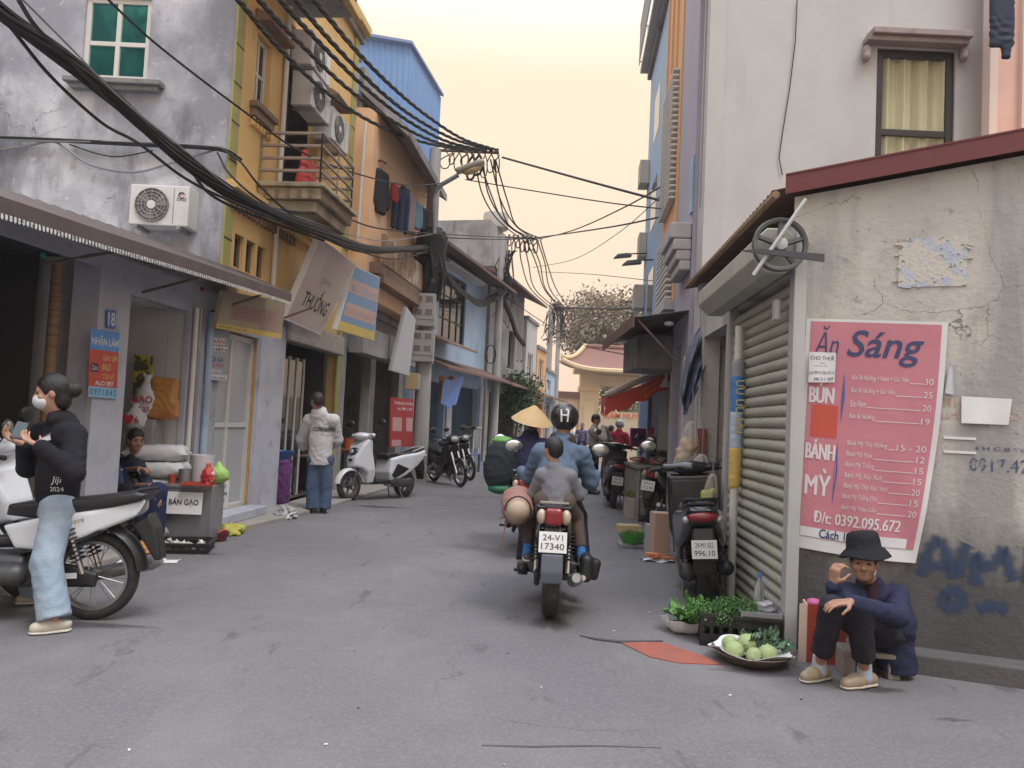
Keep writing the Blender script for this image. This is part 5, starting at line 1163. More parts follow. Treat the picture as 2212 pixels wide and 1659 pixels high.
for (pts, r, m_, lb) in (([(-60, 296, 8.96), (100, 302, 8.96), (300, 312, 8.96), (470, 322, 8.9), (520, 345, 9.2)], .02, m_cable, 'thick black cable clipped straight along the grey wall'), ([(-60, 330, 8.97), (40, 318, 8.97), (110, 306, 8.97), (140, 320, 8.97), (200, 358, 8.97), (290, 372, 8.97), (370, 352, 8.97), (470, 322, 8.93)], .011, m_cableg, 'grey cable drooping in a loop on the grey wall'), ([(150, 312, 8.97), (210, 332, 8.97), (260, 338, 8.97), (330, 325, 8.97)], .006, m_cable, 'thin black wire drooping under the wall cable'), ([(-60, 300, 8.95), (120, 305, 8.95), (320, 308, 8.95), (480, 318, 8.9)], .01, m_cableg, 'pale cable running along the top of the wall cable')):
    cable(lb, pts, r, 'cables on the grey wall', m_)
for k, pts in enumerate(([(480, 322, 8.8), (520, 350, 8.7), (560, 400, 8.8), (640, 470, 9.4), (760, 530, 11.5), (930, 548, 16.9)], [(470, 330, 8.8), (500, 380, 8.6), (580, 445, 8.9), (720, 520, 10.4), (850, 560, 13.5), (930, 540, 16.9)], [(500, 420, 8.5), (600, 452, 9.), (740, 470, 11), (870, 500, 14.6), (1130, 515, 24), ])):
    cable(('black cable leaving the grey wall corner for the thick pole', 'lower black cable from the grey wall corner to the thick pole', 'thin black cable passing the thick pole towards the slim pole')[k], pts, .01, 'cables between the yellow house and the poles')
G2 = 'cables dropping from the thick pole arm to the slim pole'
for i in range(6):
    x0 = 1032+i*9; x1 = 1128+i*8; cable('black cable curving down from the thick pole arm to the slim pole arm', [(x0-4+random.uniform(-6, 6), 345, 17), (x0+14+i+random.uniform(-9, 9), 410+i*3+random.uniform(-12, 12), 19), (x0+48+random.uniform(-9, 9), 475+i*3+random.uniform(-8, 8), 22), (x1+random.uniform(-4, 4), 517, 24.9)], .014, G2)
G3 = 'cables dropping from the slim pole arm to the distant pole'
for i in range(6):
    x0 = 1118+i*10; x1 = 1190+i*9; cable('black cable dropping steeply from the slim pole arm to the distant pole', [(x0+random.uniform(-4, 4), 519, 24.9), (x0+14+random.uniform(-8, 8), 570, 28), (x0+36+random.uniform(-9, 9), 625, 33), (x1+random.uniform(-5, 5), 668, 38)], .017, G3)
R_end = [([(1085, 340, 17.1), (1200, 372, 15.6), (1320, 405, 14), (1452, 440, 12.3)], .018, 'heavy black service cable spanning from the thick pole arm to the orange house'),
 ([(1005, 388, 16.6), (1150, 412, 15.2), (1330, 440, 13.4), (1525, 460, 10.4)], .009, 'thin black cable spanning from the street lamp to the lavender house'),
 ([(880, 505, 16), (1000, 515, 19), (1130, 516, 24.5), (1290, 495, 17), (1420, 470, 13), (1530, 438, 10.2)], .013, 'black cable sagging from the slim pole across to the lavender house'),
 ([(1130, 523, 24.9), (1230, 500, 20), (1340, 452, 15.5), (1448, 392, 12.3)], .011, 'black cable rising from the slim pole to the orange house'),
 ([(1150, 578, 25), (1240, 560, 21), (1340, 500, 16), (1455, 398, 12.4)], .006, 'thin sagging wire from the slim pole to the orange house'),
 ([(1160, 587, 26), (1270, 592, 20), (1440, 610, 13.6)], .006, 'thin wire crossing to the blue house'),
 ([(1200, 664, 38), (1300, 667, 30), (1400, 664, 20)], .035, 'thick black bundle strung level from the distant pole to the blue house')]
for pts, r, lb in R_end: cable(lb, pts, r, 'cables crossing the street')
for i in range(6):
    cable('thin wire fanning from the distant pole towards the blue house', [(1225, 672+i*9, 38), (1320, 668-5*i+12*(i % 3), 28), (1400, 690-i*10, 19)], .009, 'wires fanning from the distant pole')
cable('thin cable crossing low before the gateway roof', [(1090, 640, 25), (1180, 700, 32), (1260, 745, 30), (1370, 770, 18)], .012, 'cables crossing the street')
# draped tangle between pole 1 and 2
for k in range(4):
    cable('ragged black cable draped from the thick pole over the light blue house roof', [(948, 545+k*6, 17), (965+k*4, 590+k*8, 18), (1000+k*4, 628+k*6, 20.5), (1040, 650+k*4, 23), (1075, 632+k*5, 24.9)], .03-.005*k, 'ragged cables on the light blue house', m_cable)
for k in range(4):
    cable('frayed pale strap of old sheathing on the slim pole', [(1042, 662-k*3, 24.6), (1062, 650-k*7, 24.5), (1082, 640-k*9+(k % 2)*10, 24.5), (1092, 632-k*4, 24.4)], .02, 'frayed sheathing on the slim pole', m_cableg)
cable('thick black cable bundle hanging in a bow behind the slim pole', [(1085, 640, 25), (1105, 690, 26), (1115, 720, 27), (1132, 745, 28)], .06, None)
# ================================================================== laundry on the peach house balcony
def garment(label, px, py, Y, w, h, col, kind, i):
    p = at(px, py, Y); t = thing('hanging_garment', label, 'clothing', p, R_(70), 'laundry on the peach house balcony')
    s_ = SD(.03)
    if kind == 'jacket':
        s_.cap((-w*.28, 0, -.12), (w*.28, 0, -.12), .07, .07); s_.box((0, 0, -h*.5), (w*.4, .05, h*.42), .04); s_.cap((-w*.36, 0, -.15), (-w*.52, 0, -h*.75), .06, .05); s_.cap((w*.36, 0, -.15), (w*.52, 0, -h*.75), .06, .05)
    elif kind == 'trousers':
        s_.box((0, 0, -.12), (w*.4, .045, .12), .03); s_.cap((-w*.22, 0, -.2), (-w*.26, 0, -h), .07, .055); s_.cap((w*.22, 0, -.2), (w*.26, 0, -h), .07, .055)
    else:
        s_.box((0, 0, -h*.5), (w*.45, .03, h*.5), .03)
    s_.disp = folds(.01, .8); s_.mesh(.022, 'cloth', mat('laundry%d' % i, col, .85), t); MB().tube([(0, 0, -.05), (0, 0, .03), (.02, 0, .06)], .006, 5).build('hanger_hook', m_gmet, t)
for i, (px, py, Y, w, h, col, kd, lb) in enumerate(((825, 362, 14.2, .5, .95, (.012, .013, .018), 'jacket', 'black jacket hung foremost on the peach house balcony'), (853, 398, 14.7, .3, .35, (.35, .02, .03), 'cloth', 'small bright red garment beside the black jacket'), (860, 405, 15., .4, .8, (.02, .03, .07), 'trousers', 'dark navy trousers hung behind the red garment'), (876, 405, 15.4, .42, .9, (.03, .05, .11), 'trousers', 'blue denim trousers in the row of laundry'), (889, 420, 15.8, .4, .8, (.3, .2, .2), 'cloth', 'dusty pink towel in the row of laundry'), (902, 432, 16.3, .4, .7, (.12, .22, .3), 'jacket', 'grey blue shirt in the row of laundry'), (915, 445, 16.7, .35, .6, (.03, .03, .035), 'jacket', 'small dark shirt last in the row of laundry'))):
    garment(lb, px, py, Y, w, h, col, kd, i)
A = at(765, 347, 13.9); B_ = at(824, 347, 14.1); C_ = at(930, 436, 17)
t = thing('drying_frame', 'thin rusty bracket frame carrying the laundry line', 'drying frame', A); MB().tube([(0, 0, -1.2), (0, 0, 0), tuple(B_-A), tuple(B_-A+V(.05, .2, .02))], .02, 6).build('bracket', m_rust, t); MB().tube([tuple(B_-A), tuple(C_-A)], .008, 5).build('line', m_cableg, t)
MB().tube([tuple((B_-A)*.2+V(0, 0, -.3)), tuple((B_-A)*.8)], .014, 5).build('brace', m_rust, t)
p0_ = fp.root; 
for u_ in (.3,): MB().tube([tuple(toloc(fp.root, at(790, 260, 13.6))), tuple(toloc(fp.root, at(772, 520, 13.6)))], .03, 8).build('drain_pipe', m_wframe, fp.root)
# ================================================================== motorbikes
m_tyre = mat('tyre_rubber', (.022, .021, .022), .8, layers=[(12, .5, .66, (.05, .047, .045), .7)], bump=(60, .3))
m_rim = mat('rim_steel', (.35, .34, .33), .35, metal=.8)
m_chrome = mat('dull_chrome', (.45, .45, .45), .25, metal=.9)
m_seat = mat('seat_vinyl', (.018, .018, .02), .42, bump=(90, .1))
m_engine = mat('engine_grey', (.10, .10, .105), .5, metal=.5, layers=[(9, .5, .66, (.04, .04, .042), .7)])
m_pwhite = mat('paint_white', (.62, .64, .68), .25, coat=.4, layers=[(4, .6, .75, (.5, .5, .52), .4)])
m_pblack = mat('paint_black', (.014, .015, .02), .2, coat=.5)
m_tail = mat('tail_red', (.22, .015, .02), .2, coat=.4); m_plate = mat('plate_white', (.66, .66, .66), .5); m_lens = mat('clear_lens', (.35, .36, .38), .12, coat=.5)
def wheel(parent, x, Rr, tw_, spokes=True, name='wheel'):
    rt = (R_(90), 0, 0); c = (x, 0, Rr)
    w = MB().lathe([(.012, -.06), (.035, -.055), (.045, -.03), (.045, .03), (.035, .055), (.012, .06)], 14, c, rt).build(name, m_engine, parent, smooth=True)
    h = tw_/2; ri = Rr-tw_*.85
    MB().lathe([(ri, -h*.75), (ri+tw_*.3, -h), (Rr-tw_*.25, -h*.92), (Rr-.004, -h*.45), (Rr, 0), (Rr-.004, h*.45), (Rr-tw_*.25, h*.92), (ri+tw_*.3, h), (ri, h*.75), (ri, -h*.75)], 36, c, rt, cap=False).build('tyre', m_tyre, w, smooth=True, ang=180)
    MB().lathe([(ri+.004, -h*.7), (ri-.018, -h*.62), (ri-.022, 0), (ri-.018, h*.62), (ri+.004, h*.7)], 36, c, rt, cap=False).build('rim', m_rim, w, smooth=True)
    b = MB()
    if spokes:
        for k in range(18):
            a = k*math.pi/9; s_ = 1 if k % 2 else -1; b.tube([(x+.04*math.cos(a), s_*.035, Rr+.04*math.sin(a)), (x+(ri-.02)*math.cos(a+.25*s_), 0, Rr+(ri-.02)*math.sin(a+.25*s_))], .0025, 4)
    else:
        for k in range(5):
            a = k*2*math.pi/5; b.tube([(x+.03*math.cos(a), 0, Rr+.03*math.sin(a)), (x+(ri-.01)*math.cos(a), 0, Rr+(ri-.01)*math.sin(a))], [.022, .014], 6)
    b.build('spokes', m_rim if spokes else m_engine, w); return w
def mirror(t, base, tip, glass=None):
    m = MB().tube([base, (base[0]-.02, tip[1]*.96, (base[2]+tip[2])/2), tip], .006, 6).build('mirror', m_black, t)
    MB().ball(tip, (.03, .085, .06), 14, 10, (0, 0, R_(12))).build('mirror_shell', m_black, m, smooth=True)
    MB().ball((tip[0]-.014, tip[1], tip[2]), (.02, .076, .052), 14, 10, (0, 0, R_(12))).build('mirror_glass', glass or m_chrome, m, smooth=True)
def lplate(t, loc, rot, l1, l2, w=.19, h=.14):
    p = MB().box((0, 0, 0), (w, .004, h)).build('licence_plate', m_plate, t); p.location = loc; p.rotation_euler = rot
    text(l1, .05, m_sblk, p, (0, -.004, h*.22), fit=(w*.72, h*.28)); text(l2, .05, m_sblk, p, (0, -.004, -h*.2), fit=(w*.82, h*.3)); return p
def arc(cx, cz, r, a0, a1, n=10): return [(cx+r*math.cos(R_(a0+(a1-a0)*i/n)), cz+r*math.sin(R_(a0+(a1-a0)*i/n))) for i in range(n+1)]
def fender(t, cx, cz, r, a0, a1, hw, m, name, th=.012):
    b = MB(); A = arc(cx, cz, r, a0, a1, 16)
    def fn(u, v):
        i = min(int(u*16), 15); f_ = u*16-i; p = Vector(A[i]).lerp(Vector(A[i+1]), f_); w = (v-.5)*2; k = 1-.12*w*w
        return (cx+(p[0]-cx)*k, w*hw, cz+(p[1]-cz)*k)
    return b.grid(fn, 24, 8, th=th).build(name, m, t, smooth=True)
def shock(t, a, c, m=None):
    s = MB().tube([a, c], .018, 8).build('shock_absorber', m_chrome, t, smooth=True); a, c = Vector(a), Vector(c); n = 60; d = (c-a); u = d.normalized().orthogonal(); w = d.normalized().cross(u)
    MB().tube([a+d*(.25+.65*i/n)+(u*math.cos(i*.85)+w*math.sin(i*.85))*.032 for i in range(n+1)], .006, 5).build('spring', m or m_black, s, smooth=True)
def handlebar(t, x, z, hw=.34):
    h = MB().tube([(x-.1, -hw, z-.02), (x-.04, -hw*.5, z), (x, 0, z-.02), (x-.04, hw*.5, z), (x-.1, hw, z-.02)], .012, 8).build('handlebar', m_black, t, smooth=True)
    for s_ in (-1, 1):
        MB().tube([(x-.06, s_*hw*.68, z-.005), (x-.105, s_*(hw+.02), z-.022)], .019, 10).build('grip', m_seat, h, smooth=True)
        MB().tube([(x-.01, s_*hw*.62, z-.01), (x-.0, s_*hw*.95, z-.03)], .007, 6).build('lever', m_chrome, h)
def underbone(label, loc, rz, pm, acc=None, plate=('29-B1', '482.15'), lean=0., tyre=.075, vox=.012, group='motorbikes in the street', rear_only=False, stand=True, tail=True):
    acc = acc or pm; t = thing('motorbike', label, 'motorbike', loc, rz, group); t.rotation_euler = (lean, 0, rz); W = 1.24; r_ = .285
    wheel(t, 0, r_, tyre, name='rear_wheel'); wheel(t, W, r_, tyre*.95, name='front_wheel')
    s = SD(.02); s.poly([(.53, .66), (.50, .735), (.25, .765), (0, .80), (-.27, .845), (-.34, .83), (-.3, .78), (0, .70), (.3, .64)], 0, lambda x, z: .075+.06*np.clip((z-.62)/.12, 0, 1), .03); s.mesh(vox, 'seat', m_seat, t)
    s = SD(.012); s.poly([(.44, .46), (.52, .60), (.3, .66), (0, .715), (-.27, .79), (-.36, .84), (-.38, .81), (-.28, .68), (-.1, .60), (.12, .50), (.26, .45)], 0, lambda x, z: .135-.06*np.clip((-x)/.45, 0, 1), .025); s.poly([(.6, .3), (.6, .7), (-.6, .9), (-.6, .3)], 0, .09, .01, sub=True, k=0.); s.mesh(vox, 'side_panel', acc, t)
    s = SD(.012); s.poly([(.42, .42), (.46, .56), (.1, .62), (-.12, .60), (.1, .47)], 0, .125, .02); s.mesh(vox, 'lower_panel', m_pblack, t)
    MB().tube([(-.1, -.1, .80), (-.30, -.09, .855), (-.36, 0, .86), (-.30, .09, .855), (-.1, .1, .80)], .012, 8).build('grab_rail', m_black if pm is m_pwhite else m_chrome, t, smooth=True)
    if tail: s = SD(.01); s.box((-.352, 0, .765), (.035, .06, .06), .025); s.mesh(vox, 'tail_light', m_tail, t)
    for sd_ in (-1, 1) if tail else ():
        s = SD(.01); s.ell((-.335, sd_*.085, .762), (.04, .034, .055)); s.mesh(vox, 'indicator', mat('amber_lens', (.42, .34, .26), .25), t)
    fender(t, 0, r_+.02, r_+.05, 175, 55, .075, m_black, 'rear_fender'); 
    s = SD(.01); s.poly([(-.24, .62), (-.34, .70), (-.39, .60), (-.43, .40), (-.39, .40), (-.29, .55)], 0, .065, .012); s.mesh(vox, 'mud_flap', m_black, t)
    if tail: lplate(t, (-.402, 0, .60), (R_(-12), 0, R_(-90)), *plate)
    # frame, engine, swing arm, exhaust
    s = SD(.03); s.box((.52, 0, .33), (.14, .11, .09), .03); s.cap((.6, 0, .32), (.80, 0, .36), .07, .06); s.cap((.42, .12, .30), (.56, .12, .30), .075, .07); s.cap((.44, -.12, .30), (.56, -.12, .30), .07, .065); s.mesh(.014, 'engine', m_engine, t)
    MB().tube([(.46, 0, .5), (.62, 0, .48), (.95, 0, .8)], [.05, .05, .04], 10).build('frame', m_black, t, smooth=True)
    for sd_ in (-1, 1):
        MB().tube([(0, sd_*.095, r_), (.4, sd_*.09, .34)], .02, 8).build('swing_arm', m_black, t)
        shock(t, (.02, sd_*.115, r_+.03), (.14, sd_*.12, .64))
        MB().tube([(W, sd_*.075, r_), (W-.21, sd_*.075, .72)], [.022, .025], 8).build('fork', m_chrome, t, smooth=True)
        MB().tube([(.52, sd_*.08, .23), (.52, sd_*.3, .23)], .014, 8).build('foot_peg', m_seat, t)
        MB().tube([(.3, sd_*.1, .42), (.18, sd_*.15, .36), (.16, sd_*.26, .36)], .012, 6).build('pillion_peg', m_gmet, t)
    s = SD(.02); s.poly([(-.06, .23), (-.07, .32), (.1, .37), (.45, .35), (.5, .27), (.42, .22)], .105, .022, .02); s.mesh(vox, 'chain_case', m_black, t)
    MB().tube([(.62, -.08, .26), (.55, -.13, .18), (.3, -.15, .2), (.05, -.16, .26), (-.3, -.17, .34), (-.36, -.17, .36)], [.018, .02, .022, .045, .048, .03], 12).build('exhaust', m_gmet, t, smooth=True)
    MB().tube([(.06, -.21, .27), (-.26, -.22, .345)], .02, 8).build('heat_shield', m_chrome, t)
    if stand: MB().tube([(.46, .12, .2), (.4, .2, .03), (.36, .22, .015)], .01, 6).build('side_stand', m_black, t)
    # leg shield, front fender, cowl
    if not rear_only:
        s = SD(.015); s.poly([(1.06, .60), (1.04, .86), (.93, .92), (.84, .80), (.72, .55), (.56, .34), (.50, .22), (.62, .17), (.78, .27), (.9, .45)], 0, lambda x, z: .215-.12*np.clip((x-.85)/.22, 0, 1), .02); s.poly([(.96, .5), (.95, .85), (.87, .82), (.7, .50), (.48, .2), (.6, .1), (1.2, .1), (1.2, .4)], 0, lambda x, z: .19-.1*np.clip((x-.85)/.22, 0, 1), .01, sub=True, k=0.); s.mesh(vox, 'leg_shield', pm, t)
        s = SD(.02); s.poly([(.97, .55), (.92, .82), (.80, .66), (.62, .50), (.64, .44), (.78, .46)], 0, .075, .03); s.mesh(vox, 'centre_cover', m_pwhite if pm is m_pwhite else m_black, t)
        fender(t, W, r_, r_+.035, 20, 150, .055, pm, 'front_fender')
        s = SD(.03); s.ell((.97, 0, .99), (.12, .15, .085)); s.cap((.93, -.2, .995), (.93, .2, .995), .045, .045); s.mesh(vox, 'handlebar_cowl', pm, t)
        s = SD(.02); s.ell((1.05, 0, .98), (.06, .09, .06)); s.mesh(vox, 'headlight', m_lens, t)
    handlebar(t, .9, 1.01)
    for sd_ in (-1, 1): mirror(t, (.84, sd_*.22, 1.02), (.80, sd_*.36, 1.20))
    return t
def scooter(label, loc, rz, pm, plate, lean=0., vox=.012, group='scooters parked along the street', headlight=True, steer=0.):
    t = thing('scooter', label, 'scooter', loc, rz, group); t.rotation_euler = (lean, 0, rz); r_ = .24; W = 1.26
    wheel(t, 0, r_, .105, False, 'rear_wheel'); wheel(t, W, r_, .095, False, 'front_wheel')
    s = SD(.02); s.poly([(.50, .30), (.53, .45), (.48, .68), (.2, .735), (-.2, .78), (-.42, .83), (-.47, .80), (-.42, .68), (-.2, .54), (.05, .42), (.28, .31)], 0, lambda x, z: .205-.09*np.clip((-x)/.45, 0, 1)-.05*np.clip((.4-z)/.2, 0, 1), .05); s.poly([(.2, .2), (.12, .42), (-.1, .52), (-.6, .5), (-.6, .1)], 0, .12, .02, sub=True, k=.0); s.mesh(vox, 'rear_body', pm, t)
    s = SD(.02); s.poly([(.50, .40), (.36, .60), (.05, .50), (.2, .42), (.42, .34)], 0, .212, .02); s.mesh(vox, 'dark_side_panel', m_black, t)
    s = SD(.02); s.poly([(.53, .66), (.54, .75), (.40, .785), (.15, .765), (-.02, .78), (-.25, .855), (-.40, .87), (-.43, .835), (-.2, .76), (.1, .72)], 0, lambda x, z: .15-.03*np.clip((-x-.1)/.3, 0, 1), .035); s.mesh(vox, 'seat', m_seat, t)
    s = SD(.02); s.box((.70, 0, .29), (.24, .175, .035), .025); s.mesh(vox, 'floor_board', m_black, t)
    s = SD(.02); s.poly([(.86, .26), (.86, .45), (.93, .78), (.93, .98), (1.0, 1.0), (1.10, .90), (1.22, .70), (1.24, .56), (1.10, .52), (1.02, .44), (1.0, .28)], 0, lambda x, z: .225-.42*np.clip(x-.96, 0, .4)-.06*np.clip((.5-z)/.25, 0, 1), .035); s.mesh(vox, 'front_apron', pm, t)
    s = SD(.02); s.poly([(.84, .30), (.88, .78), (.9, .95), (.93, .95), (.9, .3)], 0, .19, .015); s.mesh(vox, 'inner_shield', m_black, t)
    fender(t, W, r_, r_+.04, 10, 165, .065, pm if headlight else m_black, 'front_fender', .02)
    for sd_ in (-1, 1): MB().tube([(W, sd_*.07, r_), (W-.15, sd_*.06, .55)], .022, 8).build('fork', m_engine, t, smooth=True)
    s = SD(.03); s.ell((1.0, 0, 1.05), (.12, .16, .07)); s.cap((.95, -.24, 1.06), (.95, .24, 1.06), .04, .04); s.mesh(vox, 'handlebar_cowl', pm, t)
    if headlight:
        s = SD(.015); s.ell((1.155, 0, .80), (.055, .105, .075), (0, R_(-30), 0)); s.mesh(vox, 'headlight', m_glassd, t); s = SD(.015); s.ell((1.20, 0, .80), (.03, .05, .045), (0, R_(-30), 0)); s.mesh(vox, 'headlight_lens', m_lens, t)
        s = SD(.01); s.box((1.235, 0, .665), (.012, .045, .02), .008); s.mesh(.008, 'emblem', m_black, t)
    handlebar(t, 1.0, 1.06, .36)
    for sd_ in (-1, 1): mirror(t, (.93, sd_*.24, 1.08), (.90, sd_*.38, 1.27))
    s = SD(.015); s.ell((-.44, 0, .745), (.045, .12, .045)); s.mesh(vox, 'tail_light', m_tail if not headlight else m_tail, t)
    for sd_ in (-1, 1):
        s = SD(.01); s.ell((-.40, sd_*.125, .72), (.06, .03, .03)); s.mesh(vox, 'indicator', m_lens, t)
    MB().tube([(-.08, -.13, .79), (-.38, -.12, .875), (-.47, 0, .88), (-.38, .12, .875), (-.08, .13, .79)], .014, 8).build('grab_rail', m_black if pm is m_pblack else m_ltgrey, t, smooth=True)
    s = SD(.015); s.poly([(-.25, .56), (-.42, .66), (-.45, .52), (-.43, .30), (-.40, .30), (-.36, .46)], 0, .085, .012); s.mesh(vox, 'rear_fender', m_black, t)
    lplate(t, (-.455, 0, .50), (R_(-6), 0, R_(-90)), *plate)
    s = SD(.03); s.box((.18, .13, .27), (.24, .05, .07), .04); s.cap((0, .11, .24), (.4, .12, .3), .07, .07); s.mesh(.014, 'engine_case', m_engine, t)
    s = SD(.02); s.cap((-.28, -.17, .33), (.08, -.165, .27), .062, .055); s.mesh(.012, 'exhaust', m_black, t); MB().tube([(.05, -.165, .27), (.3, -.14, .22), (.42, -.05, .24)], .02, 8).build('exhaust_pipe', m_gmet, t, smooth=True)
    shock(t, (.0, .12, .28), (.02, .13, .58))
    b = MB(); b.tube([(.26, -.13, .2), (.2, -.16, .012), (.16, -.16, .012)], .011, 6); b.tube([(.26, .13, .2), (.2, .16, .012), (.16, .16, .012)], .011, 6); b.tube([(.26, -.13, .2), (.26, .13, .2)], .011, 6); b.build('centre_stand', m_gmet, t)
    return t
# white underbone at the left frame edge
hw = gr(196, 1338)
bikeA = underbone('white and black motorbike with black seat straddled by the masked woman', hw, R_(185), m_pwhite, None, ('29-X3', '204.67'), vox=.009, stand=False, tail=False)
MB().box((.12, .13, .30), (.14, .003, .035), (0, R_(4), 0)).build('sticker', m_plate, bikeA)
text('wave', .05, mat('decal_gold', (.35, .27, .15), .4), bikeA, (.08, .137, .645), (R_(90), R_(-16), R_(180)), shear=.3)
# white scooter in the middle distance
fwp, rwp = gr(768, 1083), gr(852, 1074); d_ = fwp-rwp; scooter('white scooter with black seat parked before the red poster', Vector((-1.80, 13.55, 0)), math.atan2(-.80, -.60), m_pwhite, ('30-F1', '775.02'), R_(4))
# black scooters on the right
scooter('black scooter parked tight against the steel shutter', gr(1520, 1302), R_(80), m_pblack, ('29-M1 052', '996.10'), R_(-5), group='scooters parked along the street', headlight=True)
scooter('black scooter with pale floor parked by the meat stall', gr(1322, 1097), R_(86), m_pblack, ('29-N1', '474.53'), R_(5), headlight=True)
# parked underbones beyond the first pole
underbone('dark motorbike leaning right behind the thick pole', gr(925, 1042)+V(.1, .3, 0), R_(-58), m_pblack, m_pblack, ('29-K1', '330.18'), R_(6), vox=.018, group='motorbikes parked beyond the thick pole')
underbone('silver flanked motorbike parked before the blue plastic table', gr(968, 1030)+V(.0, .3, 0), R_(-62), m_pblack, m_ltgrey, ('29-T1', '018.44'), R_(6), vox=.018, group='motorbikes parked beyond the thick pole')
# the ridden bike and the one ahead of it
bikeR = underbone('black motorbike ridden away with man in blue and small boy', gr(1187, 1333), R_(86.5), m_pblack, m_pblack, ('24-V1', '17340'), 0, .125, vox=.010, stand=False, group='motorbikes being ridden')
s = SD(.03); s.box((.10, -.25, .36), (.12, .045, .10), .04); s.box((.2, -.31, .33), (.06, .045, .08), .03, (.2, 0, .2)); s.mesh(.012, 'pannier', m_black, bikeR)
s = SD(.01); s.poly([(-.42, .52), (-.435, .40), (-.42, .32), (-.405, .32), (-.405, .52)], 0, .075, .008); s.mesh(.009, 'mud_guard', mat('mudguard_grey', (.10, .11, .14), .5), bikeR)
bikeC = underbone('dark motorbike ridden ahead by the woman in the conical hat', gr(1112, 1200)+V(.08, .1, 0), R_(86), m_pblack, m_tail, ('21-F2', '906.31'), 0, vox=.016, stand=False, group='motorbikes being ridden')
b = underbone('half hidden motorbike with silver wheel between the two black scooters', gr(1402, 1145)+V(.12, .55, 0), R_(64), m_pblack, m_ltgrey, ('29-H1', '112.90'), R_(5), vox=.018, group='motorbikes parked along the street')
q = at(48, 1150, 5.5); scooter('cream white scooter front peeking in beside the masked woman', (q.x-1.2*math.cos(R_(10)), q.y+1.2*math.sin(R_(10)), 0), R_(-10), m_pwhite, ('30-H4', '551.20'), R_(4), vox=.012, headlight=False)
# ================================================================== people
m_skin = mat('skin', (.42, .24, .165), .5, sss=.08, layers=[(14, .5, .7, (.38, .19, .13), .5)], var=.03); m_skin2 = mat('skin_tan', (.32, .17, .11), .52, sss=.06, layers=[(14, .5, .7, (.27, .13, .085), .5)], var=.03)
m_hair = mat('black_hair', (.010, .009, .009), .45, bump=(160, .4, (1, 1, .15)))
m_eye = mat('eye_dark', (.012, .01, .01), .15); m_lip = mat('lips', (.36, .13, .11), .5)
def cloth(name, col, rough=.88, **k): return mat(name, col, rough, layers=k.get('layers', ()), bump=k.get('bump', (24, .5)), spec=.25)
def mid(a, b, t=.5): return a.lerp(b, t)
def hand(sd, wr, d, n, side, curl=.6, s=1., hold=None):
    """wr wrist, d direction of the fingers, n palm normal (curl goes that way), side = direction of the thumb."""
    d = d.normalized(); n = (n-d*n.dot(d)).normalized(); sv = (side-d*side.dot(d)-n*side.dot(n)).normalized()
    for k in range(4):
        o = (1.5-k)*.0195*s; sd.cap(wr+d*.012*s+sv*o*.7, wr+d*.085*s+sv*o, .0135*s, .0115*s, k=.012)
        L = (.72, .92, 1., .82)[3-k] if k else .9
        p = wr+d*.085*s+sv*o; a = 0
        for j, l in enumerate((.040, .026, .021)):
            a += curl*(.75 if j == 0 else .9); v = (d*math.cos(a)+n*math.sin(a)+sv*(.06*(1.5-k))*(1-curl*.6)).normalized(); q = p+v*l*L*s; sd.cap(p, q, (.0098-.0009*j)*s, (.0092-.0011*j)*s, k=.003); p = q
    p = wr+d*.022*s+sv*.028*s; v = (d*.55+sv*.75+n*.35).normalized(); q = p+v*.042*s; sd.cap(p, q, .0135*s, .0115*s, k=.01); v2 = (d*.85+sv*.15+n*(.3+.5*curl)).normalized(); q2 = q+v2*.03*s; sd.cap(q, q2, .011*s, .009*s, k=.003); sd.cap(q2, q2+(v2*.8+n*.3*curl).normalized()*.022*s, .0095*s, .0075*s, k=.002)
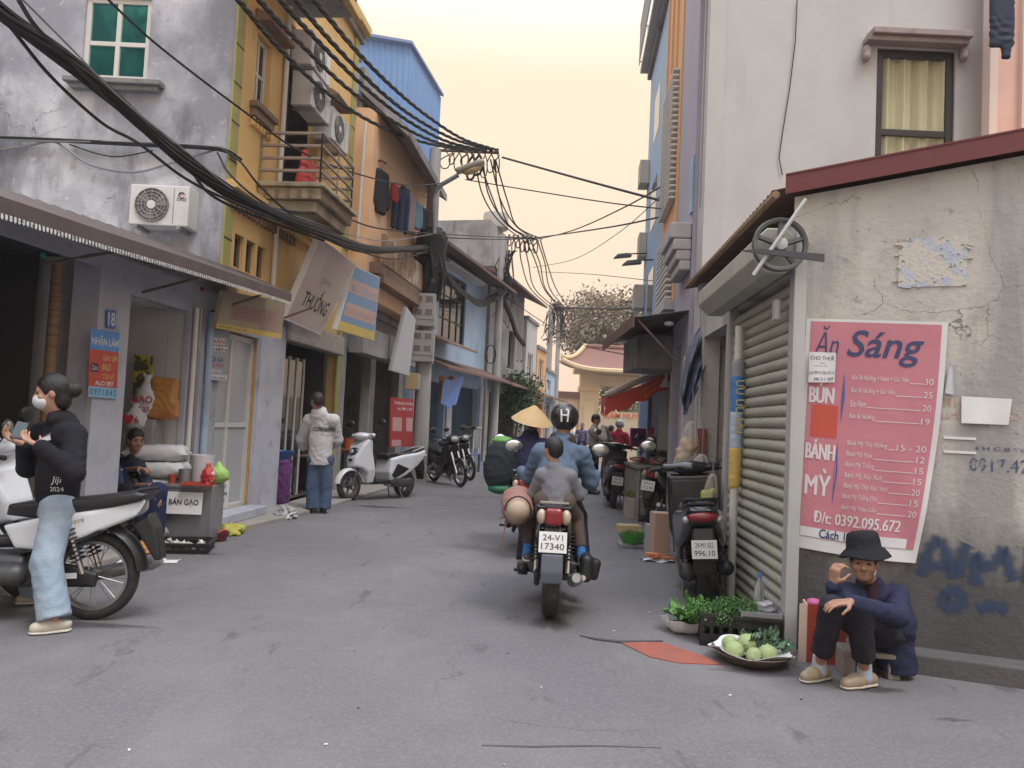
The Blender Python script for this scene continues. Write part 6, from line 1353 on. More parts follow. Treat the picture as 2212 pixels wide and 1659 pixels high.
def figure(label, J, look, sk, vox=.009, s=1., hands=None, group=None, face=True, name='person'):
    """J: world joints. Returns (root, J local, frame)."""
    base = mid(J['la'], J['ra']); base = Vector((base.x, base.y, 0 if 'base_z' not in J else J['base_z'])); r = thing(name, label, 'person', base, 0, group)
    L = {k: v-base for k, v in J.items() if isinstance(v, Vector)}
    f = look.normalized(); u0 = J.get('hup', Vector((0, 0, 1))); rt = f.cross(u0).normalized(); u = rt.cross(f).normalized(); hd = L['hd']; MR = Matrix((rt, f, u)).transposed()
    sd = SD(.018*s); fr_ = (L['rs']-L['ls']).cross(Vector((0, 0, 1))); fr_ = -fr_.normalized() if fr_.length else f
    ax = (L['rs']-L['ls']).normalized(); tf = ax.cross((L['ch']-L['pv']).normalized()).normalized()
    sd.cap(L['pv'], L['ch'], .095*s, .10*s, sq=(tf, .75)); sd.cap(mid(L['ls'], L['ch'], .15), mid(L['rs'], L['ch'], .15), .045*s); sd.cap(L['ch'], L['nk'], .06*s, .045*s); sd.cap(L['nk'], hd-u*.06*s, .05*s, .048*s)
    sd.cap(L['lh'], L['rh'], .085*s)
    for a in 'lr':
        sd.cap(L[a+'s'], L[a+'e'], .042*s, .034*s); sd.cap(L[a+'e'], L[a+'w'], .035*s, .023*s)
        sd.cap(L[a+'h'], L[a+'k'], .072*s, .047*s); sd.cap(L[a+'k'], L[a+'a'], .045*s, .03*s); sd.cap(L[a+'a']+V(0, 0, -.03*s), L[a+'t'], .032*s, .026*s)
    # head
    q = lambda x, y, z: hd+rt*x*s+f*y*s+u*z*s
    sd.ell(hd+u*.015*s-f*.01*s, (.073*s, .092*s, .095*s), MR); sd.ell(q(0, .022, -.05), (.056*s, .062*s, .062*s), MR, k=.03); sd.ell(q(0, .055, -.088), (.026*s, .024*s, .02*s), MR, k=.025)
    if face:
        sd.cap(q(0, .082, .012), q(0, .100, -.026), .010*s, .014*s, k=.012); sd.cap(q(-.011, .088, -.03), q(.011, .088, -.03), .009*s, k=.008); sd.cap(q(-.034, .073, .022), q(.034, .073, .022), .011*s, k=.012)
        for x in (-1, 1): sd.ell(q(x*.03, .09, .004), (.017*s, .014*s, .011*s), MR, sub=True, k=.012); sd.ell(q(x*.042, .06, -.024), (.022*s, .02*s, .02*s), MR, k=.02)
        sd.cap(q(-.017, .078, -.056), q(.017, .078, -.056), .008*s, k=.008)
    for x in (-1, 1): sd.ell(q(x*.076, -.008, -.008), (.012*s, .02*s, .032*s), MR, k=.008)
    for a, hn in (hands or {}).items(): hand(sd, L[a+'w'], *hn)
    body = sd.mesh(vox, 'body', sk, r)
    if face:
        for x in (-1, 1):
            MB().ball(q(x*.03, .074, .003), (.0125*s, .008*s, .0065*s), 10, 8, MR).build('eye', m_eye, body, smooth=True)
            MB().tube([q(x*.014, .088, .024), q(x*.03, .089, .031), q(x*.046, .078, .026)], [.003*s, .0038*s, .002*s], 6).build('eyebrow', m_hair, body)
        MB().tube([q(-.022, .079, -.056), q(0, .088, -.055), q(.022, .079, -.056)], [.002*s, .0055*s, .002*s], 6).build('lips', m_lip, body, smooth=True)
    return r, L, (q, f, rt, u, MR, tf)
def hair_cap(r, fr, m, vox=.009, s=1., bun=False, back=.0, low=0.):
    q, f, rt, u, MR, tf = fr; sd = SD(.015); sd.ell(q(0, -.016, .022), (.083*s, .098*s, .1*s), MR); sd.ell(q(0, -.05, -.02-low), (.07*s, .055*s, .07*s), MR); sd.ell(q(0, .105, -.035), (.098*s, .085*s, .095*s), MR, sub=True, k=.012)
    for x in (-1, 1): sd.ell(q(x*.078, .01, -.05), (.02*s, .035*s, .05*s), MR, sub=True, k=.01)
    if bun: sd.ell(q(0, -.125, .0), (.045*s, .045*s, .048*s), MR, k=.01)
    sd.disp = folds(.0016, 2.2); return sd.mesh(vox, 'hair', m, r)
def top(r, L, fr, m, vox=.01, s=1., off=.022, hem=.1, sleeve=1., hood=False, name='jacket', fold=.0035, loose=1., cuff=None, collar=True, wl=None):
    q, f, rt, u, MR, tf = fr; sd = SD(.03*s); o = off
    dn = (L['pv']-L['ch']).normalized(); low = L['pv']+dn*hem*s
    sd.cap(low, mid(L['pv'], L['ch'], .5), .112*s*loose+o, .105*s*loose+o, sq=(tf, .78)); sd.cap(mid(L['pv'], L['ch'], .45), L['ch'], .105*s*loose+o, .108*s+o, sq=(tf, .76))
    sd.cap(mid(L['ls'], L['ch'], .12), mid(L['rs'], L['ch'], .12), .05*s+o); sd.cap(L['ch'], mid(L['ch'], L['nk'], .85), .085*s+o*.6, .052*s+o*.6)
    for a in 'lr':
        e = L[a+'e']; w = mid(L[a+'e'], L[a+'w'], sleeve if sleeve <= 1 else 1)
        sd.cap(L[a+'s'], e, .046*s+o, .040*s+o, k=.025); sd.cap(e, w, .041*s+o, .029*s+o*.7, k=.015)
    if collar: sd.cap(L['nk']-rt*.03*s, L['nk']+rt*.03*s, .047*s+o*.5, k=.02)
    if hood: sd.ell(L['nk']+tf*.055*s-V(0, 0, .045*s), (.115*s, .06*s, .085*s), Matrix(((L['rs']-L['ls']).normalized(), tf, Vector((0, 0, 1)))).transposed(), k=.05); sd.cap(L['nk']+rt*.075*s+f*.02*s, L['nk']-rt*.075*s+f*.02*s, .035*s, k=.03)
    sd.disp = folds(fold); sd.plane(low+dn*.04*s, dn)
    return sd.mesh(vox, name, m, r)
def pants(r, L, fr, m, vox=.01, s=1., off=.018, flare=.0, cuff=.9, fold=.003, name='trousers', top_=.06):
    q, f, rt, u, MR, tf = fr; sd = SD(.03*s); o = off; upv = (L['ch']-L['pv']).normalized()
    sd.cap(L['lh'], L['rh'], .092*s+o); sd.cap(L['pv'], L['pv']+upv*top_, .10*s+o, .10*s+o, sq=(tf, .8))
    for a in 'lr':
        c = mid(L[a+'k'], L[a+'a'], cuff); sd.cap(L[a+'h'], L[a+'k'], .078*s+o, .052*s+o+flare*.5, k=.02); sd.cap(L[a+'k'], c, .051*s+o+flare*.5, .04*s+o+flare, k=.02)
    sd.disp = folds(fold)
    for a in 'lr':
        c = mid(L[a+'k'], L[a+'a'], cuff); d_ = (L[a+'a']-L[a+'k']).normalized(); sd.box(c+d_*(.11+.012), (.13, .13, .11), .004, d_.to_track_quat('Z', 'Y').to_matrix(), k=.004, sub=True)
    return sd.mesh(vox, name, m, r)
def shoe(r, L, a, m, vox=.008, s=1., sole=None, clog=False, h=.06):
    an, to = L[a+'a'], L[a+'t']; d = Vector((to.x-an.x, to.y-an.y, 0)); d.normalize(); z0 = min(to.z, an.z-.06*s)-.025*s; z0 = max(z0, .004)
    heel = Vector((an.x, an.y, z0))-d*.055*s; tip = Vector((to.x, to.y, z0))+d*.02*s
    sd = SD(.02*s); sd.cap(heel+V(0, 0, .04*s), mid(heel, tip, .55)+V(0, 0, .04*s), .036*s, .04*s); sd.cap(mid(heel, tip, .55)+V(0, 0, .036*s), tip+V(0, 0, .03*s)-d*.03*s, .041*s, .034*s)
    sd.plane(Vector((0, 0, z0+.006)), (0, 0, -1))
    if clog: sd.plane(heel+V(0, 0, .062*s)+d*.0, (-.25*d.x, -.25*d.y, 1))
    o = sd.mesh(vox, 'shoe', m, r)
    sd = SD(.01); sd.cap(heel+V(0, 0, .012), mid(heel, tip, .5)+V(0, 0, .012), .038*s, .043*s); sd.cap(mid(heel, tip, .5)+V(0, 0, .012), tip-d*.03*s+V(0, 0, .012), .043*s, .036*s); sd.plane(Vector((0, 0, z0+.016)), (0, 0, 1)); sd.plane(Vector((0, 0, z0+.001)), (0, 0, -1)); sd.mesh(.007, 'sole', sole or m_bwhite, o); return o
# ------------------------------------------------------------------ masked woman astride the white motorbike
J = dict(hd=at(112, 848, 4.92), nk=at(126, 905, 4.96), ch=at(128, 962, 4.96), pv=at(124, 1085, 5.02), ls=at(160, 940, 4.82), le=at(158, 1022, 4.70), lw=at(85, 962, 4.62), rs=at(92, 935, 5.10), re=at(60, 1010, 5.12), rw=at(52, 958, 4.85), lh=at(128, 1100, 4.93), lk=at(100, 1215, 4.78), la=at(118, 1335, 4.72), lt=at(72, 1362, 4.66), rh=at(105, 1098, 5.12), rk=at(62, 1200, 5.28), ra=at(75, 1305, 5.36), rt=at(40, 1318, 5.32))
J['la'].z = .085; J['lt'].z = .035; J['ra'].z = .085; J['rt'].z = .035
lk_ = Vector((-.86, -.42, -.18))
hn = dict(l=(Vector((-.85, .2, .25)), Vector((0, .25, 1)), Vector((-.3, .9, .3)), .5, 1.), r=(Vector((-.6, -.3, .3)), Vector((.2, -.3, 1)), Vector((-.4, -.9, .2)), .6, 1.))
r, L, fr = figure('woman in black hoodie and white face mask looking at her phone', J, lk_, m_skin, .0075, 1.0, hn)
m_bk = cloth('black_hoodie', (.013, .013, .018)); m_jean = cloth('pale_denim', (.27, .34, .42), layers=[(5, .45, .62, (.36, .43, .5), .7), (3, .55, .7, (.19, .25, .33), .6)], bump=(30, .45))
jk = top(r, L, fr, m_bk, .009, 1.04, .026, .17, .93, True, 'hoodie', .004, 1.14)
pants(r, L, fr, m_jean, .0085, 1.0, .018, .036, .97, .0035)
shoe(r, L, 'l', mat('beige_clog', (.50, .46, .38), .6), .007, 1.06, mat('clog_sole', (.55, .53, .48), .6), True); shoe(r, L, 'r', mat('beige_clog', (.5, .46, .38), .6), .01, 1.0)
hair_cap(r, fr, m_hair, .008, 1.04, True, low=.03)
q, f, rt, u, MR, tf = fr
sd = SD(.02); sd.ell(q(0, .052, -.046), (.064, .062, .056), MR); sd.ell(q(0, -.03, -.02), (.09, .075, .14), MR, sub=True, k=.01); sd.mesh(.007, 'face_mask', mat('mask_white', (.66, .67, .70), .8, bump=(60, .1)), r)
for x in (-1, 1): MB().tube([q(x*.058, .045, -.03), q(x*.076, .0, -.005)], .002, 5).build('mask_loop', m_bwhite, r)
drape(text('A', .09, m_bwhite, jk, L['ch']+Vector((.02, -.135, .05)), (R_(90), 0, 0)), jk)
drape(text('Jiji', .06, m_bwhite, jk, L['pv']+Vector((.08, -.165, .16)), shear=.2), jk); drape(text('2024', .04, m_bwhite, jk, L['pv']+Vector((.08, -.165, .1))), jk)
ph = at(42, 930, 4.68); t = thing('phone', 'dark phone held flat in the masked woman\'s hands', 'phone', ph, R_(20)); MB().box((0, 0, 0), (.065, .13, .009), (R_(50), R_(10), 0)).build('case', m_black, t, bevel=.003); MB().box((0, -.003, .006), (.058, .118, .002), (R_(50), R_(10), 0)).build('screen', m_glassd, t)
# ------------------------------------------------------------------ seated old woman in bucket hat
J = dict(hd=at(1866, 1216, 4.56), nk=at(1880, 1262, 4.62), ch=at(1890, 1310, 4.66), pv=at(1900, 1398, 4.66), rs=at(1832, 1284, 4.60), re=at(1816, 1325, 4.42), rw=at(1800, 1262, 4.36), ls=at(1940, 1286, 4.60), le=at(1940, 1332, 4.34), lw=at(1838, 1300, 4.16), rh=at(1868, 1398, 4.58), rk=at(1798, 1312, 4.28), ra=at(1770, 1425, 4.50), rt=at(1738, 1452, 4.44), lh=at(1918, 1400, 4.58), lk=at(1856, 1316, 4.24), la=at(1868, 1434, 4.42), lt=at(1826, 1464, 4.36))
for a in 'lr': J[a+'a'].z = .085; J[a+'t'].z = .035
J['pv'].z = .30; J['lh'].z = .28; J['rh'].z = .28
hn = dict(r=(Vector((.05, -.1, 1)), Vector((.9, .3, .2)), Vector((.2, -1, 0)), .85, .95), l=(Vector((-1, -.1, -.1)), Vector((0, .1, -1)), Vector((0, -1, 0)), .35, .95))
r, L, fr = figure('old woman in dark bucket hat and navy coat sitting against the wall', J, Vector((-.42, -.9, .02)), m_skin2, .0075, .93, hn)
m_nv = cloth('navy_coat', (.022, .026, .06)); m_dt = cloth('dark_trousers', (.022, .022, .032))
ct = top(r, L, fr, m_nv, .009, .92, .024, .02, .92, False, 'coat', .008, 1.12)
sd = SD(.05); sd.cap(L['ls']+V(0, .03, -.02), L['lh']+V(.05, .02, .05), .07, .11); sd.cap(L['lh']+V(.05, .03, .05), L['lh']+V(.09, .03, -.25), .10, .10, sq=((0, 1, 0), .7)); sd.cap(L['pv']+V(-.02, .02, .02), L['pv']+V(.1, .03, -.25), .12, .09, sq=((0, 1, 0), .7)); sd.disp = folds(.009, .9); sd.plane(Vector((0, 0, .03)), (0, 0, -1)); sd.mesh(.010, 'coat_skirt', m_nv, r)
pants(r, L, fr, m_dt, .009, .88, .016, .012, .74, .006)
sd = SD(.02); sd.cap(mid(L['ls'], L['rs'])+fr[1]*.075+V(0, 0, -.02), L['nk']+fr[1]*.03, .03, .05); sd.mesh(.009, 'undershirt', cloth('maroon_shirt', (.03, .012, .018)), r)
m_clog = mat('tan_clog', (.30, .235, .16), .45)
for a in 'lr':
    shoe(r, L, a, m_clog, .007, .98, mat('cream_sole', (.5, .45, .36), .6)); s_ = SD(.01); s_.cap(L[a+'a']+V(0, 0, -.03), L[a+'a']+V(0, 0, .05), .044, .037); s_.plane(L[a+'a']+V(0, 0, .06), (0, 0, 1)); s_.mesh(.008, 'sock', cloth('grey_sock', (.36, .40, .47)), r)
hair_cap(r, fr, m_hair, .009, .93)
q, f, rt, u, MR, tf = fr
b = MB(); Mh = Matrix.Rotation(R_(-6), 3, 'Y') @ Matrix.Rotation(R_(-5), 3, 'X')
prof = [(.142, -.036), (.138, -.030), (.115, -.002), (.098, .014), (.094, .06), (.086, .098), (.06, .112), (0, .115)]
b.lathe(prof, 40, q(0, -.018, .078), Mh, cap=False); b.lathe([(.137, -.040), (.11, -.008), (.09, .012)], 40, q(0, -.018, .078), Mh, cap=False)
b.v = [(x+.006*math.sin(9*math.atan2(y-q(0, 0, 0).y, x-q(0, 0, 0).x))*(1 if math.hypot(x-q(0, 0, 0).x, y-q(0, 0, 0).y) > .12 else .2), y, z+.012*math.sin(2*math.atan2(y-q(0, 0, 0).y, x-q(0, 0, 0).x)+1)*(1 if math.hypot(x-q(0, 0, 0).x, y-q(0, 0, 0).y) > .11 else 0)) for x, y, z in b.v]
b.build('bucket_hat', cloth('black_hat', (.014, .015, .02)), r, smooth=True, ang=180)
sd = SD(.012); sd.cap(L['rw']+V(.05, -.01, .1), L['rw']+V(.075, -.0, .095), .012, .009); sd.mesh(.006, 'snack', mat('snack_pale', (.5, .42, .3), .6), r)
MB().tube([q(-.07, .04, -.03), q(-.062, .06, -.06), q(-.07, .03, -.08)], .003, 5).build('mask_strap', m_bwhite, r)
# ------------------------------------------------------------------ rider in the blue jacket
B = bikeR.location; fwd = Vector((math.cos(R_(86.5)), math.sin(R_(86.5)), 0)); lf = Vector((-fwd.y, fwd.x, 0))
def bp(x, y, z, Bo=None): return (Bo or B)+fwd*x+lf*y+Vector((0, 0, z))
J = dict(hd=bp(.50, -.05, 1.43), nk=bp(.48, -.04, 1.29), ch=bp(.44, -.03, 1.16), pv=bp(.30, 0, .86), ls=bp(.45, .13, 1.17), le=bp(.55, .205, .96), lw=bp(.78, .29, 1.0), rs=bp(.45, -.20, 1.17), re=bp(.53, -.28, .95), rw=bp(.78, -.33, 1.0), lh=bp(.33, .09, .84), lk=bp(.68, .2, .66), la=bp(.50, .23, .30), lt=bp(.62, .24, .25), rh=bp(.33, -.09, .84), rk=bp(.68, -.2, .66), ra=bp(.50, -.25, .30), rt=bp(.62, -.26, .25))
J['base_z'] = 0
hn = {a: (fwd, Vector((0, 0, -1)), lf*(-1 if a == 'l' else 1), .9, 1.) for a in 'lr'}
r, L, fr = figure('man in loose blue jacket and black helmet riding away', J, fwd+Vector((.0, 0, -.1)), m_skin2, .010, 1., hn, face=False)
m_bj = cloth('blue_jacket', (.10, .145, .21), layers=[(2, .48, .65, (.075, .11, .165), .7)])
jk = top(r, L, fr, m_bj, .011, .98, .028, .16, .92, False, 'jacket', .009, 1.22)
pants(r, L, fr, m_dt, .012, 1., .02, .0, .95)
for a in 'lr': shoe(r, L, a, m_black, .01, 1.05, m_black)
q, f, rt, u, MR, tf = fr
sd = SD(.02); sd.ell(q(0, -.005, .03), (.114, .13, .116), MR); sd.plane(q(0, 0, -.075), -u); sd.mesh(.010, 'helmet', mat('helmet_black', (.018, .014, .013), .3, coat=.3), r)
for x in (-.026, .026): MB().tube([q(x*1.1, -.127, .075), q(x, -.139, .03), q(x*.9, -.133, -.02)], .0075, 6).build('helmet_mark', m_bwhite, r)
MB().tube([q(-.022, -.140, .03), q(.022, -.140, .03)], .006, 6).build('helmet_mark', m_bwhite, r)
sd = SD(.03); sd.cap(L['nk']-rt*.05-u*.01, L['nk']+rt*.05-u*.01, .06); sd.disp = folds(.006); sd.mesh(.012, 'hood_collar', cloth('brown_collar', (.06, .045, .04)), r)
# ------------------------------------------------------------------ boy behind him
J = dict(hd=bp(.10, .03, 1.215), nk=bp(.09, .01, 1.09), ch=bp(.09, .0, 1.01), pv=bp(.06, -.01, .84), ls=bp(.09, .105, 1.02), le=bp(.15, .165, .87), lw=bp(.27, .2, .80), rs=bp(.09, -.11, 1.02), re=bp(.15, -.17, .88), rw=bp(.30, -.2, .85), lh=bp(.08, .07, .83), lk=bp(.26, .17, .70), la=bp(.16, .19, .44), lt=bp(.27, .2, .39), rh=bp(.08, -.07, .83), rk=bp(.26, -.17, .70), ra=bp(.16, -.22, .44), rt=bp(.27, -.23, .39), base_z=0)
r, L, fr = figure('small boy in grey sweater riding pillion behind the man in blue', J, fwd*.75+lf*.65+Vector((0, 0, -.05)), m_skin, .008, .76, {'l': (fwd+lf*.4, -lf, Vector((0, 0, 1)), .4, .75)}, face=True)
m_gsw = cloth('grey_sweater', (.17, .17, .195))
top(r, L, fr, m_gsw, .009, .75, .016, .06, .95, False, 'sweater', .004, 1.08); pants(r, L, fr, cloth('brown_trousers', (.10, .075, .065)), .009, .8, .014, .0, .78)
for a in 'lr':
    shoe(r, L, a, mat('grey_shoe', (.1, .09, .09), .6), .009, .8); s_ = SD(.01); s_.cap(L[a+'a']+V(0, 0, -.02), mid(L[a+'a'], L[a+'k'], .28), .036, .036); s_.mesh(.009, 'sock', cloth('blue_sock', (.05, .2, .5)), r)
hair_cap(r, fr, m_hair, .008, .80)
# ------------------------------------------------------------------ woman in the conical hat ahead
B2 = bikeC.location; f2 = Vector((math.cos(R_(86)), math.sin(R_(86)), 0)); l2 = Vector((-f2.y, f2.x, 0))
def cp(x, y, z): return B2+f2*x+l2*y+Vector((0, 0, z))
J = dict(hd=cp(.35, -.03, 1.42), nk=cp(.33, -.02, 1.27), ch=cp(.31, 0, 1.15), pv=cp(.25, 0, .85), ls=cp(.32, .18, 1.16), le=cp(.45, .28, .98), lw=cp(.74, .32, 1.), rs=cp(.32, -.18, 1.16), re=cp(.45, -.28, .98), rw=cp(.74, -.32, 1.), lh=cp(.28, .08, .84), lk=cp(.62, .16, .64), la=cp(.5, .2, .3), lt=cp(.62, .2, .25), rh=cp(.28, -.08, .84), rk=cp(.62, -.16, .64), ra=cp(.5, -.2, .3), rt=cp(.62, -.2, .25), base_z=0)
r, L, fr = figure('woman in straw conical hat and dark jacket riding ahead', J, f2, m_skin, .012, .97, {a: (f2, Vector((0, 0, -1)), l2*(-1 if a == 'l' else 1), .9, 1.) for a in 'lr'}, face=False)
top(r, L, fr, cloth('indigo_jacket', (.025, .022, .06)), .013, 1., .03, .1, .92, False, 'jacket', .005); pants(r, L, fr, m_dt, .013, 1.)
for a in 'lr': shoe(r, L, a, m_black, .012, 1., m_black)
hair_cap(r, fr, m_hair, .012, 1.); q, f, rt, u, MR, tf = fr
b = MB(); b.lathe([(.235, -.04), (.22, -.025), (.15, .045), (.07, .105), (.02, .14), (0, .145)], 40, q(0, 0, .04), (R_(14), R_(9), 0), cap=False); b.lathe([(.231, -.043), (.15, .04), (.0, .13)], 40, q(0, 0, .04), (R_(14), R_(9), 0), cap=False); b.build('conical_hat', mat('straw', (.52, .36, .18), .7, layers=[(3, .45, .6, (.42, .28, .13), .6)], bump=(50, .25, (1, 1, 9))), r, smooth=True, ang=180)
# ------------------------------------------------------------------ man in white hoodie at the stall
J = dict(hd=at(684, 866, 10.75), nk=at(692, 888, 10.82), ch=at(694, 912, 10.84), pv=at(692, 985, 10.85), ls=at(668, 907, 10.86), le=at(652, 948, 10.98), lw=at(655, 968, 11.16), rs=at(721, 908, 10.82), re=at(729, 950, 10.95), rw=at(712, 968, 11.15), lh=at(681, 992, 10.86), lk=at(676, 1050, 10.88), la=at(676, 1096, 10.85), lt=at(670, 1103, 11.0), rh=at(705, 992, 10.86), rk=at(704, 1050, 10.90), ra=at(700, 1094, 10.9), rt=at(696, 1101, 11.05))
for a in 'lr': J[a+'a'].z = .085; J[a+'t'].z = .035
r, L, fr = figure('man in white hoodie and blue jeans standing at the stall', J, Vector((-.75, .6, -.3)), m_skin2, .012, 1., {'l': (Vector((.1, 1, 0)), Vector((0, 0, -1)), Vector((1, 0, 0)), .5, 1.), 'r': (Vector((-.2, 1, 0)), Vector((0, 0, -1)), Vector((-1, 0, 0)), .5, 1.)})
hd_ = top(r, L, fr, cloth('white_hoodie', (.52, .51, .52)), .013, 1.02, .04, .08, .9, True, 'hoodie', .007, 1.14); pants(r, L, fr, cloth('blue_jeans', (.055, .085, .15), layers=[(4, .45, .62, (.11, .16, .24), .7)]), .013, 1., .022, .035, 1.05)
for a in 'lr': shoe(r, L, a, m_black, .012, 1., m_black)
hair_cap(r, fr, m_hair, .012, 1.03)
[drape(text('COVENANT', .1, m_sblk, hd_, mid(L['ch'], L['pv'], .2)+Vector((.07+d_, -.19, 0)), fit=(.3, .06)), hd_, .008) for d_ in (-.004, .004)]; drape(text('est. 1987 original', .03, m_sblk, hd_, mid(L['ch'], L['pv'], .36)+Vector((.07, -.19, 0)), fit=(.2, .025)), hd_, .008)
# ------------------------------------------------------------------ two men sitting at the rice shop
J = dict(hd=at(293, 950, 7.9), nk=at(290, 985, 7.98), ch=at(285, 1010, 8.02), pv=at(282, 1085, 8.08), rs=at(300, 1008, 7.92), re=at(322, 1055, 7.72), rw=at(345, 1068, 7.60), ls=at(262, 1002, 8.1), le=at(278, 1050, 7.8), lw=at(325, 1048, 7.60), rh=at(295, 1090, 7.98), rk=at(340, 1062, 7.58), ra=at(335, 1140, 7.62), rt=at(352, 1150, 7.55), lh=at(276, 1090, 8.05), lk=at(316, 1068, 7.6), la=at(312, 1145, 7.66), lt=at(325, 1155, 7.56))
for a in 'lr': J[a+'a'].z = .13; J[a+'t'].z = .08
r, L, fr = figure('man in dark blue clothes sitting before the stacked rice sacks', J, Vector((.72, -.6, -.22)), m_skin2, .011, .98, {'r': (Vector((.5, -.5, -.7)), Vector((-1, 0, 0)), Vector((0, -1, 0)), .5, 1.), 'l': (Vector((.8, -.3, .1)), Vector((0, 0, -1)), Vector((0, -1, 0)), .6, 1.)})
top(r, L, fr, cloth('dark_tee', (.03, .035, .06)), .012, .98, .018, .05, .3, False, 'shirt', .004); pants(r, L, fr, cloth('dark_blue_trousers', (.022, .03, .075)), .012, 1., .03, .02, .95)
for a in 'lr': shoe(r, L, a, m_black, .012, 1., m_black)
hair_cap(r, fr, m_hair, .011, 1.0)
d2 = Vector((0, 0, 0)); K = {k: v+Vector((-.34, .10, .03)) for k, v in J.items()}; K['lw'] = at(300, 1012, 7.75); K['le'] = at(268, 1015, 8.0)
for a in 'lr': K[a+'a'].z = .21; K[a+'t'].z = .16; K[a+'k'].z -= .03
r, L, fr = figure('man in blue shirt sitting half hidden behind the number 18 pillar', K, Vector((.8, -.4, -.1)), m_skin2, .012, .98, {'l': (Vector((.9, -.3, 0)), Vector((0, 0, -1)), Vector((0, -1, 0)), .6, 1.)})
top(r, L, fr, cloth('mid_blue_shirt', (.05, .085, .2)), .012, .98, .02, .05, .25, False, 'shirt', .004); pants(r, L, fr, m_dt, .012, 1.); hair_cap(r, fr, m_hair, .012, 1.)
for a in 'lr': shoe(r, L, a, m_black, .012, 1., m_black)
# ------------------------------------------------------------------ standing passers-by and vendors
def stander(label, p, h, look, tops, bots, vox=.016, hairm=None, armf=.0, sleeve=1., face=True, helmet=None, sit=0., pose=None):
    s = h/1.70; f = Vector((look.x, look.y, 0)).normalized(); rt = f.cross(Vector((0, 0, 1))); P = lambda x, y, z: Vector((p[0], p[1], p[2] if len(p) > 2 else 0))+rt*x*s+f*y*s+Vector((0, 0, z*s-sit))
    J = dict(hd=P(0, .03, 1.575), nk=P(0, 0, 1.43), ch=P(0, 0, 1.31), pv=P(0, 0, .94), ls=P(-.19, 0, 1.33), le=P(-.24, .03+armf*.15, 1.06), lw=P(-.22, .1+armf*.35, .86+armf*.25), rs=P(.19, 0, 1.33), re=P(.24, .03+armf*.15, 1.06), rw=P(.22, .1+armf*.35, .86+armf*.25), lh=P(-.09, 0, .92), lk=P(-.1, .02, .5), la=P(-.1, 0, .085), lt=P(-.11, .14, .035), rh=P(.09, 0, .92), rk=P(.1, .03, .5), ra=P(.1, .02, .085), rt=P(.11, .16, .035))
    if sit:
        for a, x in (('l', -.16), ('r', .16)): J[a+'k'] = P(x, .38, .9+0); J[a+'a'] = P(x, .34, .5+.1); J[a+'t'] = P(x, .46, .55)
    if pose: J.update({k: P(*v) for k, v in pose.items()})
    r, L, fr = figure(label, J, look, m_skin2, vox, s, {a: (f*.6+Vector((0, 0, -.6)), rt*(1 if a == 'l' else -1), f, .5, s) for a in 'lr'}, face=face)
    top(r, L, fr, tops, vox, s, .03, .1, sleeve, False, 'jacket', .004); pants(r, L, fr, bots, vox, s)
    for a in 'lr': shoe(r, L, a, m_black, vox, s, m_black)
    if helmet:
        q = fr[0]; sd = SD(.02); sd.ell(q(0, -.005, .035), (.12*s, .135*s, .115*s), fr[4]); sd.plane(q(0, 0, -.05), -fr[3]); sd.mesh(vox, 'helmet', helmet, r)
    else: hair_cap(r, fr, m_hair, vox, s*1.02)
    return r
p = at(1283, 960, 16.0); stander('man in beige sweater covering his face with his hands in the market street', (p.x, 16, 0), 1.66, Vector((.85, -.35, -.25)), cloth('beige_sweater', (.36, .31, .28)), m_dt, .014, pose=dict(le=(-.2, .28, 1.16), lw=(-.06, .2, 1.42), re=(.2, .28, 1.16), rw=(.06, .2, 1.42)))
p = at(1336, 960, 18.); stander('person in red jacket and grey helmet bending over the market stall', (p.x, 18, 0), 1.56, Vector((.5, .8, -.3)), cloth('red_jacket', (.30, .02, .035)), m_dt, .018, helmet=mat('grey_helmet', (.28, .29, .29), .25, coat=.3), armf=.6)
p = at(1318, 960, 18.6); stander('person in black beside the one in the red jacket', (p.x, 18.6, 0), 1.45, Vector((.6, .6, -.3)), m_bk, m_dt, .02, armf=.6)
p = at(1257, 950, 27.); stander('small figure in purple patterned jacket far down the street', (p.x, 27, 0), 1.5, Vector((-.2, -1, 0)), cloth('purple_jacket', (.08, .06, .11), layers=[(14, .5, .55, (.25, .22, .3), .8)]), m_dt, .024)
p = at(1450, 960, 12.6); stander('vendor in black t-shirt working behind the meat stall', (p.x, 12.6, 0), 1.62, Vector((-.7, -.5, -.5)), m_bk, m_dt, .014, sleeve=.05, armf=1.)
# ================================================================== goods and small things
def one(o, label, cat, loc=None, rz=None, group=None):
    if loc is not None: o.location = loc
    if rz is not None: o.rotation_euler.z = rz
    return tag(o, label, cat, group)
m_sack = mat('white_sack', (.55, .55, .57), .75, bump=(90, .2)); m_tan = mat('tan_sack', (.40, .35, .26), .8, bump=(70, .25))
def sack(label, loc, rz, sx=.36, sy=.22, sz=.085, m=None, group='rice sacks stacked in the shop'):
    sd = SD(.03); sd.box((0, 0, sz), (sx, sy, sz), sz*.9); 
    for a in (-1, 1):
        for c in (-1, 1): sd.cap((a*sx*.85, c*sy*.8, sz*.9), (a*sx*1.08, c*sy*1.0, sz*.9), .03, .012)
    sd.disp = folds(.01, .8); o = sd.mesh(.018, 'rice_sack', m or m_sack); return one(o, label, 'sack', loc, rz, group)
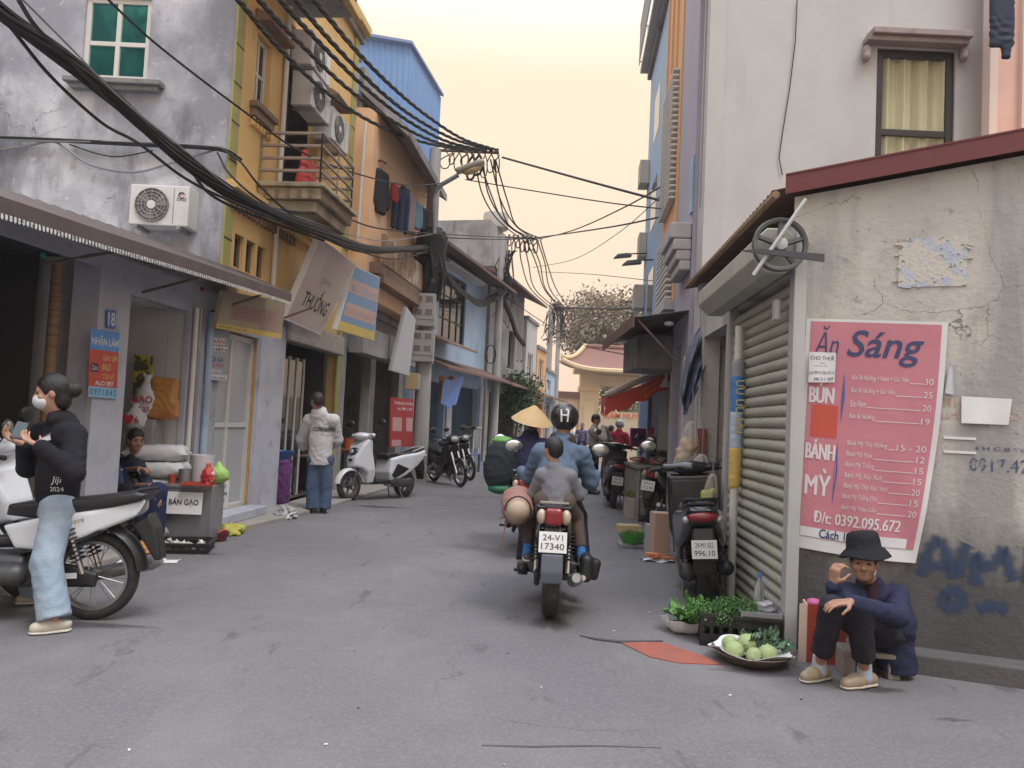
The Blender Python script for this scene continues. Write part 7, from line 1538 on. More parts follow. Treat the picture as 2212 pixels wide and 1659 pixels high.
# rice shop: sacks, hanging bags, picture on the back wall
for i in range(5):
    z = .12+i*.175; p = at(330, 1035, 8.05); sack(('bottom', 'second', 'middle', 'fourth', 'top')[i]+' white rice sack of the stack behind the sitting man', (p.x+.03*(i % 2)-.02, 8.08+.02*i, z), R_(8+7*(i % 3)), .30, .2, .085)
p = at(368, 1020, 8.1); sack('plump tan grain sack beside the white stack', (p.x, 8.1, .12), R_(20), .17, .16, .20, m_tan, None)
def bagup(label, loc, w, h, m, name='plastic_bag', seed=1, marks=None, rz=0, vox=.014, cat='bag', group=None, knot=True):
    t = thing(name, label, cat, loc, rz, group); sd = SD(.05); sd.ell((0, 0, h*.36), (w*.5, w*.36, h*.36)); sd.cap((0, 0, h*.55), (0, 0, h*.9), w*.3, w*.1)
    if knot:
        for a in (-1, 1): sd.cap((a*w*.05, 0, h*.85), (a*w*.26, 0, h*1.02), w*.08, w*.03, k=.02)
    sd.plane((0, 0, .004), (0, 0, -1)); sd.disp = folds(.008, .9+.1*seed); sd.mesh(vox, 'film', m, t)
    for (s_, z, sz, mm) in (marks or []): text(s_, sz, mm, t, (0, -w*.40, z), bold=.02, name='print')
    return t
m_redp = mat('red_print2', (.5, .03, .06), .5, var=0)
pz = 1.0
p = at(314, 905, 8.2); bagup('tall white printed bag standing on the rice shop shelf', (p.x, 8.2, p.z), .26, .50, m_sack, seed=2, marks=[('GẠO', .2, .1, m_redp), ('ST 25', .1, .07, m_redp)])
p = at(290, 932, 8.12); bagup('short white bag with red heart print behind the man\'s head', (p.x, 8.12, p.z), .26, .32, m_sack, seed=3, marks=[('♥6', .12, .1, m_redp)])
t = thing('rice_shelf', 'grey block shelf carrying the standing bags', 'shelf', (at(300, 940, 8.22).x, 8.22, .12)); MB().bx(-.3, .2, -.12, .12, 0, at(314, 905, 8.2).z-.12).build('block', m_conc, t, bevel=.01)
p = at(350, 905, 8.22); b_ = thing('paper_bag', 'wrinkled orange paper bag hanging in the rice shop', 'bag', (p.x, 8.22, p.z)); sd = SD(.03); sd.box((0, 0, .22), (.13, .07, .22), .03, (0, .08, 0)); sd.box((.02, 0, .1), (.14, .08, .1), .04); sd.disp = folds(.010, 1.1); sd.mesh(.012, 'paper', mat('orange_bag', (.45, .21, .05), .6, layers=[(6, .5, .6, (.3, .1, .03), .7)]), b_); MB().tube([(0, 0, .42), (0, 0, .9)], .005, 5).build('string', m_cableg, b_)
p = at(312, 850, 9.5); r, band, wr = sign4('calendar', 'yellow and green flower calendar on the rice shop back wall', 'calendar', [(290, 765, 8.30), (330, 770, 8.30), (326, 870, 8.30), (286, 870, 8.30)], .01, mat('calendar_print', (.06, .07, .04), .5, layers=[(7, .5, .56, (.5, .4, .03), .95), (4, .55, .6, (.06, .2, .03), .8)]))
# metal display case with the BÁN GẠO card
c0 = gr(365, 1152); cs = thing('display_case', 'grey metal display case at the rice shop front', 'display case', (-3.5, 7.82, .05), R_(5)); cw, chh = .52, .56
MB().bx(0, cw, 0, .4, 0, .03).build('base', m_gmet, cs); MB().bx(0, cw, 0, .4, chh-.03, chh).build('top', m_gmet, cs, bevel=.004); MB().bx(.02, cw-.02, .01, .02, .03, chh-.03).build('front_panel', mat('panel_grey', (.22, .22, .24), .35, metal=.4), cs)
for x in (0, cw-.02): MB().bx(x, x+.02, 0, .4, .03, chh-.03).build('side_panel', m_gmet, cs)
t = thing('rice_card', 'white card lettered BÁN GẠO leaning on the display case', 'card', (-3.42, 7.80, .33), R_(5)); MB().box((.17, 0, .1), (.36, .006, .22), (R_(-6), 0, 0)).build('card', m_paper, t); text('BÁN GẠO', .1, m_sblk, t, (.17, -.008, .11), (R_(84), 0, 0), bold=.015, fit=(.29, .085))
p = gr(470, 1160); t = thing('price_card', 'small white price card on a stick before the glazed door', 'card', (p.x, p.y+.02, .05), R_(4)); MB().box((0, 0, .42), (.16, .005, .3), (R_(-4), 0, 0)).build('card', m_paper, t); MB().tube([(0, .01, 0), (0, .01, .3)], .008, 6).build('stick', m_wood, t)
for i, (s_, z) in enumerate((('GẠO', .5), ('15.000', .42), ('1KG', .35))): text(s_, .05, m_sblk, t, (0, -.01, z), bold=.01)
# on the case: white bucket bag, red bag, green bag, cup, pot, tray
top0 = Vector((-3.5, 7.82, .05+chh))
def oncase(x, y): return (top0.x+x, top0.y+y, top0.z)
b = MB(); b.lathe([(.09, 0), (.115, .28), (.12, .30), (.112, .30), (.088, .02), (0, .02)], 24); t = one(b.build('bucket', m_sack, None, smooth=True), 'white plastic bucket on the display case', 'bucket', oncase(.33, .2))
bagup('red and white carrier bag on the display case', oncase(.44, .08), .14, .24, mat('red_bag', (.45, .03, .03), .5, layers=[(9, .52, .56, (.6, .6, .6), .8)]), seed=2, vox=.01)
bagup('crumpled light green bag beside the bucket', oncase(.47, .28), .24, .24, mat('green_bag', (.28, .45, .12), .4), seed=3, vox=.012, knot=False)
for lb, x, y, r_, h_, m_ in (('small red plastic cup on the display case', .06, .12, .04, .09, mat('red_cup', (.35, .05, .03), .4)), ('dark pot beside the red cup', .18, .15, .07, .15, m_gmet)):
    b = MB(); b.lathe([(r_*.8, 0), (r_, h_), (r_*.92, h_), (r_*.75, .01), (0, .01)], 18); one(b.build('cup', m_, None, smooth=True), lb, 'cup', oncase(x, y))
b = MB(); b.bx(-.15, .15, -.09, .09, 0, .01); b.bx(-.15, .15, -.09, -.08, .01, .03); b.bx(-.15, .15, .08, .09, .01, .03); one(b.build('tray', mat('red_cup', (.35, .05, .03), .4), None, bevel=.004), 'flat red tray at the front of the display case', 'tray', oncase(.36, .02), R_(8))
# things on the ground before the rice shop
def crate(name, label, loc, rz, w, d, h, m, slots=True, group=None, lip=.02):
    t = thing(name, label, 'crate', loc, rz, group); MB().bx(-w/2, w/2, -d/2, d/2, .01, .025).build('bottom', m, t)
    for (x0, x1, y0, y1, ax) in ((-w/2, w/2, -d/2, -d/2+.015, 0), (-w/2, w/2, d/2-.015, d/2, 0), (-w/2, -w/2+.015, -d/2+.016, d/2-.016, 1), (w/2-.015, w/2, -d/2+.016, d/2-.016, 1)):
        b = MB(); L = w if ax == 0 else d
        b.bx(x0, x1, y0, y1, .0, h*.38); b.bx(x0, x1, y0, y1, h*.62, h)
        n = 9
        for i in range(n):
            f_ = i/(n-1)
            if ax == 0: xx = x0+.012+f_*(L-.024); b.bx(xx-.012, xx+.012, y0+.003, y1-.003, h*.38, h*.62)
            else: yy = y0+.012+f_*(y1-y0-.024); b.bx(x0+.003, x1-.003, yy-.012, yy+.012, h*.38, h*.62)
        b.build('side', m, t)
    b = MB(); b.bx(-w/2-lip, w/2+lip, -d/2-lip, -d/2-.001, h-.02, h); b.bx(-w/2-lip, w/2+lip, d/2+.001, d/2+lip, h-.02, h); b.bx(-w/2-lip, -w/2-.001, -d/2, d/2, h-.02, h); b.bx(w/2+.001, w/2+lip, -d/2, d/2, h-.02, h); b.build('rim', m, t)
    return t
p = gr(375, 1190); crate('tray', 'flat black tray of garlic on the ground before the rice shop', (p.x+.02, p.y+.04, 0), R_(12), .62, .4, .1, m_black)
gm = mat('garlic', (.62, .58, .52), .6)
g_ = MB().lathe([(0, 0), (.016, .004), (.022, .014), (.016, .026), (.005, .036), (.003, .05)], 8).mesh('garlic_bulb', gm, True)
for i in range(46):
    o = bpy.data.objects.new('garlic_bulb', g_); COL.objects.link(o); o.location = (p.x+.02+random.uniform(-.24, .26), p.y+.04+random.uniform(-.15, .12), .03+random.uniform(0, .05)); o.rotation_euler = (random.uniform(-1, 1), random.uniform(-1, 1), 0); tag(o, 'white garlic bulb lying in the flat black tray', 'garlic', 'garlic bulbs in the black tray')
b = MB(); w_, d_, h_ = .16, .1, .14; b.bx(-w_, w_, -d_, -d_+.006, 0, h_); b.bx(-w_, w_, d_-.006, d_, 0, h_); b.bx(-w_, -w_+.006, -d_+.007, d_-.007, 0, h_); b.bx(w_-.006, w_, -d_+.007, d_-.007, 0, h_); b.bx(-w_+.006, w_-.006, -d_+.006, d_-.006, 0, .006)
p2 = gr(400, 1168); one(b.build('cardboard_box', mat('cardboard', (.36, .29, .22), .85)), 'open cardboard box standing in the garlic tray', 'box', (p2.x+.12, p2.y+.02, .1), R_(14))
p2 = gr(335, 1178); bagup('crumpled clear bag of garlic beside the black tray', (p2.x, p2.y+.1, .05), .24, .2, mat('cloudy_film', (.4, .4, .42), .3, alpha=.75), seed=2, vox=.01)
def bowl(label, loc, r_, h_, m, name='bowl', cat='bowl', group=None):
    b = MB(); b.lathe([(r_*.62, 0), (r_*.7, .004), (r_*.95, h_*.85), (r_, h_), (r_*.96, h_), (r_*.88, h_*.8), (r_*.62, .012), (0, .012)], 28); return one(b.build(name, m, None, smooth=True), label, cat, loc, None, group)
p2 = gr(468, 1168); bowl('dark red plastic bowl of peppers by the road edge', (p2.x, p2.y, .002), .13, .09, mat('maroon_bowl', (.16, .025, .03), .4))
sd = SD(.01)
for i in range(14): sd.ell((random.uniform(-.07, .07), random.uniform(-.07, .07), .08+random.uniform(0, .03)), (.03, .015, .012), (0, 0, random.uniform(0, 3)))
one(sd.mesh(.007, 'peppers', mat('chilli', (.35, .07, .03), .4)), 'orange red peppers heaped in the dark red bowl', 'peppers', (p2.x, p2.y, 0))
def heap(name, label, cat, loc, R, H, m, seed=1, vox=.014, disp=.015, flat=.5):
    rd = random.Random(seed); sd = SD(.03)
    for i in range(10):
        a = rd.uniform(0, 6.28); q = rd.uniform(0, R*.6); sd.ell((q*math.cos(a), q*math.sin(a)*.7, rd.uniform(.0, H*.5)), (R*rd.uniform(.3, .5), R*rd.uniform(.25, .4), H*rd.uniform(.35, .6)), (0, 0, rd.uniform(0, 3)))
    sd.plane((0, 0, .003), (0, 0, -1)); sd.disp = folds(disp, 1.2); return one(sd.mesh(vox, name, m), label, cat, loc)
p2 = gr(495, 1158); heap('yellow_net', 'yellow and green net bag of fruit behind the dark red bowl', 'bag', (p2.x, p2.y+.1, .002), .22, .14, mat('yellow_net', (.45, .36, .06), .6, layers=[(30, .5, .55, (.2, .3, .05), .8)]), 4)
p2 = gr(322, 1212); b = MB(); b.grid(lambda u, v: ((u-.5)*.5, (v-.5)*.22, .006+.012*math.sin(u*9)*math.sin(v*5)), 14, 8, th=.002); one(b.build('paper_scrap', m_paper, None, smooth=True), 'torn white paper lying on the road by the rear wheel', 'paper', (p2.x, p2.y, 0), R_(14))
p2 = gr(300, 1200); heap('orange_bag', 'small orange bag of roots by the rear wheel', 'bag', (p2.x-.02, p2.y+.1, .0), .1, .12, mat('orange_root', (.42, .2, .06), .6), 2, .01)
# hoodie man's stall
q0 = gr(640, 1075); st = thing('stall_table', 'low stall table with black crates before the man in white', 'table', (q0.x-.1, q0.y+.15, .05), R_(84))
MB().bx(-.2, 1.0, -.35, .2, .62, .65).build('table_top', m_wood, st, bevel=.004)
for x in (-.15, .95):
    for y in (-.3, .15): MB().tube([(x, y, 0), (x, y, .62)], .02, 8).build('leg', m_gmet, st)
for i in range(4):
    p = st.location+Vector((-.05+.06*(i % 2), .1+.27*(i % 2)*1.2, .65+.12*(i//2))); crate('crate', ('lower near', 'lower far', 'upper near', 'upper far')[i]+' black slotted crate on the stall table', (p.x, p.y, p.z), R_(84), .3, .4, .115, m_black, group='black crates on the stall table')
p = gr(600, 1100); bowl('blue plastic basin at the stall corner', (p.x-.1, p.y+.35, .70), .2, .12, mat('blue_basin', (.04, .13, .36), .4)); t = thing('basin_stand', 'purple cloth covered stand under the blue basin', 'stand', (p.x-.1, p.y+.35, .05)); sd = SD(.04); sd.box((0, 0, .325), (.14, .14, .33), .04); sd.disp = folds(.015, .7); sd.mesh(.02, 'cloth', mat('purple_cloth', (.16, .05, .2), .8), t)
p = gr(612, 1122); heap('crumpled_plastic', 'crumpled clear plastic bag on the kerb by the man in white', 'bag', (p.x, p.y+.08, .0), .2, .2, mat('grey_film', (.3, .3, .32), .3, layers=[(9, .5, .6, (.5, .5, .52), .7)]), 6, .012, .03)
# shelf of jars inside the shop opening
t = thing('goods_shelf', 'dim shelf packed with jars and packets in the shop opening', 'shelf', (Lx(11.0)-.28, 11.05, .06), f1.root.rotation_euler.z)
for z in (.9, 1.25, 1.6, 1.95): MB().bx(-.25, .25, 0, .25, z, z+.02).build('board', m_wood, t)
for x in (-.25, .23): MB().bx(x, x+.02, 0, .25, 0, 2.1).build('upright', m_rust, t)
rd = random.Random(4)
for z in (.92, 1.27, 1.62):
    for i in range(7):
        x = -.21+i*.068; h = rd.uniform(.1, .24); c = rd.choice(((.3, .12, .06), (.4, .38, .36), (.1, .11, .13), (.35, .25, .1), (.2, .05, .05))); b = MB(); r_ = .026; y = rd.uniform(.05, .18)
        b.lathe([(r_, 0), (r_, h*.7), (r_*.6, h*.8), (r_*.6, h), (0, h)], 10, (x, y, z)); one(b.build('jar', mat('jar%d' % rd.randrange(5), c, .3), None, smooth=True), 'small jar or packet on the dim goods shelf', 'jar', t.location, t.rotation_euler.z, 'jars on the goods shelf')
# glazed partition, red topped table, orange bucket
t = thing('glass_cabinet', 'tall glass fronted cabinet with colour tiles behind the man in white', 'cabinet', (Lx(11.6)-.15, 11.6, .06), f1.root.rotation_euler.z)
MB().bx(0, .9, .1, .5, 0, 2.2).build('carcass', m_dark, t)
for i in range(3): MB().bx(.02+i*.3, .29+i*.3, .08, .098, .05, 2.15).build('pane', m_glassd, t)
for i in range(4): MB().bx(i*.3-.015, i*.3+.015, .06, .099, 0, 2.2).build('mullion', m_wframe, t)
for i in range(8): MB().bx(-.13, -.03, .06, .09, .5+i*.19, .66+i*.19).build('tile', mat('tile%d' % (i % 4), ((.35, .1, .08), (.12, .25, .4), (.45, .3, .15), (.3, .33, .36))[i % 4], .4), t)
p = gr(745, 1060); t = thing('red_table', 'low red topped table beside the white scooter', 'table', (p.x-.1, p.y+.6, .05), R_(80)); MB().bx(-.5, .5, -.3, .3, .66, .7).build('table_top', mat('red_brown', (.2, .05, .03), .5), t, bevel=.005)
for x in (-.45, .45):
    for y in (-.25, .25): MB().tube([(x, y, 0), (x, y, .66)], .02, 8).build('leg', m_gmet, t)
b = MB(); b.lathe([(.085, 0), (.11, .2), (.115, .2), (.1, .2), (.08, .02), (0, .02)], 20); one(b.build('bucket', mat('orange_bucket', (.5, .11, .03), .45), None, smooth=True), 'small orange bucket on the red topped table', 'bucket', (p.x-.1, p.y+.55, .75))
t = thing('teal_panel', 'teal painted cupboard deep in the dark shop', 'cupboard', (Lx(14.9)-.9, 15.2, .06)); MB().bx(-.4, .4, 0, .3, 0, 2.1).build('carcass', mat('teal_paint', (.03, .13, .14), .5), t, bevel=.01); MB().bx(-.01, .01, -.01, -.001, .1, 2.0).build('door_joint', m_dark, t)
# tarpaulin orange and blue below the canopy
def tarp(name, label, pts, m, Y=None, sag=.12):
    q = [at(*c) for c in pts]; base = q[0].copy(); q = [p-base for p in q]
    def fn(u, v):
        p = q[0].lerp(q[1], u).lerp(q[3].lerp(q[2], u), v); return p+Vector((0, -.05*math.sin(9*u+3*v), -sag*math.sin(math.pi*u)*v+.03*math.sin(13*u+4*v)))
    o = MB().grid(fn, 20, 14, th=.004).build(name, m, None, smooth=True); return one(o, label, 'tarpaulin', base)
tarp('tarpaulin', 'orange tarpaulin hanging below the light blue house canopy', [(948, 812, 19.6), (990, 815, 20.4), (978, 862, 20.2), (948, 866, 19.6)], mat('orange_tarp', (.5, .13, .04), .5))
tarp('tarpaulin', 'blue tarpaulin slung across the orange one', [(958, 822, 19.4), (1003, 812, 20.4), (985, 872, 20.0), (952, 868, 19.3)], m_cloth_tarp)
# small furniture down the left side
p = gr(1005, 1022); t = thing('plastic_table', 'blue plastic table on the pavement beyond the motorbikes', 'table', (p.x, p.y+.4, .0), R_(70)); MB().bx(-.4, .4, -.25, .25, .47, .5).build('table_top', mat('blue_plastic', (.06, .1, .24), .4), t, bevel=.006)
for x in (-.36, .36):
    for y in (-.21, .21): MB().bx(x-.03, x+.03, y-.03, y+.03, 0, .47).build('leg', mat('blue_plastic', (.06, .1, .24), .4), t)
p = gr(1018, 1010); t = thing('glass_counter', 'white framed glass counter by the slim pole', 'counter', (p.x-.1, p.y+.9, .05), R_(75)); MB().bx(-.35, .35, -.2, .2, .5, 1.1).build('glass_box', mat('counter_glass', (.15, .17, .19), .1), t)
for x in (-.36, .33):
    for y in (-.21, .18): MB().bx(x, x+.03, y, y+.03, 0, 1.12).build('post', m_wframe, t)
MB().bx(-.38, .38, -.23, .23, 1.12, 1.15).build('lid', m_wframe, t)
p = gr(1030, 1012); heap('yellow_bag', 'small yellow bag of rubbish at the foot of the slim pole', 'bag', (p.x, p.y+.1, .0), .14, .22, mat('yellow_film', (.5, .47, .2), .5), 9, .02)
# ================================================================== bags on the two ridden motorbikes
p = bp(.06, .27, .62); t = thing('duffel_bag', 'round pinkish brown duffel bag strapped to the ridden motorbike', 'bag', p)
sd = SD(.03); sd.cap((0, -.02, .14), (.0, .26, .17), .12, .125); sd.disp = folds(.009, .9); sd.mesh(.011, 'bag', mat('dusty_pink', (.26, .125, .105), .8, bump=(40, .2)), t)
sd = SD(.01); sd.cap((-.0, -.115, .135), (0, -.10, .135), .085, .095); sd.mesh(.009, 'end_panel', mat('beige_panel', (.36, .27, .2), .8), t)
MB().tube([(.095*math.cos(a), -.125, .14+.105*math.sin(a)) for a in [i*math.pi/10-.3 for i in range(12)]], .006, 6).build('piping', m_black, t); MB().tube([(-.08, -.1, .05), (-.1, -.12, -.04), (-.13, -.12, -.14)], .005, 5).build('strap', mat('dusty_pink', (.26, .125, .105), .8), t)
p = cp(-.05, .28, .70); t = thing('saddle_bag', 'bulging dark bag with green lining on the motorbike ahead', 'bag', p); sd = SD(.06); sd.ell((0, 0, .2), (.18, .15, .25)); sd.ell((.02, -.02, .36), (.15, .13, .17)); sd.disp = folds(.008, .8); sd.mesh(.015, 'bag', cloth('charcoal_bag', (.028, .035, .042)), t)
sd = SD(.03); sd.ell((.02, -.02, .50), (.11, .09, .05)); sd.disp = folds(.015, 1.2); sd.mesh(.012, 'green_sack', mat('green_sack', (.10, .26, .05), .6), t); sd = SD(.03); sd.ell((.02, -.01, -.01), (.14, .13, .06)); sd.disp = folds(.01, 1.); sd.mesh(.014, 'green_base', mat('dark_green', (.02, .12, .06), .6), t)
# ================================================================== right foreground: vegetables by the shutter
m_leafd = mat('herb_green', (.035, .10, .022), .55, layers=[(20, .45, .6, (.07, .16, .03), .8)]); m_leafb = mat('broad_leaf', (.06, .17, .03), .45, layers=[(12, .5, .62, (.10, .24, .05), .7)]); m_kohl = mat('kohlrabi_green', (.27, .34, .15), .6, layers=[(6, .48, .62, (.36, .40, .24), .7), (15, .55, .62, (.2, .2, .1), .5), (30, .6, .7, (.24, .34, .12), .4)])
c = (gr(1530, 1398)+gr(1712, 1398))/2; cr_ = crate('crate', 'large black slotted crate of herbs beside the shutter foot', (1.58, 5.20, 0), R_(-10), .50, .28, .21, m_black, lip=.012); cz = Vector(cr_.location)
def herbs(label, loc, rx, ry, n, h, m, seed, name='herb_bundle', cat='herbs'):
    rd = random.Random(seed); t = thing(name, label, cat, loc); b = MB(); s_ = MB()
    for i in range(n):
        a = rd.uniform(0, 6.28); q = math.sqrt(rd.random()); x, y = rx*q*math.cos(a), ry*q*math.sin(a); lean = Vector((x/rx*.5+rd.gauss(0, .25), y/ry*.3+rd.gauss(0, .25), 1)).normalized(); L = h*(1-.35*q*q)*rd.uniform(.6, 1.1); p = Vector((x, y, 0)); tip = p+lean*L
        if i % 6 == 0: s_.tube([p, tip], .0018, 3)
        for k in range(6):
            c_ = p+lean*L*(.35+.65*k/5)+Vector((rd.gauss(0, .012), rd.gauss(0, .012), rd.gauss(0, .008))); nn = Vector((rd.gauss(0, 1), rd.gauss(0, 1), rd.gauss(0, 1))).normalized(); u = nn.orthogonal().normalized(); w = nn.cross(u); q_ = rd.uniform(.006, .013); b.add([c_-u*q_, c_+w*q_*.6, c_+u*q_, c_-w*q_*.6], [(0, 1, 2, 3)])
    me = bpy.data.meshes.new('leaves'); me.from_pydata(b.v, [], b.f); me.materials.append(m); o = link(bpy.data.objects.new('leaves', me), t); o['kind'] = 'stuff'
    o = s_.build('stems', m, t); o['kind'] = 'stuff'; return t
herbs('feathery dill heaped on the back of the black crate', cz+V(-.02, .02, .13), .15, .10, 700, .17, m_leafd, 1)
herbs('bright green coriander bunch at the crate corner', cz+V(-.20, .04, .12), .1, .1, 450, .15, m_leafb, 2)
herbs('pale green herb bunch spilling over the front of the crate', cz+V(-.10, -.05, .14), .12, .07, 350, .10, m_leafd, 5)
t = thing('tray', 'shallow grey tray lying over the right side of the crate', 'tray', cz+V(.13, -.02, .212), R_(-10)); MB().bx(-.13, .13, -.14, .14, 0, .012).build('floor', m_gmet, t); 
for (x0, x1, y0, y1) in ((-.13, .13, -.14, -.13), (-.13, .13, .13, .14), (-.13, -.12, -.13, .13), (.12, .13, -.13, .13)): MB().bx(x0, x1, y0, y1, .012, .03).build('rim', m_gmet, t)
p = cz+V(.17, .0, .225); heap('plastic_bag', 'scrunched clear bag lying on the grey tray', 'bag', p, .08, .07, mat('cloudy_film', (.4, .4, .42), .3, alpha=.75), 3, .008, .02)
b = MB(); b.lathe([(.03, 0), (.034, .01), (.034, .15), (.015, .19), (.014, .21), (0, .21)], 16); o = one(b.build('bottle', mat('clear_plastic', (.7, .72, .75), .08, trans=.85, var=0), None, smooth=True), 'clear plastic bottle with blue cap on the crate tray', 'bottle', cz+V(.16, .07, .225)); MB().lathe([(.017, .205), (.017, .235), (0, .236)], 12).build('cap', mat('cap_blue', (.1, .15, .4), .4), o)
# greens on white sheet
def leafmesh(L, w, curl, m, name='leaf'):
    b = MB(); b.grid(lambda u, v: (L*u, (v-.5)*w*math.sin(math.pi*min(1, u*.9+.08))**.7*(1+.08*math.sin(u*20)), curl*u*u*L+.15*w*abs(v-.5)*2+.012*math.sin(u*14+v*9)), 10, 6); return b.mesh(name, m, True, 180)
LM = [leafmesh(.15, .085, c_, m_leafb) for c_ in (-.3, .1, .5)]; LK = [leafmesh(.13, .08, c_, mat('kale_leaf', (.07, .14, .075), .5, layers=[(25, .5, .6, (.14, .22, .13), .7)])) for c_ in (-.2, .4)]
g0 = gr(1495, 1378); t = thing('leafy_greens', 'broad leafy greens wrapped in white plastic left of the crate', 'vegetables', (g0.x+.0, g0.y+.16, 0)); rd = random.Random(3)
for i in range(34):
    o = link(bpy.data.objects.new('leaf', rd.choice(LM)), t); o.location = (rd.uniform(-.07, .1), rd.uniform(-.1, .1), .03+rd.uniform(0, .09)); o.rotation_euler = (rd.uniform(-.5, .5), rd.uniform(-.9, .1), rd.uniform(0, 6.28))
b = MB(); b.grid(lambda u, v: ((.17+.02*math.sin(7*u*6.28))*math.cos(u*6.283)*(.4+.6*v), (.16+.02*math.sin(5*u*6.28))*math.sin(u*6.283)*(.4+.6*v), .004+.09*v**3+.01*math.sin(u*40)*v), 48, 6, th=.002); b.build('wrapper', m_paper, t, smooth=True)
# wide basket of kohlrabi
k0 = gr(1645, 1447); kb = thing('basket', 'wide shallow woven basket lined with paper beside the red bag', 'basket', (k0.x-.01, k0.y+.16, 0)); b = MB(); b.lathe([(.14, .0), (.17, .008), (.235, .06), (.245, .07), (.24, .075), (.165, .016), (0, .012)], 40); b.build('weave', mat('dark_wicker', (.12, .09, .07), .8, bump=(70, .6)), kb, smooth=True); b = MB(); b.grid(lambda u, v: ((.06+.185*v+.02*v*math.sin(u*44))*math.cos(u*6.283), (.06+.18*v+.015*v*math.sin(u*31))*math.sin(u*6.283), .02+.065*v*v+.014*v*math.sin(u*25)), 64, 8, th=.0015); b.build('paper_lining', m_paper, kb, smooth=True)
def kohlrabi(i, x, y, z, r_, lb):
    sd = SD(.01); sd.ell((0, 0, 0), (r_, r_*.97, r_*.9)); rd = random.Random(i)
    for k in range(5): a = rd.uniform(0, 6.28); e = rd.uniform(.1, .9); d = Vector((math.cos(a)*math.cos(e), math.sin(a)*math.cos(e), math.sin(e))); sd.cap(d*r_*.92, d*r_*1.06, .006, .004, k=.006)
    o = sd.mesh(.006, 'kohlrabi', m_kohl); one(o, lb, 'kohlrabi', (kb.location.x+x, kb.location.y+y, z)); o.rotation_euler = (rd.uniform(-1, 1), rd.uniform(-1, 1), 0); o['group'] = 'kohlrabi in the wide basket'
for i, a in enumerate(((-.13, -.07, .085, .058, 'pale green kohlrabi by the rim with brown stalk scars'), (-.03, .0, .11, .06, 'kohlrabi perched highest in the basket'), (-.03, -.13, .078, .046, 'smallest kohlrabi at the front rim of the basket'), (.06, -.11, .082, .058, 'broad flattened kohlrabi beside the curly leaves'), (-.12, .06, .09, .05, 'kohlrabi tucked at the back of the basket'))): kohlrabi(i, *a)
t = thing('leaf_bunch', 'curly grey green leaves filling the right of the basket', 'vegetables', kb.location+V(.12, .03, .06))
for i in range(40):
    o = link(bpy.data.objects.new('leaf', rd.choice(LK)), t); o.location = (rd.uniform(-.13, .07), rd.uniform(-.08, .1), rd.uniform(0, .06)); o.rotation_euler = (rd.uniform(-.6, .6), rd.uniform(-1.2, .1), rd.uniform(0, 6.28)); o.scale = (.7,)*3
# red and cream paper bag
q0 = gr(1732, 1430); t = thing('paper_bag', 'tall red paper carrier bag with cream side beside the seated woman', 'bag', (q0.x+.06, q0.y+.06, 0), R_(-12)); m_rb = mat('bag_red', (.33, .045, .03), .5); hB = .36
MB().bx(-.02, .20, -.07, -.062, 0, hB).build('front', m_rb, t); MB().bx(-.02, .2, .062, .07, 0, hB).build('back', m_rb, t); MB().bx(.2, .207, -.07, .07, 0, hB-.003).build('side', m_rb, t); MB().bx(-.028, -.021, -.07, .07, 0, hB-.002).build('side', mat('bag_cream', (.62, .45, .36), .6), t); MB().bx(-.068, -.0285, -.071, -.063, 0, hB-.004).build('cream_edge', mat('bag_cream', (.62, .45, .36), .6), t); MB().bx(-.02, .2, -.06, .06, .002, .01).build('bottom', m_rb, t)
MB().tube([(.06, -.074, hB-.03), (.065, -.08, hB-.12), (.1, -.08, hB-.17), (.13, -.08, hB-.12), (.135, -.074, hB-.03)], .004, 6).build('cord_handle', mat('cord_gold', (.45, .33, .12), .6), t)
for x, c_ in ((.03, (.5, .12, .3)), (.1, (.55, .4, .45)), (.15, (.5, .15, .25))): sd = SD(.02); sd.ell((x, 0, hB-.01), (.045, .05, .03)); sd.disp = folds(.008, 1.3); one(sd.mesh(.008, 'wrapped_parcel', mat('parcel%d' % int(x*100), c_, .6)), ('magenta' if x < .05 else 'pale pink' if x < .12 else 'rose')+' wrapped parcel showing at the top of the red bag', 'parcel', t.location, t.rotation_euler.z)
# stool of the seated woman
q0 = gr(1880, 1465); sx = gr(1895, 1463); t = thing('low_stool', 'low worn wooden stool under the seated woman', 'stool', (sx.x, 4.66, 0), R_(-8)); MB().bx(-.2, .14, -.1, .1, .12, .15).build('seat', mat('grey_wood', (.22, .19, .165), .8, bump=(30, .3, (1, 8, 1))), t, bevel=.006)
for x in (-.16, .09): MB().bx(x-.035, x+.035, -.085, .085, 0, .12).build('leg', mat('grey_wood', (.22, .19, .165), .8), t, bevel=.006)
# ================================================================== right side market strip
# dark sheet canopy, its post and hanging tarp
m_cano = mat('sooty_sheet', (.06, .058, .06), .6, layers=[(3, .5, .65, (.11, .1, .095), .6)])
t = thing('market_canopy', 'sooty sheet metal canopy over the market side of the lavender house', 'canopy', (Rx(9.6), 9.6, 0), 0)
A = [at(1385, 692, 10.8)-t.location, at(1452, 650, 9.2)-t.location]; z0 = 2.75
MB().grid(lambda u, v: (-.75+1.3*u, -.5+3.0*v, 2.72+.22*u+.012*math.sin(v*60)), 4, 60, th=.012).build('sheet', m_cano, t, smooth=True); MB().bx(-.76, -.74, -.5, 2.5, 2.6, 2.74).build('fascia', m_rust, t)
MB().bx(-.45, .3, 1.0, 2.3, 2.24, 2.7).build('soffit_box', m_conc, t)
MB().tube([(-.7, -.45, 2.7), (-.2, -.45, 2.2)], .015, 6).build('brace', m_rust, t); MB().ball((-.3, -.35, 2.68), (.06, .06, .03), 12, 8).build('lamp_dome', m_wframe, t)
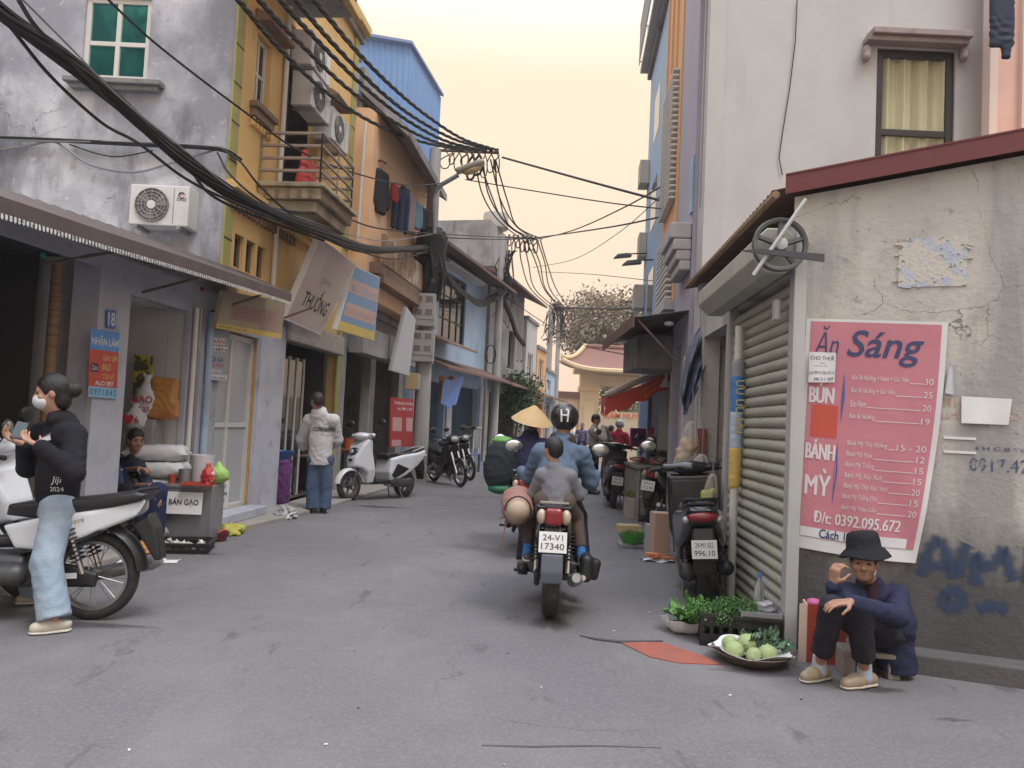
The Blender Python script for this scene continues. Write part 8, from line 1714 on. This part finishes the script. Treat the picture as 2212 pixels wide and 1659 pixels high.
# rolled tarp curtain hanging near
P = [at(1548, 690, 8.6), at(1530, 740, 8.5), at(1503, 790, 8.4), at(1488, 850, 8.3), at(1482, 885, 8.3)]; base = P[0].copy(); b = MB()
def curt(u, v):
    i = min(int(v*4), 3); p = P[i].lerp(P[i+1], v*4-i)-base; w = (.05+.13*math.sin(math.pi*min(1, v*.8+.15)))*(1-.6*v)+.02*math.sin(9*v); return p+Vector(((u-.5)*w*2, .06*math.sin(u*16+4*v), .06*math.sin(u*5+3*v)))
b.grid(curt, 16, 20, th=.006); one(b.build('tarp_curtain', mat('slate_tarp', (.07, .08, .12), .55, layers=[(3, .5, .62, (.16, .17, .25), .7)]), None, smooth=True), 'slate blue tarp curtain tied up and hanging from the canopy', 'tarpaulin', base)
# red awning of the meat stall
q = [at(1455, 792, 12.0), at(1308, 856, 12.0), at(1300, 856, 14.2), at(1430, 796, 14.4)]; base = Vector((q[0].x, q[0].y, 0)); t = thing('stall_awning', 'pale topped red awning sloping over the meat stall', 'awning', base)
q = [p-base for p in q]; MB().grid(lambda u, v: q[0].lerp(q[1], u).lerp(q[3].lerp(q[2], u), v)+Vector((0, 0, -.04*math.sin(math.pi*u))), 12, 8, th=.02).build('canvas', mat('awning_canvas', (.52, .42, .38), .7), t, smooth=True)
MB().tube([q[0]+V(0, -.03, .02), q[1]+V(0, -.03, .02)], .05, 10).build('front_roll', mat('awning_canvas', (.52, .42, .38), .7), t, smooth=True)
m_ra = mat('awning_red', (.55, .06, .04), .6)
def val(u, v): p = q[0].lerp(q[1], u)+Vector((0, -.01, -.04*math.sin(math.pi*u)-.03)); return p+Vector((0, 0, -v*(.26+.03*math.sin(u*20))))
MB().grid(val, 24, 3, th=.004).build('valance', m_ra, t, smooth=True)
def val2(u, v): p = q[1].lerp(q[2], u); return p+Vector((-.01, 0, -.01-v*(.3+.03*math.sin(u*20)))) 
MB().grid(val2, 16, 3, th=.004).build('valance', m_ra, t, smooth=True)
text_on(lambda a, b_: val(a, b_)+Vector((0, -.012, 0)), 'THỊT LỢN SẠCH', (.08, .46, .2, .48), mat('awning_gold', (.6, .3, .1), .6), t, 0, .01); text_on(lambda a, b_: val(a, b_)+Vector((0, -.012, 0)), 'ĐT: 0978', (.1, .42, .56, .82), mat('awning_gold', (.6, .3, .1), .6), t, 0, .01)
for o_ in t.children:
    if o_.name.startswith('lettering'):
        xs = [v.co.x for v in o_.data.vertices]; c_ = (min(xs)+max(xs))/2
pz_ = at(1402, 900, 12.3); MB().tube([(pz_.x-base.x, .3, 0), (pz_.x-base.x, .3, 2.0)], .022, 8).build('post', m_rust, t)
MB().tube([tuple(q[0]+V(0, .05, .02)), tuple(at(1540, 880, 9.6)-base)], .012, 6).build('tie_rope', m_cable, t)
# stall table with meat, blue board, lamp, boxes
mp = Vector((at(1425, 975, 12.2).x, 12.3, 0)); t = thing('meat_stall', 'meat stall table with grey front under the red awning', 'stall', mp, R_(90)); MB().bx(-.7, .8, -.45, .45, .78, .83).build('table_top', m_gmet, t, bevel=.006); MB().bx(-.66, .76, -.42, .42, .1, .76).build('skirt', mat('stall_skirt', (.24, .23, .23), .7, layers=[(3, .5, .64, (.15, .14, .14), .7)]), t)
for x in (-.66, .76):
    for y in (-.4, .4): MB().tube([(x, y, 0), (x, y, .78)], .02, 6).build('leg', m_gmet, t)
m_meat = [mat('meat%d' % i, c_, .4, layers=[(14, .48, .6, (.5, .36, .3), .7)]) for i, c_ in enumerate(((.3, .06, .06), (.42, .16, .13), (.22, .05, .06)))]
for i in range(16):
    sd = SD(.02); rd = random.Random(i+50); sd.ell((0, 0, .03), (rd.uniform(.08, .14), rd.uniform(.06, .1), .035)); sd.ell((.06, .02, .04), (.07, .05, .03)); sd.disp = folds(.01, 1.3); o = sd.mesh(.016, 'meat_cut', m_meat[i % 3]); one(o, ('dark red', 'pale marbled', 'deep crimson')[i % 3]+' cut of meat laid out on the meat stall table', 'meat', (mp.x+rd.uniform(-.35, .35), mp.y+rd.uniform(-.6, .6), .832+.035*(i % 2)), rd.uniform(0, 3), 'cuts of meat on the stall')
r, band, wr = sign4('menu_board', 'blue board with white lettering on the wall behind the vendor', 'board', [(1416, 886, 13.3), (1452, 884, 13.0), (1452, 912, 13.0), (1416, 914, 13.3)], .03, mat('board_blue', (.03, .07, .25), .5)); wr('CHẢ GIÒ', (.1, .7, .15, .4), m_bwhite, .01); wr('Lợn quê', (.1, .9, .55, .85), m_bwhite)
p = at(1440, 822, 11.6); t = thing('pendant_lamp', 'small black and white pendant lamp under the awning', 'lamp', p); MB().tube([(0, 0, .1), (0, 0, .6)], .004, 5).build('cord', m_cable, t); MB().lathe([(.02, .1), (.03, .02), (.1, -.09), (.105, -.1), (.09, -.09), (0, .0)], 18).build('shade', m_wframe, t, smooth=True); MB().lathe([(.025, .1), (.025, .2), (0, .21)], 10).build('socket', m_black, t)
for i, (px, py, c_, lb) in enumerate(((1420, 932, (.5, .05, .05), 'red carton stacked on the shelf beside the vendor'), (1420, 947, (.5, .5, .5), 'white carton under the red carton'), (1378, 945, (.3, .05, .2), 'magenta bag hanging beyond the meat stall'), (1300, 960, (.5, .24, .1), 'orange box standing behind the man in beige'))):
    Y = (13.2, 13.2, 14.5, 17.0)[i]; p = at(px, py, Y); o = MB().box((0, 0, 0), (.28, .2, .13 if i < 2 else .35)).build('carton', mat('carton%d' % i, c_, .6), None, bevel=.006); one(o, lb, 'box', p)
t = thing('goods_rack', 'steel rack holding cartons beside the vendor', 'rack', (at(1420, 960, 13.3).x-.2, 13.2, 0)); MB().bx(0, .5, -.12, .12, at(1420, 955, 13.2).z-.02, at(1420, 955, 13.2).z-.001).build('shelf', m_gmet, t); MB().bx(0, .5, -.12, .12, .3, .32).build('shelf', m_gmet, t)
for x in (.01, .49): MB().tube([(x, 0, 0), (x, 0, 1.5)], .012, 6).build('upright', m_gmet, t)
p = at(1300, 960, 17.); t = thing('crate_stand', 'low plank stand under the orange box', 'stand', (p.x, 17., 0)); MB().bx(-.2, .2, -.15, .15, p.z-.22, p.z-.176).build('board', m_wood, t)
for x in (-.17, .17): MB().bx(x-.03, x+.03, -.12, .12, 0, p.z-.221).build('leg', m_wood, t)
# white wall panels and red strip behind the black scooter, hung bags
for (a, c_, nm, m_, lb) in (((1478, 770, 8.7), (1506, 985, 8.7), 'panel', m_white, 'tall white board leaning on the lavender house front'), ((1506, 925, 8.3), (1520, 1130, 8.3), 'panel', mat('dull_red_board', (.3, .09, .07), .6), 'narrow dull red board beside the white one')):
    A, C = at(*a), at(*c_); o = MB().bx(A.x, C.x, A.y, A.y+.03, .0, A.z).build('board', m_, None, bevel=.004); one(o, lb, 'board')
def hangbag(label, px, py, Y, w, h, m, sd_):
    p = at(px, py, Y); t = thing('hanging_bag', label, 'bag', p, 0, 'plastic bags hanging by the market'); rd = random.Random(int(px)); s_ = SD(.03)
    for k in range(6): s_.ell((rd.uniform(-.26, .26)*w, rd.uniform(-.15, .15)*w, h*(.12+.08*k)), (w*rd.uniform(.2, .3), w*.24, h*.13), (0, rd.uniform(-.5, .5), 0))
    s_.disp = folds(.006, sd_); s_.mesh(.012, 'contents', m, t)
    MB().grid(lambda u, v: ((w*.52*(1-v)**.6*(1-.1*math.sin(v*3))+.012+.012*math.sin(u*50)*(.3+v))*math.cos(u*6.283)+.03*v, (w*.42*(1-v)**.6+.012+.01*math.sin(u*44)*(.3+v))*math.sin(u*6.283), h*(v*1.02-.02*(1-v))), 64, 14).build('film', mat('bag_film', (.6, .56, .5), .25, alpha=.32), t, smooth=True)
    MB().tube([(.03, 0, h), (.04, .02, h+.35)], .005, 5).build('string', m_cableg, t)
hangbag('large clear bag of tan bread hanging by the white board', 1484, 1000, 7.9, .26, .42, mat('bread_bag', (.44, .28, .14), .35, layers=[(4, .5, .6, (.5, .4, .3), .7)]), .8); hangbag('brown wrapped bundle hanging below the bread bag', 1508, 1040, 7.5, .26, .26, mat('brown_bundle', (.33, .16, .09), .55), 1.); hangbag('yellow green shopping bag hanging behind the black scooter', 1530, 1105, 7.1, .16, .34, mat('lime_bag', (.42, .47, .03), .5), .9)
p = at(1548, 1165, 7.0); o = MB().ball((0, 0, 0), (.09, .11, .11), 16, 12).build('red_helmet', mat('maroon_gloss', (.22, .02, .03), .25, coat=.4), None, smooth=True); one(o, 'round maroon helmet hanging between the scooter and the shutter', 'helmet', p); MB().tube([(0, 0, .1), (.1, .0, .25)], .006, 5).build('strap', m_black, o); MB().ball((0, -.06, -.06), (.08, .05, .05), 12, 8).build('lining', m_black, o)
# wrapped banner on a pipe beside the shutter
P = at(1580, 1240, 6.45); P.z = 0; t = thing('banner_pole', 'white pipe wrapped in a rolled blue and yellow banner by the shutter', 'banner', (P.x, 6.45, 0)); MB().tube([(0, 0, 0), (.0, 0, 2.3)], .035, 12).build('pipe', m_wframe, t, smooth=True)
for (z0_, z1_, m_) in ((.95, 1.25, m_syel), (1.25, 1.55, mat('banner_pale', (.4, .5, .6), .5)), (1.55, 1.85, mat('banner_blue', (.05, .2, .5), .5)), (1.85, 1.98, mat('banner_grey', (.3, .3, .32), .6))):
    sd = SD(.02); sd.cap((0, 0, z0_+.02), (0, 0, z1_), .05, .055); sd.disp = folds(.006, 1.2); sd.mesh(.014, 'wrap', m_, t)
for i in range(3): text('ƯU', .09, m_syel, t, (-.0, -.065, 1.78-.16*i), (R_(90), R_(90), R_(-10)), bold=.01)
# vegetables on the right road edge
g0 = gr(1368, 1185); t = thing('box_stand', 'grey block under the green basin', 'block', (g0.x, g0.y+.1, 0)); MB().bx(-.16, .16, -.1, .12, 0, .05).build('block', m_conc, t, bevel=.008)
bowl('bright green plastic basin of vegetables at the road edge', (g0.x, g0.y+.1, .052), .16, .1, mat('green_basin', (.06, .3, .04), .4)); herbs('white stemmed greens heaped in the green basin', (g0.x, g0.y+.1, .1), .12, .1, 200, .1, m_leafb, 7)
h0 = gr(1385, 1130); t = thing('veg_box', 'pale box of leafy greens behind the green basin', 'box', (h0.x+.1, h0.y+.6, 0)); MB().bx(-.25, .25, -.18, .18, 0, .32).build('box', mat('pale_box', (.4, .36, .3), .7), t, bevel=.01); herbs('heap of yellowish green leaves on the pale box', t.location+V(0, 0, .32), .26, .18, 500, .13, mat('yellow_green', (.2, .2, .05), .55), 9)
for i, (px, py, Y, w, d, h, c_, lb) in enumerate(((1412, 1190, 8.6, .16, .2, .34, (.33, .33, .34), 'grey upright carton beside the green basin'), (1425, 1150, 8.4, .18, .18, .5, (.45, .3, .22), 'peach coloured carton behind the grey one'), (1360, 1100, 10.4, .3, .2, .1, (.5, .4, .2), 'flat yellow tray beyond the green basin'))):
    p = at(px, py, Y); o = MB().bx(-w/2, w/2, -d/2, d/2, 0, h).build('carton', mat('rcarton%d' % i, c_, .7), None, bevel=.006); one(o, lb, 'box', (p.x, Y, .002), R_(8))
p = gr(1425, 1215); t = thing('newspaper', 'crumpled newspaper spread under the carrots', 'paper', (p.x, p.y+.1, 0)); MB().grid(lambda u, v: ((u-.5)*.34, (v-.5)*.2, .012+.012*math.sin(9*u+4*v)), 12, 8, th=.002).build('sheet', m_paper, t, smooth=True)
for i in range(6):
    b = MB(); b.tube([(-.07, 0, .0), (-.03, 0, 0), (.06, 0, 0), (.09, 0, 0)], [.008, .02, .014, .003], 10); o = one(b.build('carrot', mat('carrot', (.48, .16, .06), .5), None, smooth=True), 'orange carrot lying on the crumpled newspaper', 'carrot', (p.x+random.uniform(-.1, .1), p.y+.08+random.uniform(-.05, .06), .045+.02*(i % 2)), random.uniform(-.6, .6), 'carrots at the road edge')
# litter on the asphalt
for i in range(26):
    x, y = random.uniform(-1.5, 2.6), random.uniform(2.6, 5.0)
    if i % 3 == 0: x, y = random.uniform(.5, 1.3), random.uniform(5, 6.5)
    o = MB().box((0, 0, .004), (random.uniform(.006, .02), random.uniform(.004, .01), .004), (random.uniform(-.2, .2), 0, random.uniform(0, 3))).build('litter_scrap', random.choice((m_paper, m_tan, m_dark))); one(o, 'tiny scrap of litter on the asphalt', 'litter', (x, y, .001), None, 'scraps of litter on the asphalt')
# ================================================================== evening haze: one closed box of even air
hz = MB().bx(-120, 120, -60, 170, -1.2, 32).build('haze', None); hz.data.materials.clear()
hm = bpy.data.materials.new('haze'); hm.use_nodes = True; hn_ = hm.node_tree; hn_.nodes.clear(); pv_ = hn_.nodes.new('ShaderNodeVolumePrincipled'); mo_ = hn_.nodes.new('ShaderNodeOutputMaterial')
pv_.inputs['Color'].default_value = (.95, .93, .92, 1); pv_.inputs['Density'].default_value = .0013; pv_.inputs['Anisotropy'].default_value = .2
hn_.links.new(pv_.outputs[0], mo_.inputs['Volume']); hz.data.materials.append(hm); tag(hz, kind='stuff')
